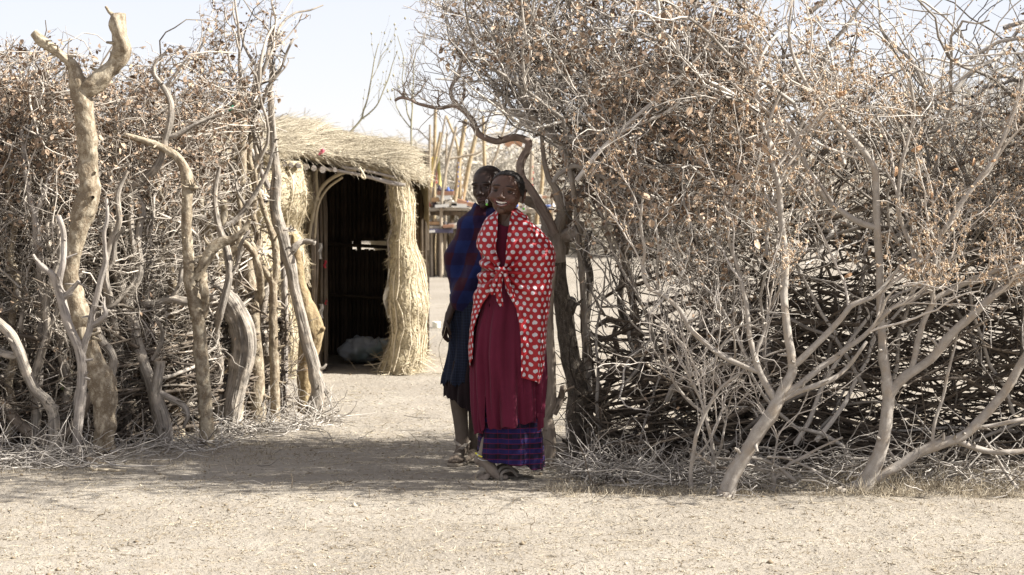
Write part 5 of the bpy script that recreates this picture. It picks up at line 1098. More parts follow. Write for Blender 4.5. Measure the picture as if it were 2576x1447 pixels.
for i, (u, v, sh, j) in enumerate(spotsT):
    k = int(rng.choice(5, p=[.4, .12, .1, .28, .1])); s = rng.uniform(.035, .07)
    mb = MB(); c = P(u, v, RD-.1-rng.uniform(0, .1)); th = np.linspace(0, 2*math.pi, 9, endpoint=False)
    pr = [(.02, 0), (1, .05), (1.1, .5), (.7, .9), (.5, 1.1), (.55, 1.25), (.03, 1.25)] if i % 2 else [(.02, 0), (.8, 0), (1.3, .4), (1.35, .55), (1.2, .5), (.5, .15), (.02, .1)]
    mb.grid(np.array([np.stack((np.cos(th)*a*s*.5, np.sin(th)*a*s*.5, np.full(9, b*s)), -1) for a, b in pr]), close=True)
    o = mb.build('trinket', M['clutter'][k], origin=c*0); o.location = c
    tag(o, 'small %s %s, %s from the left on the rack\'s %s' % (ki[k], 'jar' if i % 2 else 'bowl', num[j], sh), 'trinket', 'small trinkets on the rack shelves')
# strings of beads, a yellow and a red cloth strip hanging on the poles
def strip(u0, v0, u1, v1, w, m, lab, d=30.9):
    g = [[P(u0+(u1-u0)*t+w*(s-.5)*(1-.3*t), v0+(v1-v0)*t, d+.03*math.sin(t*5+s*3)) for s in np.linspace(0, 1, 6)] for t in np.linspace(0, 1, 12)]
    mb = MB(); mb.grid(np.array(g)); tag(mb.build('cloth_strip', m, origin=P((u0+u1)/2, (v0+v1)/2, d)), lab, 'cloth')
strip(1101, 395, 1109, 488, 9, plain_mat('yellow_cloth', (.55, .49, .15), (.6, .54, .2), sc=8), 'long yellow cloth strip hanging from the rack poles')
strip(1096, 425, 1098, 462, 7, plain_mat('red_cloth', (.36, .10, .08), (.42, .14, .1), sc=8), 'short red cloth strip hanging left of the yellow one')
strip(1088, 395, 1086, 470, 6, plain_mat('mustard_cloth', (.6, .45, .15), (.66, .5, .2), sc=8), 'dull mustard cloth strip tied round a rack pole', 31.0)
for k, (u, v0, v1, m_, lab) in enumerate(((1163, 405, 500, 0, 'long string of white and blue beads hanging between the two thick yellow poles'), (1153, 410, 470, 2, 'short string of bluish beads hanging on the left thick yellow pole'), (1300, 400, 470, 0, 'string of pale beads hanging behind the arching branch'), (1340, 420, 500, 1, 'string of reddish beads behind the gatepost limbs'))):
    mb = MB()
    for j, v in enumerate(np.linspace(v0, v1, 26)): mb.ball(P(u+1.5*math.sin(j*.4), v, 30.8), .0085, nu=6, nv=5, mi=(j*7 % 5) % 3)
    tag(mb.build('bead_string', [M['clutter'][m_], M['pole_grey'], M['clutter'][3]], origin=P(u, (v0+v1)/2, 30.8)), lab, 'beads')
q = catmull(PA(np.array([(1123, 400), (1150, 397), (1170, 392), (1195, 388), (1212, 380)], float), 30.9), 16); mb = MB(); mb.tubes(q, np.full(16, .014), 6, cap=True); mb.build('rail', M['pole_grey'], RK)
g = [[P(1270+44*s, 352+14*t+4*math.sin(s*9), 30.5+.1*t) for s in np.linspace(0, 1, 12)] for t in np.linspace(0, 1, 5)]
mb = MB(); mb.grid(np.array(g)); tag(mb.build('cloth_strip', plain_mat('orange_cloth', (.45, .24, .15), (.55, .38, .28), sc=6), origin=P(1292, 358, 30.5)), 'faded orange cloth draped high on the rack under the arching branch', 'cloth')

# ---- thorn scrub beyond: single bushes that can be told apart, then one far mass
M['scrub'] = plain_mat('hazy_scrub_twig', (.32, .285, .225), (.50, .45, .375), sc=3, rough=.9)  # paler and greyer than near twigs: distance haze put into the colour
def bush_mesh(seed, n=1100):
    rng = np.random.default_rng(seed); b = np.zeros((16, 3)); a = rng.uniform(0, 2*math.pi, 16); d = np.stack((np.cos(a), np.sin(a), rng.uniform(.4, 1.6, 16)), -1)
    s = walk(b, d, rng.uniform(.8, 1.3, 16), 7, .12, 0, rng); sr = taper(np.full(16, .03), 7, .4); ms = MB(); ms.tubes(s, sr, 5, tint=.2)
    bb, dr, r, _ = spawn(s, sr, 10, (.3, 1.1), None, .5, rng, .3); p = walk(bb, dr, rng.uniform(.2, .6, len(bb)), 6, .2, .02, rng); pr = taper(np.clip(r, .006, .012), 6, .5)
    mc = MB(); mc.tubes(p, pr, 4, tint=rng.uniform(0, 1, len(p)))
    bb, dr, r, _ = spawn(p, pr, 7, (.3, 1.3), None, .6, rng); q = walk(bb, dr, rng.uniform(.1, .3, len(bb)), 4, .25, 0, rng); mc.tubes(q, np.full(q.shape[:2], .0055), 3, tint=rng.uniform(0, 1, len(q)))
    for m_ in (ms, mc): 
        for v in m_.v: v[:, 2] = np.maximum(v[:, 2], 0)
    a, b_ = ms.mesh('stems'), mc.mesh('crown'); a.materials.append(M['scrub']); b_.materials.append(M['scrub']); return a, b_
bm = [bush_mesh(900+i) for i in range(4)]
rng = np.random.default_rng(21)
spots = [(1062, 44, 1.35, 'rounded'), (1110, 50, 1.2, 'low'), (1180, 47, 1.25, 'broad'), (1245, 43, 1.3, 'dense'), (1310, 48, 1.35, 'pale'), (1375, 41, 1.3, 'spreading'), (1450, 39, 1.3, 'tangled'), (1530, 42, 1.4, 'rounded'), (1620, 38, 1.3, 'low')]
for i, (u, d, s, w_) in enumerate(spots):
    r = thing('scrub_bush', '%s thorn bush in the scrub, %s' % (w_, ('just right of the hut roof tip', 'behind the leftmost rack poles', 'behind the two thick yellow poles', 'above the heads of the two people', 'under the arching branch', 'behind the gatepost limbs', 'seen through the gap right of the gatepost', 'behind the leafy clump', 'deep behind the thicket')[i]), 'bush', (float(P(u, 400, d)[0]), d, 0), 'thorn bushes beyond the gateway')
    r.rotation_euler.z = i*1.3; r.scale = (s*1.2, s*1.2, s)
    for nm, me in zip(('stems', 'crown'), bm[i % 4]):
        o = bpy.data.objects.new(nm, me); C.objects.link(o); o.parent = r
        if nm == 'crown': o['kind'] = 'stuff'
def far_scrub():
    mb = MB(); rng = np.random.default_rng(31); n = 26000
    d = rng.uniform(46, 120, n); x = rng.uniform(-.24, .26, n)*d
    h = 1.7+.9*vnoise(np.stack((x*.25, d*.1, x*0), -1), 3)+np.clip(x/d-.12, 0, .12)*26+.5*vnoise(np.stack((x*.9, d*.3, x*0), -1), 7)
    z = np.abs(rng.beta(1.3, 1.2, n))*np.maximum(h, .4)
    a = rng.uniform(0, 2*math.pi, n); b = np.stack((x, d, z), -1); dr = np.stack((np.cos(a), np.sin(a), rng.normal(.2, .7, n)), -1)
    p = walk(b, dr, rng.uniform(.25, .9, n), 3, .2, 0, rng); p[..., 2] = np.maximum(p[..., 2], 0); mb.tubes(p, taper(rng.uniform(.012, .035, n), 3, .4), 3, tint=rng.uniform(0, 1, n))
    tag(mb.build('far_scrub', M['scrub']), 'far grey-brown thorn scrub along the horizon', 'scrub', kind='stuff')
far_scrub()
# a low rise of dry land beyond
xs = np.linspace(-900, 1400, 80); g = []
for k, y in enumerate(np.linspace(260, 900, 16)):
    hh = 5.5*np.sin(math.pi*k/15)*(1+.35*vnoise(np.stack((xs*.006, xs*0+y*.004, xs*0), -1), 3))*np.clip((xs+500)/900, .25, 1.6)
    g.append(np.stack((xs, np.full(80, y), hh-1.2), -1))
mb = MB(); mb.grid(np.array(g)); tag(mb.build('hills', plain_mat('dry_hill', (.30, .27, .22), (.38, .34, .28), sc=.02)), kind='structure')
# small coloured scraps caught in the fences
def scrap(u, v, d, w, h, m, lab, cat='scrap'):
    g = [[P(u+w*(s-.5)+1.5*math.sin(t*5), v+h*(t-.5)+1.5*math.sin(s*5), d+.01*math.sin(s*6+t*7)) for s in np.linspace(0, 1, 6)] for t in np.linspace(0, 1, 6)]
    mb = MB(); mb.grid(np.array(g)); tag(mb.build('plastic_scrap', m, origin=P(u, v, d)), lab, cat)
scrap(581, 272, 13.6, 12, 12, plain_mat('green_plastic', (.05, .35, .2), (.1, .45, .28), rough=.4), 'scrap of green plastic caught on the flat-topped post')
scrap(1714, 690, 11.6, 7, 10, plain_mat('mint_plastic', (.4, .6, .42), (.55, .7, .52), rough=.4), 'scrap of pale green plastic in the middle of the thicket')
c = P(166, 956, 12.5); th = np.linspace(0, 2*math.pi, 16, endpoint=False); mb = MB()
mb.grid(np.array([np.stack((np.cos(th)*r_, np.sin(th)*r_, np.full(16, z_)), -1)+c for r_, z_ in ((.003, -.05), (.026, -.05), (.03, -.03), (.034, .0), (.036, .02), (.035, .045), (.028, .047), (.003, .04))]), close=True)
m, nt, bs = new_mat('green_gourd'); co = nt.nodes.new('ShaderNodeTexCoord').outputs['Object']; sp = nt.nodes.new('ShaderNodeSeparateXYZ'); nt.links.new(co, sp.inputs[0])
nt.links.new(mix(nt, ramp(nt, sp.outputs[2], (.0, .012)), (.20, .26, .10), (.50, .44, .30)), bs.inputs['Base Color']); bs.inputs['Roughness'].default_value = .6
tag(mb.build('broken_cup', m, origin=c), 'small green and tan broken cup wedged in the brush behind the slim forked trunk', 'cup')
mb = MB(); mb.box((0, 0, .012), (.085, .05, .03)); o = mb.build('brick', plain_mat('grey_brick', (.26, .21, .16), (.36, .3, .23), sc=60, bd=.004), smooth=False, origin=(0, 0, 0)); o.location = (float(P(244, 1150, 12.05)[0]), 12.02, ground_h(np.array(-2.), np.array(12.)).item()+.0)
tag(o, 'small flat stone block at the foot of the lumpy tan trunk', 'stone'); o.name = 'stone_block'
# ------------------------------------------------------------------ the two people
def rot(yaw=0, roll=0, pitch=0):
    return np.array(Matrix.Rotation(roll, 3, 'Y') @ Matrix.Rotation(pitch, 3, 'X') @ Matrix.Rotation(yaw, 3, 'Z'))

def skin_mesh(mb, voxel, smooth=3, name='tmp'):
    me = mb.mesh(name); ob = bpy.data.objects.new(name, me); C.objects.link(ob)
    r = ob.modifiers.new('r', 'REMESH'); r.mode = 'VOXEL'; r.voxel_size = voxel
    if smooth: s = ob.modifiers.new('s', 'SMOOTH'); s.iterations = smooth; s.factor = .5
    dg = bpy.context.evaluated_depsgraph_get(); m2 = ob.evaluated_get(dg).to_mesh()
    n = len(m2.vertices); V = np.zeros(n*3); m2.vertices.foreach_get('co', V); V = V.reshape(-1, 3)
    Q = []; T_ = []
    for p in m2.polygons:
        (Q if len(p.vertices) == 4 else T_).append(tuple(p.vertices))
    ob.evaluated_get(dg).to_mesh_clear(); bpy.data.objects.remove(ob); bpy.data.meshes.remove(me)
    return V, np.array(Q, int).reshape(-1, 4), np.array(T_, int).reshape(-1, 3)

def head(kind):
    """head in its own frame: x to the viewer's right, -y forward, z up, 0.2 m tall; returns skin V, Q, T"""
    smile = kind == 'girl'
    b = MB()
    b.ball((0, .014, .026), (.070, .088, .074), nu=32, nv=24)
    b.ball((0, -.014, -.012), (.064, .070, .076), nu=32, nv=24)
    b.ball((0, -.022, -.052), (.049, .056, .043), nu=24, nv=16)
    b.ball((0, -.062, -.082), (.019, .018, .017))
    for s in (-1, 1):
        b.ball((s*(.036 if smile else .030), -.052 if smile else -.046, -.026 if smile else -.022), (.027, .026, .027 if smile else .026))
        b.ball((s*.028, -.066, .021), (.024, .014, .009))
        b.ball((s*.0115, -.087, -.027), (.0085, .010, .0075))
        # ears
        R = rot(yaw=s*.45); b.ball((s*.073, .012, -.006), (.005, .015, .026), R, nu=16, nv=14)
        th = np.linspace(-2.2, 2.2, 14); rim = np.stack((np.full(14, s*.077), .013-.014*np.cos(th)*-1, -.004+.026*np.sin(th)), -1)
        b.tubes(rim, np.full(14, .0042), 8, cap=True); b.ball((s*.076, .000, -.033), (.006, .008, .008))
    b.capsule((0, -.078, .012), (0, -.092, -.017), .0075, .0085); b.ball((0, -.095, -.023), (.0115, .010, .0095))
    # lips
    w, h, zc = (.028, .0092, -.053) if smile else (.022, .0062, -.052)
    th = np.linspace(0, 2*math.pi, 28); cx = w*np.cos(th); up = np.sin(th) > 0
    cz = zc+h*np.sin(th)*(np.where(up, .85, 1.15))+(.0085 if smile else 0)*(np.abs(cx)/w)**2
    cy = -.0835+(cx/w)**2*.015
    b.tubes(np.stack((cx, cy, cz), -1), np.where(np.abs(np.cos(th)) > .85, .0036, .0056 if smile else .0065), 10)
    # neck
    b.tubes(np.array([(0, .012, -.03), (0, .016, -.08), (0, .022, -.125), (0, .03, -.19)]), np.array([.044, .041, .040, .050]), 20, cap=True)
    V, Q, T_ = skin_mesh(b, .0021, 9)
    x, y, z = V.T; front = y < -.035
    for s in (-1, 1):   # eye sockets, temples
        V[:, 1] += front*.0065*np.exp(-(((x-s*.029)/.0165)**2+((z-.004)/.0105)**2))
        V[:, 1] += front*.0018*np.exp(-(((x-s*.050)/.012)**2+((z-.02)/.02)**2))
        V[:, 1] += front*.003*np.exp(-(((x-s*.0085)/.0035)**2+((z+.0315)/.003)**2))     # nostrils
        if smile:  # smile folds beside the mouth
            V[:, 1] += front*.0035*np.exp(-(((x-s*(.040))/.004)**2+((z+.046)/.014)**2))
    if smile:
        e = ((x)/(w*.93))**2+((z-zc-.0085*(np.abs(x)/w)**2)/(h*.95))**2
        V[:, 1] += front*.017*np.clip(1.15-e, 0, .5)*2
    else:
        V[:, 1] += front*.0035*np.exp(-(((x)/.021)**4+((z-zc)/.0014)**2))
    if kind == 'boy': pass
    lipm = np.exp(-np.clip((np.abs(np.hypot(x/w, (z-zc-(.0085 if smile else 0)*(np.abs(x)/w)**2)/h)-1)/(.45 if smile else .8))**2, 0, 9))*(y < -.06)
    return V, Q, T_, lipm

def eye_parts(parent, Rm, off, V, s, smile):
    """almond eye laid in the socket: white, iris, glint is left to the light; upper lid and brow"""
    def surf(x, z):
        k = (np.abs(V[:, 0]-x) < .003) & (np.abs(V[:, 2]-z) < .003) & (V[:, 1] < 0); return V[k, 1].min() if k.any() else -.06
    ex, ez = s*.029, .003; hy = .0038 if smile else .0052; y0 = surf(ex, ez)+.0015
    def put(mb, nm, m): 
        for v in mb.v: v[:] = v@Rm.T+off
        return mb.build(nm, m, parent)
    th = np.linspace(0, 2*math.pi, 20, endpoint=False); rows = []
    for k in np.linspace(.02, 1, 6):
        xx = .0135*k*np.cos(th); zz = hy*k*np.sin(th)*(1-.35*np.abs(np.cos(th)))+s*0
        rows.append(np.stack((ex+xx, np.full(20, y0-.0035*math.sqrt(max(0, 1-k*k)))+(xx/.0135)**2*.003, ez+zz), -1))
    mb = MB(); mb.grid(np.array(rows), close=True); e = put(mb, 'eye', M['eye_white'])
    mb = MB(); rows = []
    for k in np.linspace(.02, 1, 5): rows.append(np.stack((ex-.001+.0072*k*np.cos(th), np.full(20, y0-.0048+.0008*k), ez+np.clip(.0058*k*np.sin(th), -hy*.92, hy*.85)), -1))
    mb.grid(np.array(rows), close=True); o = put(mb, 'iris', M['iris']); o.parent = e; o.location = (0, 0, 0)
    for (dz, rr, nm, m_) in ((hy+.0012, .0021, 'eyelid', 'lid'), (-hy-.0012, .0016, 'eyelid', 'lid')):
        t = np.linspace(-1, 1, 12); sg = 1 if dz > 0 else -1
        q = np.stack((ex+.0155*t, y0-.0035+t**2*.0050, ez+dz*(1-t**2)-sg*.0006), -1); mb = MB(); mb.tubes(q, rr*(1-.6*t**2), 7); put(mb, nm, M[m_])
    t = np.linspace(-1, 1, 12); bx = ex+.0175*t; bz = .0245+.0035*(1-t**2)-.002*t*s
    q = np.stack((bx, np.array([surf(a, c) for a, c in zip(bx, bz)])-.0002, bz), -1); mb = MB(); mb.tubes(q, .0022*(1-.7*t**2), 6); put(mb, 'eyebrow', M['hair'])

def skin_mat(name, c, dust, lip):
    m, nt, bs = new_mat(name); co = nt.nodes.new('ShaderNodeTexCoord').outputs['Object']; n = noise(nt, co, 26, 3); n2 = noise(nt, co, 200, 2)
    col = mix(nt, n, tuple(x*.75 for x in c), tuple(x*1.25 for x in c)); l = attr(nt, 'lip'); col = mix(nt, l, col, lip)
    a = attr(nt, 'dust'); f = mth(nt, 'MULTIPLY', a, mth(nt, 'ADD', .55, mth(nt, 'MULTIPLY', n, .7)), clamp=True); col = mix(nt, f, col, dust)
    nt.links.new(col, bs.inputs['Base Color']); nt.links.new(mth(nt, 'ADD', .43, mth(nt, 'MULTIPLY', a, .45)), bs.inputs['Roughness'])
    bs.inputs['Specular IOR Level'].default_value = .33; bump(nt, bs, n2, .0008); return m
M['skin_girl'] = skin_mat('skin_girl', (.082, .042, .028), (.25, .21, .17), (.13, .045, .04))
M['skin_boy'] = skin_mat('skin_boy', (.036, .020, .015), (.135, .108, .082), (.06, .03, .025))
M['hair'] = plain_mat('hair', (.010, .008, .007), (.022, .018, .015), rough=.6, sc=200, bd=.002)
M['eye_white'] = plain_mat('eye_white', (.20, .17, .15), (.27, .23, .2), rough=.15, spec=.6); M['iris'] = plain_mat('iris', (.008, .005, .004), (.012, .007, .006), rough=.3, spec=.25)
M['lid'] = plain_mat('eyelid', (.030, .015, .010), (.05, .025, .018), rough=.45)
M['tooth'] = plain_mat('tooth', (.78, .74, .66), (.82, .79, .72), rough=.25, spec=.5); M['mouth'] = plain_mat('mouth_inside', (.10, .02, .02), (.14, .03, .03), rough=.4)

def body_object(root, pieces, m):
    """pieces: list of (V, Q, T, lip, dust) -> ONE mesh"""
    mb = MB(); lip = []; dust = []
    for V, Q, T_, l, du in pieces:
        mb.add(V, quads=Q if len(Q) else None, tris=T_ if len(T_) else None); lip.append(np.broadcast_to(l, (len(V),))); dust.append(np.broadcast_to(du, (len(V),)))
    o = mb.build('body', m, root)
    for nm, dat in (('lip', lip), ('dust', dust)):
        a = o.data.attributes.new(nm, 'FLOAT', 'POINT'); a.data.foreach_set('value', np.concatenate(dat).astype(np.float32))
    return o

# ---------------- cloth
def garment(rows, nv, ns, yc, thf, vtop, vbot, fold, d0, sup=2.3, uv0=0.0, wrap=False):
    """rows: (v, uL, uR, bf, bb); returns G (nv,ns,3) and uvp with cloth lengths in metres"""
    rows = np.array(rows, float); s = np.linspace(0, 1, ns)
    vt = vtop(s) if callable(vtop) else np.full(ns, vtop); vb = vbot(s) if callable(vbot) else np.full(ns, vbot)
    t = np.linspace(0, 1, nv)[:, None]; v = vt+(vb-vt)*t
    def f(col, v):
        k = 7; r = 0
        for o in np.linspace(-14, 14, k): r = r+np.interp(v+o, rows[:, 0], rows[:, col])
        return r/k
    uL, uR, bf, bb = f(1, v), f(2, v), f(3, v), f(4, v)
    th0, th1 = thf(v[:, :1].mean() if False else v)
    th = th0+(th1-th0)*s
    ycen = yc(v) if callable(yc) else yc
    xc = ((uL+uR)/2-1288)/F*ycen; a = (uR-uL)/2/F*ycen
    sn, cs = np.sin(th), np.cos(th); e = 2/sup
    X = np.sign(sn)*np.abs(sn)**e; Y = np.sign(cs)*np.abs(cs)**e
    b = np.where(cs > 0, bf, bb)
    dis = fold(th, v, xc+a*X)
    nx, ny = X/np.maximum(a, .02), -Y/np.maximum(b, .02); nl = np.hypot(nx, ny)+1e-9
    G = np.stack((xc+a*X+dis*nx/nl, ycen-b*Y+dis*ny/nl, CAMZ-(v-400)/F*ycen), -1)
    G0 = np.stack((xc+a*X+.12*dis*nx/nl, ycen-b*Y+.12*dis*ny/nl, CAMZ-(v-400)/F*ycen+0*X), -1)
    dl = np.linalg.norm(np.diff(G0, axis=1), axis=-1); arc = np.concatenate((np.zeros((nv, 1)), np.cumsum(dl, 1)), 1)
    if uv0:   # the cloth pattern runs true from the side of each arm
        a1 = arc+(G0[:, :1, 0]-(1272-1288)/F*11.3); a2 = arc-arc[:, -1:]+(G0[:, -1:, 0]-(1254-1288)/F*11.3); arc = np.where(th < math.pi, a1, a2)
    else: k0 = int(ns*.5); arc = arc-arc[:, k0:k0+1]
    dz = np.linalg.norm(np.diff(G0, axis=0), axis=-1); zz = np.concatenate((np.zeros((1, ns)), np.cumsum(dz, 0)), 0); kr = np.argmin(np.abs(v-650), 0); zz = zz-zz[kr, np.arange(ns)]+.3
    return G, np.stack((arc, zz, 0*arc), -1), th, v
def cloth_obj(name, G, uvp, m, parent, thick=.003, label=None):
    mb = MB(); mb.grid(G, uvp=uvp); o = mb.build(name, m, parent)
    s = o.modifiers.new('thickness', 'SOLIDIFY'); s.thickness = thick; s.offset = -1
    if label: o['label'] = label
    return o
def dots_mat():
    m, nt, bs = new_mat('polka_dot_cloth'); uv = attr(nt, 'uvp', 'Vector'); sp = nt.nodes.new('ShaderNodeSeparateXYZ'); nt.links.new(uv, sp.inputs[0])
    S = .0350
    gx = mth(nt, 'DIVIDE', sp.outputs[0], S); gy = mth(nt, 'DIVIDE', sp.outputs[1], S*.80)
    ro = mth(nt, 'FLOOR', gy); par = mth(nt, 'MULTIPLY', mth(nt, 'MODULO', mth(nt, 'ADD', ro, 400), 2), .5)
    fx = mth(nt, 'SUBTRACT', mth(nt, 'FRACT', mth(nt, 'ADD', mth(nt, 'ADD', gx, par), 400)), .5); fy = mth(nt, 'MULTIPLY', mth(nt, 'SUBTRACT', mth(nt, 'FRACT', mth(nt, 'ADD', gy, 400)), .5), .80)
    r = mth(nt, 'SQRT', mth(nt, 'ADD', mth(nt, 'MULTIPLY', fx, fx), mth(nt, 'MULTIPLY', fy, fy)))
    f = nt.nodes.new('ShaderNodeMapRange'); f.inputs[1].default_value = .248; f.inputs[2].default_value = .268; f.inputs[3].default_value = 1; f.inputs[4].default_value = 0; nt.links.new(r, f.inputs[0])
    n = noise(nt, scaled(nt, uv, (700, 700, 700)), 1, 1)
    col = mix(nt, f.outputs[0], mix(nt, n, (.25, .005, .010), (.33, .009, .015)), (.50, .48, .50)); nt.links.new(col, bs.inputs['Base Color'])
    bs.inputs['Roughness'].default_value = .5; bs.inputs['Specular IOR Level'].default_value = .35; bump(nt, bs, n, .0006); return m
def band(nt, x, per, w, off=0.):
    f = mth(nt, 'FRACT', mth(nt, 'ADD', mth(nt, 'DIVIDE', x, per), 50+off)); return mth(nt, 'LESS_THAN', f, w)
def weave(nt, bs, uv, sc=900):
    bump(nt, bs, noise(nt, scaled(nt, uv, (sc, sc, sc)), 1, 1), .0006); bs.inputs['Roughness'].default_value = .85; bs.inputs['Specular IOR Level'].default_value = .15; bs.inputs['Sheen Weight'].default_value = .05
def check_mat():
    m, nt, bs = new_mat('blue_maroon_check'); uv = attr(nt, 'uvp', 'Vector'); sp = nt.nodes.new('ShaderNodeSeparateXYZ'); nt.links.new(uv, sp.inputs[0])
    a = band(nt, mth(nt, 'ADD', sp.outputs[0], mth(nt, 'MULTIPLY', sp.outputs[1], .22)), .13, .5, .1); b = band(nt, sp.outputs[1], .125, .5, .35)
    c1 = mix(nt, a, (.032, .006, .014), (.012, .011, .048)); c2 = mix(nt, a, (.018, .009, .036), (.011, .019, .082))
    nt.links.new(mix(nt, b, c1, c2), bs.inputs['Base Color']); weave(nt, bs, uv); return m
def plaid_mat():
    m, nt, bs = new_mat('purple_plaid'); uv = attr(nt, 'uvp', 'Vector'); sp = nt.nodes.new('ShaderNodeSeparateXYZ'); nt.links.new(uv, sp.inputs[0])
    a = band(nt, sp.outputs[1], .048, .48); b = band(nt, sp.outputs[0], .055, .5)
    col = mix(nt, a, (.010, .007, .018), (.016, .013, .072)); col = mix(nt, mth(nt, 'MULTIPLY', b, .45), col, (.016, .010, .05))
    r1 = mth(nt, 'MAXIMUM', band(nt, sp.outputs[1], .048, .07, .02), band(nt, sp.outputs[1], .048, .07, .54)); r2 = mth(nt, 'MULTIPLY', band(nt, sp.outputs[0], .055, .06, .3), .5)
    col = mix(nt, mth(nt, 'MULTIPLY', mth(nt, 'MAXIMUM', r1, r2), .6), col, (.15, .012, .03)); nt.links.new(col, bs.inputs['Base Color']); weave(nt, bs, uv); return m
def navy_mat():
    m, nt, bs = new_mat('navy_check'); uv = attr(nt, 'uvp', 'Vector'); sp = nt.nodes.new('ShaderNodeSeparateXYZ'); nt.links.new(uv, sp.inputs[0])
    l = mth(nt, 'MAXIMUM', band(nt, sp.outputs[0], .016, .14), band(nt, sp.outputs[1], .014, .14)); n = noise(nt, uv, 12, 3)
    col = mix(nt, mth(nt, 'MULTIPLY', l, .6), mix(nt, n, (.006, .008, .016), (.013, .016, .030)), (.026, .036, .066)); nt.links.new(col, bs.inputs['Base Color']); weave(nt, bs, uv); return m
def plain_cloth(name, c, c2):
    m, nt, bs = new_mat(name); uv = attr(nt, 'uvp', 'Vector'); n = noise(nt, uv, 9, 4)
    nt.links.new(mix(nt, n, c, c2), bs.inputs['Base Color']); weave(nt, bs, uv); return m
M['dots'] = dots_mat(); M['check'] = check_mat(); M['plaid'] = plaid_mat(); M['navy'] = navy_mat()
M['maroon'] = plain_cloth('maroon_cloth', (.080, .009, .022), (.12, .013, .034)); M['black_cloth'] = plain_cloth('black_cloth', (.010, .007, .008), (.022, .012, .013))
M['sandal'] = plain_mat('dusty_strap', (.22, .19, .155), (.30, .265, .22), rough=.9, sc=60, bd=.002); M['sole'] = plain_mat('dusty_sole', (.20, .17, .135), (.29, .25, .2), rough=.95, sc=50, bd=.003)
def ribbon(name, pts, w, th, m, parent, up=(0, 0, 1), label=None):
    """flat strap following pts"""
    q = catmull(np.array(pts, float), 22); tan = np.gradient(q, axis=0); tan /= np.linalg.norm(tan, axis=1, keepdims=True); upv = np.array(up, float)
    sd = np.cross(tan, upv); sd /= np.linalg.norm(sd, axis=1, keepdims=True)+1e-9; nn = np.cross(sd, tan)
    ring = [(-1, -.5), (-1, .5), (-.6, 1), (.6, 1), (1, .5), (1, -.5), (.6, -1), (-.6, -1)]
    G = np.stack([q+sd*w/2*a+nn*th/2*b for a, b in ring], 1); mb = MB(); mb.grid(G, close=True)
    for e in (0, -1): mb.add(np.vstack((G[e], G[e].mean(0))), tris=[(x, (x+1) % 8, 8) for x in range(8)])
    return mb.build(name, m, parent)

# =============================================================== the smiling girl
DG = 11.3
gp = lambda u, v, dy=0.: P(u, v, DG+dy)
girl = thing('person', 'smiling child in a white-dotted red shawl over a maroon dress, feet crossed', 'person', (float(gp(1285, 1200)[0]), DG, 0), 'two children standing in the gateway')
V, Q, T_, lip = head('girl'); Rg = rot(yaw=math.radians(-14), roll=math.radians(7), pitch=math.radians(-2)); hs = np.array([1.10, 1.04, 1.045])
og = gp(1274, 485, .02); Vh = (V*hs)@Rg.T+og; k = V[:, 2] < -.1
Vh[k] += 0
pieces = [(Vh, Q, T_, lip, 0.)]
# torso and arms under the cloth
b = MB(); b.ball(gp(1290, 640, .05), (.125, .085, .17)); b.ball(gp(1285, 780, .05), (.12, .085, .2)); b.capsule(gp(1236, 585, .05), gp(1226, 690, .03), .038, .03); b.capsule(gp(1345, 590, .05), gp(1362, 680, .03), .038, .03)
b.capsule(gp(1226, 690, .03), gp(1262, 690, -.03), .03, .022); b.capsule(gp(1362, 680, .03), gp(1300, 700, -.03), .03, .022); b.tubes(np.array([gp(1283, 530, .05), gp(1285, 575, .05)]), np.array([.05, .07]), 12, cap=True)
b.capsule(gp(1262, 860, .05), gp(1240, 1060, .03), .07, .042); b.capsule(gp(1312, 860, .06), gp(1290, 1060, .08), .07, .042); b.capsule(gp(1240, 1060, .03), gp(1228, 1135, .02), .042, .028); b.capsule(gp(1290, 1060, .08), gp(1278, 1150, .08), .042, .026)
pieces.append((*skin_mesh(b, .010, 2), 0., .3))
# front foot, heel raised, crossing to the right
b = MB(); b.capsule(gp(1226, 1110, .02), gp(1219, 1140, .02), .030, .029); b.ball(gp(1204, 1157, .03), (.023, .03, .025)); b.capsule(gp(1214, 1148, .015), gp(1240, 1186, -.005), .032, .027)
b.capsule(gp(1206, 1158, .03), gp(1236, 1190, .0), .022, .022); b.capsule(gp(1240, 1186, -.005), gp(1253, 1200, -.01), .027, .019); b.capsule(gp(1252, 1198, .02), gp(1266, 1202, .02), .017, .012)
for i, (du, dv, r) in enumerate(((14, -2, .0125), (15, -4, .009), (15, -6, .0085), (13, -7, .008), (11, -8, .0075))): b.capsule(gp(1254, 1200-i*.6, -.012+i*.014), gp(1254+du+4, 1200+dv+3, -.014+i*.015), r*1.05, r)
Vf, Qf, Tf = skin_mesh(b, .0026, 3); Vf[:, 2] = np.maximum(Vf[:, 2], .006); pieces.append((Vf, Qf, Tf, 0., .95))
# rear foot: toes peep out on the left
b = MB(); b.capsule(gp(1280, 1135, .09), gp(1276, 1172, .08), .027, .026); b.ball(gp(1282, 1186, .09), (.026, .024, .022)); b.capsule(gp(1272, 1178, .075), gp(1228, 1196, .02), .028, .023); b.capsule(gp(1228, 1197, .02), gp(1212, 1201, .0), .023, .017)
for i, (u0, v0, u1, v1, r) in enumerate(((1226, 1198, 1220, 1206, .013), (1216, 1200, 1208, 1207, .0095), (1208, 1200, 1200, 1207, .009), (1202, 1198, 1194, 1206, .0085), (1198, 1195, 1190, 1204, .008))): b.capsule(gp(u0, v0, -.02+i*.006), gp(u1, v1, -.035+i*.008), r*1.1, r)
Vf, Qf, Tf = skin_mesh(b, .0026, 3); Vf[:, 2] = np.maximum(Vf[:, 2], .008); pieces.append((Vf, Qf, Tf, 0., .95))
body_object(girl, pieces, M['skin_girl'])
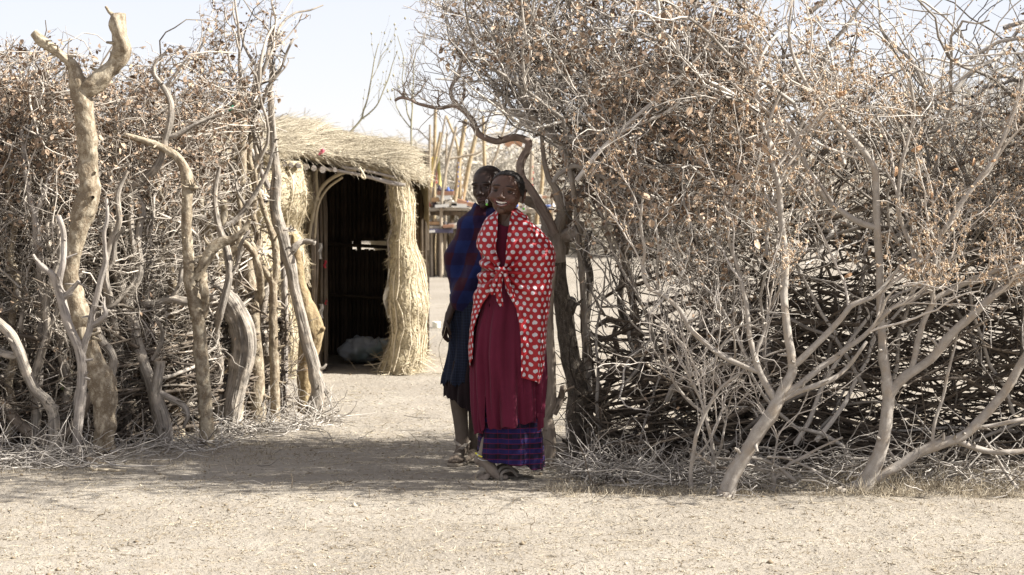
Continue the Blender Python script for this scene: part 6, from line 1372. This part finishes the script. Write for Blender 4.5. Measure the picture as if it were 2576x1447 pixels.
for s in (-1, 1): eye_parts(girl, Rg*hs, og, V, s, True)
# teeth, upper row, and the dark of the mouth
mb = MB(); th = np.linspace(0, 2*math.pi, 20, endpoint=False)
mb.grid(np.array([np.stack((.027*k*np.cos(th), np.full(20, -.071)+.010*(k*np.cos(th))**2, -.053+.010*k*np.sin(th)+.0085*(k*np.cos(th))**2), -1) for k in (.02, .5, 1)]), close=True)
for v in mb.v: v[:] = (v*hs)@Rg.T+og
mo = mb.build('mouth', M['mouth'], girl)
for i in range(8):
    x = (i-3.5)*.0057; mb = MB(); w = .0034 if i in (3, 4) else .0030
    c = np.array([x, -.0805+(x/.027)**2*.011, -.0478+.0085*(abs(x)/.029)**2]); mb.ball(c, (w, .0028, .0060-.0004*abs(i-3.5)), nu=10, nv=8)
    for v in mb.v: v[:] = (v*hs)@Rg.T+og
    o = mb.build('tooth', M['tooth'], girl)
mb = MB(); 
for i in range(6): x = (i-2.5)*.0054; mb.ball(np.array([x, -.0775+(x/.027)**2*.011, -.0605+.0085*(abs(x)/.029)**2]), (.0024, .0024, .0034), nu=8, nv=6)
for v in mb.v: v[:] = (v*hs)@Rg.T+og
mb.build('lower_teeth', M['tooth'], girl)
# cap of short rows of hair
def hair_cap(V, Q, T_, hl, Rm, off, parent, m, amp, ridge):
    x, y, z = V.T; keep = hl(x, y, z); idx = -np.ones(len(V), int); ids = np.where(keep)[0]; idx[ids] = np.arange(len(ids))
    q = Q[keep[Q].all(1)]; q = idx[q]; P3 = V[ids]; c = np.array([0, .012, .02]); n = P3-c; n /= np.linalg.norm(n, axis=1, keepdims=True)
    ang = np.arctan2(P3[:, 0], P3[:, 2]-.0); P3 = P3+n*(amp+ridge*(np.abs(np.sin(ang*13)))[:, None]); mb = MB(); mb.add((P3)@Rm.T+off, quads=q); return mb.build('hair', m, parent)
hair_cap(V, Q, T_, lambda x, y, z: (z > .058-.62*(y+.02)*(y > -.09)-.0+.30*np.clip(np.abs(x)-.035, 0, 1)*-1.6) & (z > -.02) & ((np.abs(x) < .071) | (z > .01)), Rg*hs, og, girl, M['hair'], .0016, .0022)
rng = np.random.default_rng(8)
for i in range(5):   # thin braids falling at the temple
    a = np.array([(.040+.006*i, -.052+.012*i, .072-.006*i), (.055+.004*i, -.050+.011*i, .050), (.064+.003*i, -.040+.01*i, .025), (.069+.002*i, -.028+.010*i, .004-.006*i)]); q = catmull(a, 18)*hs
    mb = MB(); mb.tubes(q@Rg.T+og, .0026*(1+.25*np.sin(np.arange(18)*2.1)), 6); mb.build('braid', M['hair'], girl)
# earrings: white ring, bright green bead
gr = plain_mat('green_bead', (.16, .62, .06), (.22, .7, .1), rough=.25, spec=.6); wr = plain_mat('white_bead', (.7, .72, .72), (.8, .8, .8), rough=.3)
for s in (-1, 1):
    e = (np.array([s*.081, -.003, -.040])*hs)@Rg.T+og; th = np.linspace(0, 2*math.pi, 16); mb = MB()
    mb.tubes(e+np.stack((.004*np.sin(th), -.001+0*th, -.010+.010*np.cos(th)), -1), np.full(16, .0015), 6); ring_ = mb.build('earring', wr, girl)
    mb = MB(); mb.ball(e+np.array([0, -.002, -.024]), .0058, nu=12, nv=9); o = mb.build('bead', gr, ring_); 
    ring_.location = (0, 0, 0); ring_.location = -girl.location; o.location = (0, 0, 0)
# --- maroon dress
KN = (1262, 682)
def dress_fold(th, v, x):
    r = np.clip((v-700)/250, 0, 1)
    f = .017*r*np.sin(th*11+1.2*np.sin(v/170)+(v-700)/300)*(.6+.4*np.sin(th*3+2))+.007*r*np.sin(th*25+.8-(v-700)/160)+.004*np.sin(th*7+v/60)*(v < 760)
    ang = (th-.10)*2.2-(v-760)/420*1.4; f += .010*r*np.sin(ang*4+.5)
    return f+.003*fbm(np.stack((th*2, v/90, 0*th), -1), 2, 3)
full = lambda v: (-math.pi+0*v, math.pi+0*v)
rows = [(540, 1251, 1292, .05, .05), (560, 1240, 1312, .062, .06), (585, 1226, 1340, .078, .08), (640, 1226, 1360, .092, .09), (700, 1224, 1362, .098, .09), (770, 1210, 1364, .105, .1), (821, 1199, 1364, .112, .11), (887, 1191, 1366, .12, .12), (965, 1195, 1364, .125, .13), (1044, 1196, 1364, .13, .135), (1090, 1200, 1366, .132, .135)]
thc = lambda s: (-math.pi+2*math.pi*s)
def dress_bot(s):
    xf = np.sin(thc(s)); b_ = np.interp(xf, [-1, -.75, -.45, 0, .5, .8, 1], [1088, 1082, 1075, 1068, 1058, 1052, 1050]); n_ = np.clip(-np.cos(thc(s)), 0, 1)
    b_ = b_-95*np.exp(-((thc(s)+.68)/.07)**2); return b_*(1-n_)+n_*1068+3*np.sin(thc(s)*17)
def dress_top(s): 
    c_ = np.cos(thc(s)); return 555+14*np.exp(-((thc(s))/.6)**2)-10*(np.abs(thc(s)) > 1.2)
G, uv, _, _ = garment(rows, 150, 300, 11.35, full, dress_top, dress_bot, dress_fold, DG); cloth_obj('dress', G, uv, M['maroon'], girl)
# lower pointed flap of the dress on the right
g = [[gp(1352+16*s, 1040+46*t*(1-.25*s), -.085+.01*math.sin(s*5)) for s in np.linspace(0, 1, 8)] for t in np.linspace(0, 1, 8)]
mb = MB(); mb.grid(np.array(g), uvp=np.array(g)); o = mb.build('dress_flap', M['maroon'], girl)
# --- plaid skirt
rows = [(960, 1206, 1356, .105, .115), (1040, 1208, 1358, .115, .125), (1090, 1210, 1362, .118, .13), (1140, 1205, 1366, .125, .14), (1190, 1200, 1368, .13, .145)]
def skirt_bot(s):
    xf = np.sin(thc(s)); b_ = np.interp(xf, [-1, -.95, -.6, 0, .2, .45, .6, 1], [1128, 1140, 1155, 1162, 1163, 1166, 1174, 1180]); n_ = np.clip(-np.cos(thc(s)), 0, 1); return b_*(1-n_)+n_*1160+2.0*np.sin(thc(s)*11)
G, uv, _, _ = garment(rows, 70, 240, 11.36, full, 975, skirt_bot, lambda th, v, x: .009*np.sin(th*7+.8)*np.clip((v-1000)/100, 0, 1)+.004*np.sin(th*15+v/50), DG); cloth_obj('plaid_skirt', G, uv, M['plaid'], girl)
# --- red shawl with white dots
rows = [(524, 1253, 1297, .060, .05), (535, 1244, 1306, .070, .058), (549, 1231, 1328, .085, .07), (560, 1221, 1342, .096, .085), (575, 1210, 1358, .106, .095), (597, 1200, 1373, .116, .10), (622, 1203, 1388, .124, .105), (643, 1209, 1396, .130, .11), (665, 1213, 1395, .132, .11), (690, 1209, 1388, .130, .11), (710, 1203, 1384, .130, .11), (745, 1197, 1387, .130, .115), (775, 1190, 1384, .134, .12), (821, 1184, 1382, .142, .125), (880, 1178, 1378, .148, .13), (926, 1180, 1374, .15, .13), (970, 1184, 1362, .15, .13)]
rw = np.array(rows)
def sh_th(v):
    xl = np.interp(v, [524, 545, 600, 660, 682, 703, 720, 745, 774, 800, 821, 887, 940], [1256, 1253, 1252, 1253, 1256, 1245, 1237, 1225, 1206, 1196, 1191, 1186.5, 1184])
    xr = np.interp(v, [524, 545, 600, 650, 675, 690, 705, 723, 774, 809, 868, 926, 980], [1289, 1284, 1275, 1270, 1266, 1266, 1268, 1274, 1299, 1305, 1309, 1311, 1313])
    uL, uR = np.interp(v, rw[:, 0], rw[:, 1]), np.interp(v, rw[:, 0], rw[:, 2]); c = (uL+uR)/2; a = (uR-uL)/2
    f = lambda x: (lambda r: np.sign(r)*np.arcsin(np.clip(np.abs(r), 0, .995)**(2.3/2)))((x-c)/a)
    return f(xr), 2*math.pi+f(xl)
def sh_bot(s):   # s=0 right inner edge (viewer's right of the opening), going round the right side and back to the left edge
    return np.interp(s, [0, .06, .13, .22, .30, .5, .72, .84, .93, 1.0], [944, 950, 960, 966, 955, 905, 895, 905, 926, 900])
def sh_fold(th, v, x):
    t2 = np.where(th > math.pi, th-2*math.pi, th); u = x/11.3*F+1288
    dx, dy_ = u-KN[0], v-KN[1]; r = np.hypot(dx, dy_)+1; ph = np.arctan2(dy_, dx); fr = np.cos(th) > -.2
    rad = .015*np.exp(-((r-45)/62)**2)*np.sin(ph*11+.6+.004*r)*fr+.006*np.exp(-r/90)*np.sin(ph*21+1)*fr
    low = np.clip((v-740)/80, 0, 1); ver = low*(.012*np.sin((u-1300)/7.2+(v-800)/95)+.004*np.sin((u-1300)/3.6+1+v/70))
    up = np.clip((650-v)/80, 0, 1); shd = up*(.011*np.sin((u-1262)/7.5-(v-560)/34*np.sign(dx))+.003*np.sin(v/13+u/19))
    roll = .010*np.exp(-((np.abs(u-1264)-11)/5)**2)*(v < 660)*fr
    pull = -.030*np.exp(-(r/34)**2)*fr
    big = .009*np.exp(-(((u-1372)/24)**2+((v-668)/48)**2))
    sag = .006*np.sin((v-640)/14+(u-1300)/40)*np.exp(-((u-1350)/40)**2)*((v > 600) & (v < 760))
    return rad+ver+shd+roll+pull+big+sag+.0022*fbm(np.stack((u/16, v/20, 0*u), -1), 2, 5)
G, uv, _, _ = garment(rows, 210, 420, 11.34, sh_th, lambda s: 527+8*np.sin(math.pi*s)*0+np.interp(s, [0, .5, 1], [0, -4, 0]), sh_bot, sh_fold, DG, uv0=.22)
# hanging selvedge edges flare a little
cloth_obj('dotted_shawl', G, uv, M['dots'], girl, .0025)
# knot and its two tails
mb = MB(); kc = gp(1262, 681, -.118); th = np.linspace(0, 2*math.pi, 26, endpoint=False)[None]; ph = np.linspace(.05, math.pi-.05, 18)[:, None]
g = np.stack((.026*np.sin(ph)*np.cos(th), .020*np.sin(ph)*np.sin(th), .017*np.cos(ph)+0*th), -1); g *= (1+.22*np.sin(np.arctan2(g[..., 2], g[..., 0])*6+1))[..., None]
mb.grid(g+kc, close=True, uvp=np.stack((g[..., 0]*1.3, g[..., 2]*1.3, 0*g[..., 0]), -1)); mb.build('knot', M['dots'], girl)
for pts, w0, w1, nm in (([(1260, 684), (1258, 705), (1255, 730), (1257, 752), (1262, 771)], .026, .030, 'knot_tail'), ([(1256, 684), (1249, 705), (1243, 725), (1240, 742)], .022, .034, 'knot_tail'), ([(1270, 686), (1276, 708), (1286, 735), (1294, 760)], .020, .026, 'knot_tail')):
    q = catmull(np.array(pts, float), 26); g = []
    for i, (u, v) in enumerate(q):
        t = i/25; w = w0+(w1-w0)*math.sin(t*2.2); w *= 1 if t < .85 else (1-(t-.85)*3.5)
        g.append([gp(u, v, -.128+.018*t+.008*math.cos(s*7+t*2))+np.array([w*(s-.5)*.9, .012*(s-.5)**2*4, 0]) for s in np.linspace(0, 1, 14)])
    g = np.array(g); mb = MB(); mb.grid(g, uvp=np.stack((g[..., 0]*1.4+.01, g[..., 2]*1.2, 0*g[..., 0]), -1)); o = mb.build(nm, M['dots'], girl); s_ = o.modifiers.new('t', 'SOLIDIFY'); s_.thickness = .003
# sandals and anklets
def sole(parent, a, b_, w, th=.012):
    a = np.array(a, float); b_ = np.array(b_, float); d = b_-a; L = np.linalg.norm(d); d /= L; sd = np.cross(d, (0, 0, 1)); sd /= np.linalg.norm(sd); nn = np.cross(sd, d); t = np.linspace(0, 1, 14)
    wd = w*np.interp(t, [0, .08, .3, .55, .8, .94, 1], [.35, .7, .72, .78, 1, .75, .35]); G = [[a+d*L*tt+sd*x*ww/2+nn*z for x, z in ((-1, 0), (-1, th), (-.6, th+.001), (.6, th+.001), (1, th), (1, 0))] for tt, ww in zip(t, wd)]
    mb = MB(); mb.grid(np.array(G), close=True)
    for e in (0, -1): mb.add(np.vstack((G[e], np.mean(G[e], 0))), tris=[(x, (x+1) % 6, 6) for x in range(6)])
    return mb.build('sandal_sole', M['sole'], parent)
def onz(p, z): p = np.array(p, float); p[2] = z; return p
sole(girl, onz(gp(1238, 1206, .03), .002), onz(gp(1309, 1196, .12), .004), .085); sole(girl, onz(gp(1262, 1192, .10), .002), onz(gp(1188, 1210, -.02), .002), .08)
for pts, w in (([gp(1250, 1208, -.02), gp(1254, 1186, -.015), gp(1270, 1174, .01), gp(1288, 1178, .03), gp(1300, 1197, .05)], .014), ([gp(1262, 1208, -.025), gp(1262, 1192, -.03), gp(1274, 1183, -.015), gp(1290, 1186, .01), gp(1303, 1200, .03)], .012),
               ([gp(1304, 1188, .10), gp(1292, 1180, .05), gp(1278, 1184, .0), gp(1262, 1190, -.03)], .011), ([gp(1196, 1206, -.02), gp(1202, 1190, -.03), gp(1216, 1184, -.02), gp(1232, 1190, .0)], .013), ([gp(1200, 1194, -.01), gp(1212, 1178, .0), gp(1220, 1182, -.01), gp(1238, 1204, -.01)], .011)):
    ribbon('sandal_strap', pts, w, .004, M['sandal'], girl, up=(0, -1, .3))
yb = plain_mat('yellow_bead', (.72, .64, .06), (.8, .72, .1), rough=.35); lb = plain_mat('blue_white_bead', (.55, .65, .75), (.65, .75, .85), rough=.35)
mb = MB(); q = [gp(1196+u, 1139+v, dy) for u, v, dy in ((0, 0, .02), (5, 5, -.006), (12, 9, -.018), (20, 11, -.022), (30, 13, -.018))]; q = catmull(np.array(q), 14); mb.tubes(q, np.full(14, .0012), 5); an = mb.build('anklet', M['black_cloth'], girl)
for i, p in enumerate(q[1:11]): 
    mb = MB(); mb.ball(p, (.0046, .0036, .0036), nu=9, nv=7); o = mb.build('bead', lb if i == 4 else yb, an)
    o.location = (0, 0, 0)
mb = MB(); q = catmull(np.array([gp(1202, 1153, -.008), gp(1212, 1158, -.02), gp(1224, 1159, -.024), gp(1236, 1157, -.015)]), 12); mb.tubes(q, np.full(12, .0013), 5); mb.build('anklet', wr, girl)
mb = MB(); q = catmull(np.array([gp(1260, 1165, .052), gp(1270, 1168, .046), gp(1282, 1169, .05), gp(1294, 1167, .066)]), 18)
for p in q: mb.ball(p, .0022, nu=6, nv=5)
mb.build('anklet', plain_mat('dull_bead', (.3, .26, .05), (.35, .3, .08)), girl)

# =============================================================== the child behind
DB = 11.97
bp = lambda u, v, dy=0.: P(u, v, DB+dy)
boy = thing('person', 'shaven-headed child in a blue and maroon checked shawl, behind the smiling one', 'person', (float(bp(1225, 1165)[0]), DB, 0), 'two children standing in the gateway')
V, Q, T_, lip = head('boy'); Rb = rot(yaw=math.radians(-27), roll=math.radians(-6), pitch=math.radians(3)); hb = 1.045
ob_ = bp(1227, 470, .0); Vh = (V*hb)@Rb.T+ob_; pieces = [(Vh, Q, T_, lip*.7, 0.)]
b = MB(); b.ball(bp(1225, 640, .05), (.13, .08, .17)); b.ball(bp(1215, 790, .05), (.12, .08, .2)); b.tubes(np.array([bp(1232, 520, .03), bp(1234, 565, .05)]), np.array([.05, .07]), 12, cap=True)
b.capsule(bp(1186, 590, .06), bp(1168, 690, .05), .038, .030); b.capsule(bp(1180, 860, .04), bp(1158, 960, .03), .07, .052); b.capsule(bp(1225, 860, .06), bp(1200, 960, .09), .07, .048)
pieces.append((*skin_mesh(b, .010, 2), 0., 0.))
b = MB()
def chain(q, r, S=16): b.tubes(catmull(np.array(q), 24), np.interp(np.linspace(0, 1, 24), np.linspace(0, 1, len(r)), r), S, cap=True)
chain([bp(1156, 930, .03), bp(1155, 985, .02), bp(1156, 1025, .03), bp(1160, 1070, .03), bp(1163, 1105, .02), bp(1164, 1128, .02)], [.050, .050, .046, .038, .034, .034])
chain([bp(1198, 930, .09), bp(1196, 985, .09), bp(1194, 1025, .10), bp(1192, 1070, .10), bp(1191, 1110, .09), bp(1190, 1140, .09)], [.046, .042, .036, .028, .025, .026])
# left foot coming forward
b.ball(bp(1168, 1140, .045), (.030, .034, .026)); b.capsule(bp(1164, 1126, .02), bp(1152, 1146, -.06), .032, .024); b.capsule(bp(1152, 1146, -.06), bp(1145, 1155, -.10), .026, .018); b.capsule(bp(1158, 1146, -.06), bp(1157, 1156, -.09), .02, .014)
for u, v, dy, r in ((1132, 1161, -.125, .0125), (1140, 1162, -.138, .0095), (1147, 1162, -.136, .009), (1153.5, 1162, -.130, .0085), (1159, 1161, -.122, .008)): b.capsule(bp(u+6, v-7, dy+.03), bp(u, v, dy), r*1.15, r)
# right foot turned to the left
b.ball(bp(1194, 1152, .10), (.026, .026, .024)); b.capsule(bp(1190, 1140, .08), bp(1170, 1158, .0), .026, .022); b.capsule(bp(1170, 1158, .0), bp(1156, 1163, -.04), .022, .015)
for u, v, dy, r in ((1142, 1168, -.06, .012), (1143, 1167, -.075, .009), (1147, 1168, -.085, .0085)): b.capsule(bp(u+9, v-2, dy+.02), bp(u, v, dy), r*1.1, r)
Vf, Qf, Tf = skin_mesh(b, .0030, 3); Vf[:, 2] = np.maximum(Vf[:, 2], .012); du = np.clip((.60-Vf[:, 2])/.25, 0, 1)*.85; pieces.append((Vf, Qf, Tf, 0., du))
# forearm and hand, loosely curled
b = MB(); b.tubes(catmull(np.array([bp(1166, 690, .04), bp(1150, 745, .01), bp(1135, 780, -.02), bp(1127, 803, -.03)]), 14), np.linspace(.030, .0185, 14), 14, cap=True)
b.capsule(bp(1130, 790, -.025), bp(1124, 815, -.034), .020, .0165); b.ball(bp(1123, 817, -.035), (.0165, .021, .030), rot(roll=.18), nu=16, nv=12)
for q, r in (([(1117, 826, -.055), (1114, 838, -.062), (1116, 848, -.060), (1121, 855, -.052)], .0070), ([(1120, 829, -.045), (1118, 842, -.050), (1121, 853, -.046), (1126, 859, -.038)], .0070), ([(1124, 829, -.032), (1123, 842, -.036), (1126, 852, -.032), (1130, 857, -.024)], .0066), ([(1127, 827, -.020), (1128, 838, -.022), (1131, 846, -.018), (1134, 850, -.012)], .0058)):
    b.tubes(catmull(np.array([bp(*a) for a in q]), 10), np.linspace(r, r*.78, 10), 9, cap=True); b.ball(bp(*q[-1]), r*.8); b.ball(bp(*q[0]), r*1.15)
b.tubes(catmull(np.array([bp(1121, 808, -.052), bp(1126, 820, -.066), bp(1130, 831, -.066), bp(1133, 839, -.058)]), 10), np.linspace(.0095, .0066, 10), 9, cap=True); b.ball(bp(1133, 840, -.058), .0062)
pieces.append((*skin_mesh(b, .0024, 2), 0., 0.08))
body_object(boy, pieces, M['skin_boy'])
for s in (-1, 1): eye_parts(boy, Rb*hb, ob_, V, s, False)
hair_cap(V, Q, T_, lambda x, y, z: (z > .052-.55*(y+.02)) & (z > -.02), Rb*hb, ob_, boy, plain_mat('shaven_hair', (.022, .014, .011), (.034, .02, .015), rough=.55, sc=300), .0006, 0)
# checked shawl
def b_fold(th, v, x):
    u = x/11.97*F+1288; t = (v-520)/240
    f = .017*np.sin((u-1150)/13+(v-560)/26)*np.clip((v-540)/40, 0, 1)+.006*np.sin((u-1150)/7-(v-560)/40)
    f += .010*np.sin((v-600)/17+(u-1150)/30)*np.exp(-((u-1165)/45)**2)
    f += .014*np.exp(-(((v-560)-(u-1160)*-.35)/14)**2)*(v < 640)
    return f+.003*fbm(np.stack((u/14, v/18, 0*u), -1), 2, 8)
rows = [(515, 1205, 1262, .06, .05), (524, 1186, 1285, .075, .065), (536, 1170, 1300, .09, .08), (556, 1160, 1320, .10, .09), (580, 1154, 1335, .112, .10), (612, 1142, 1345, .12, .10), (651, 1130, 1346, .125, .11), (690, 1122, 1342, .13, .11), (722, 1122, 1334, .132, .11), (750, 1128, 1310, .13, .11), (775, 1138, 1290, .125, .105), (800, 1148, 1280, .12, .1)]
def bs_bot(s): xf = np.sin(thc(s)); return np.interp(xf, [-1, -.8, -.4, 0, .5, 1], [762, 776, 790, 797, 790, 770])
G, uv, _, _ = garment(rows, 130, 300, 12.02, full, lambda s: 516+6*np.cos(thc(s)*2), bs_bot, b_fold, DB); cloth_obj('checked_shawl', G, uv, M['check'], boy)
rows = [(735, 1136, 1285, .10, .09), (790, 1135, 1288, .105, .095), (820, 1134, 1288, .11, .1), (887, 1129, 1286, .115, .105), (925, 1121, 1282, .118, .11), (945, 1114, 1278, .12, .11), (970, 1111, 1274, .12, .11)]
G, uv, _, _ = garment(rows, 90, 260, 12.02, full, 740, lambda s: 960+6*np.sin(thc(s)*9)+2.5*np.sin(thc(s)*41)+2*np.sin(thc(s)*67), lambda th, v, x: .006*np.sin(th*9+v/70)+.004*np.sin(th*19-v/40), DB); cloth_obj('navy_wrap', G, uv, M['navy'], boy)
rows = [(900, 1128, 1274, .10, .10), (950, 1122, 1272, .112, .105), (1000, 1122, 1270, .115, .11), (1050, 1126, 1266, .115, .11)]
def bl_bot(s): xf = np.sin(thc(s)); return np.interp(xf, [-1, -.7, -.3, 0, .3, 1], [996, 1003, 1024, 1034, 1030, 1022])+2*np.sin(thc(s)*27)
G, uv, _, _ = garment(rows, 50, 220, 12.02, full, 905, bl_bot, lambda th, v, x: .007*np.sin(th*11+v/40)+.004*np.sin(th*23), DB); cloth_obj('black_underskirt', G, uv, M['black_cloth'], boy)
# his sandals: soles and crossed straps
sole(boy, onz(bp(1172, 1150, .06), .002), onz(bp(1140, 1160, -.16), .002), .09, .012); sole(boy, onz(bp(1204, 1160, .09), .002), onz(bp(1130, 1166, -.06), .002), .085, .012)
for pts, w in (([bp(1146, 1104, .035), bp(1148, 1113, .0), bp(1160, 1124, -.022), bp(1172, 1136, -.008), bp(1178, 1144, .03)], .016), ([bp(1180, 1108, .035), bp(1172, 1118, -.014), bp(1158, 1131, -.048), bp(1143, 1144, -.070), bp(1134, 1156, -.075)], .019), ([bp(1166, 1153, -.05), bp(1161, 1145, -.078), bp(1150, 1144, -.092), bp(1140, 1148, -.092), bp(1134, 1157, -.08)], .015),
               ([bp(1172, 1172, -.02), bp(1168, 1155, -.04), bp(1174, 1146, .0), bp(1188, 1150, .06)], .013), ([bp(1160, 1172, -.05), bp(1156, 1160, -.06), bp(1160, 1153, -.03), bp(1168, 1154, .02)], .012), ([bp(1196, 1166, .04), bp(1186, 1150, .03), bp(1176, 1146, .02), bp(1170, 1148, .04)], .012)):
    ribbon('sandal_strap', pts, w, .004, M['sandal'], boy, up=(0, -1, .5))
# long pale straw held in the hanging hand
q = catmull(np.array([bp(1124, 812, -.06), bp(1117, 840, -.07), bp(1110, 858, -.07), bp(1104, 875, -.07), (bp(1108, 905, -.07)), bp(1116, 935, -.07)]), 20); mb = MB(); mb.tubes(q, np.full(20, .0012), 4)
tag(mb.build('straw_stalk', M['straw'], origin=bp(1110, 870, -.07)), 'fine bent straw dangling from the hand of the child behind', 'straw')
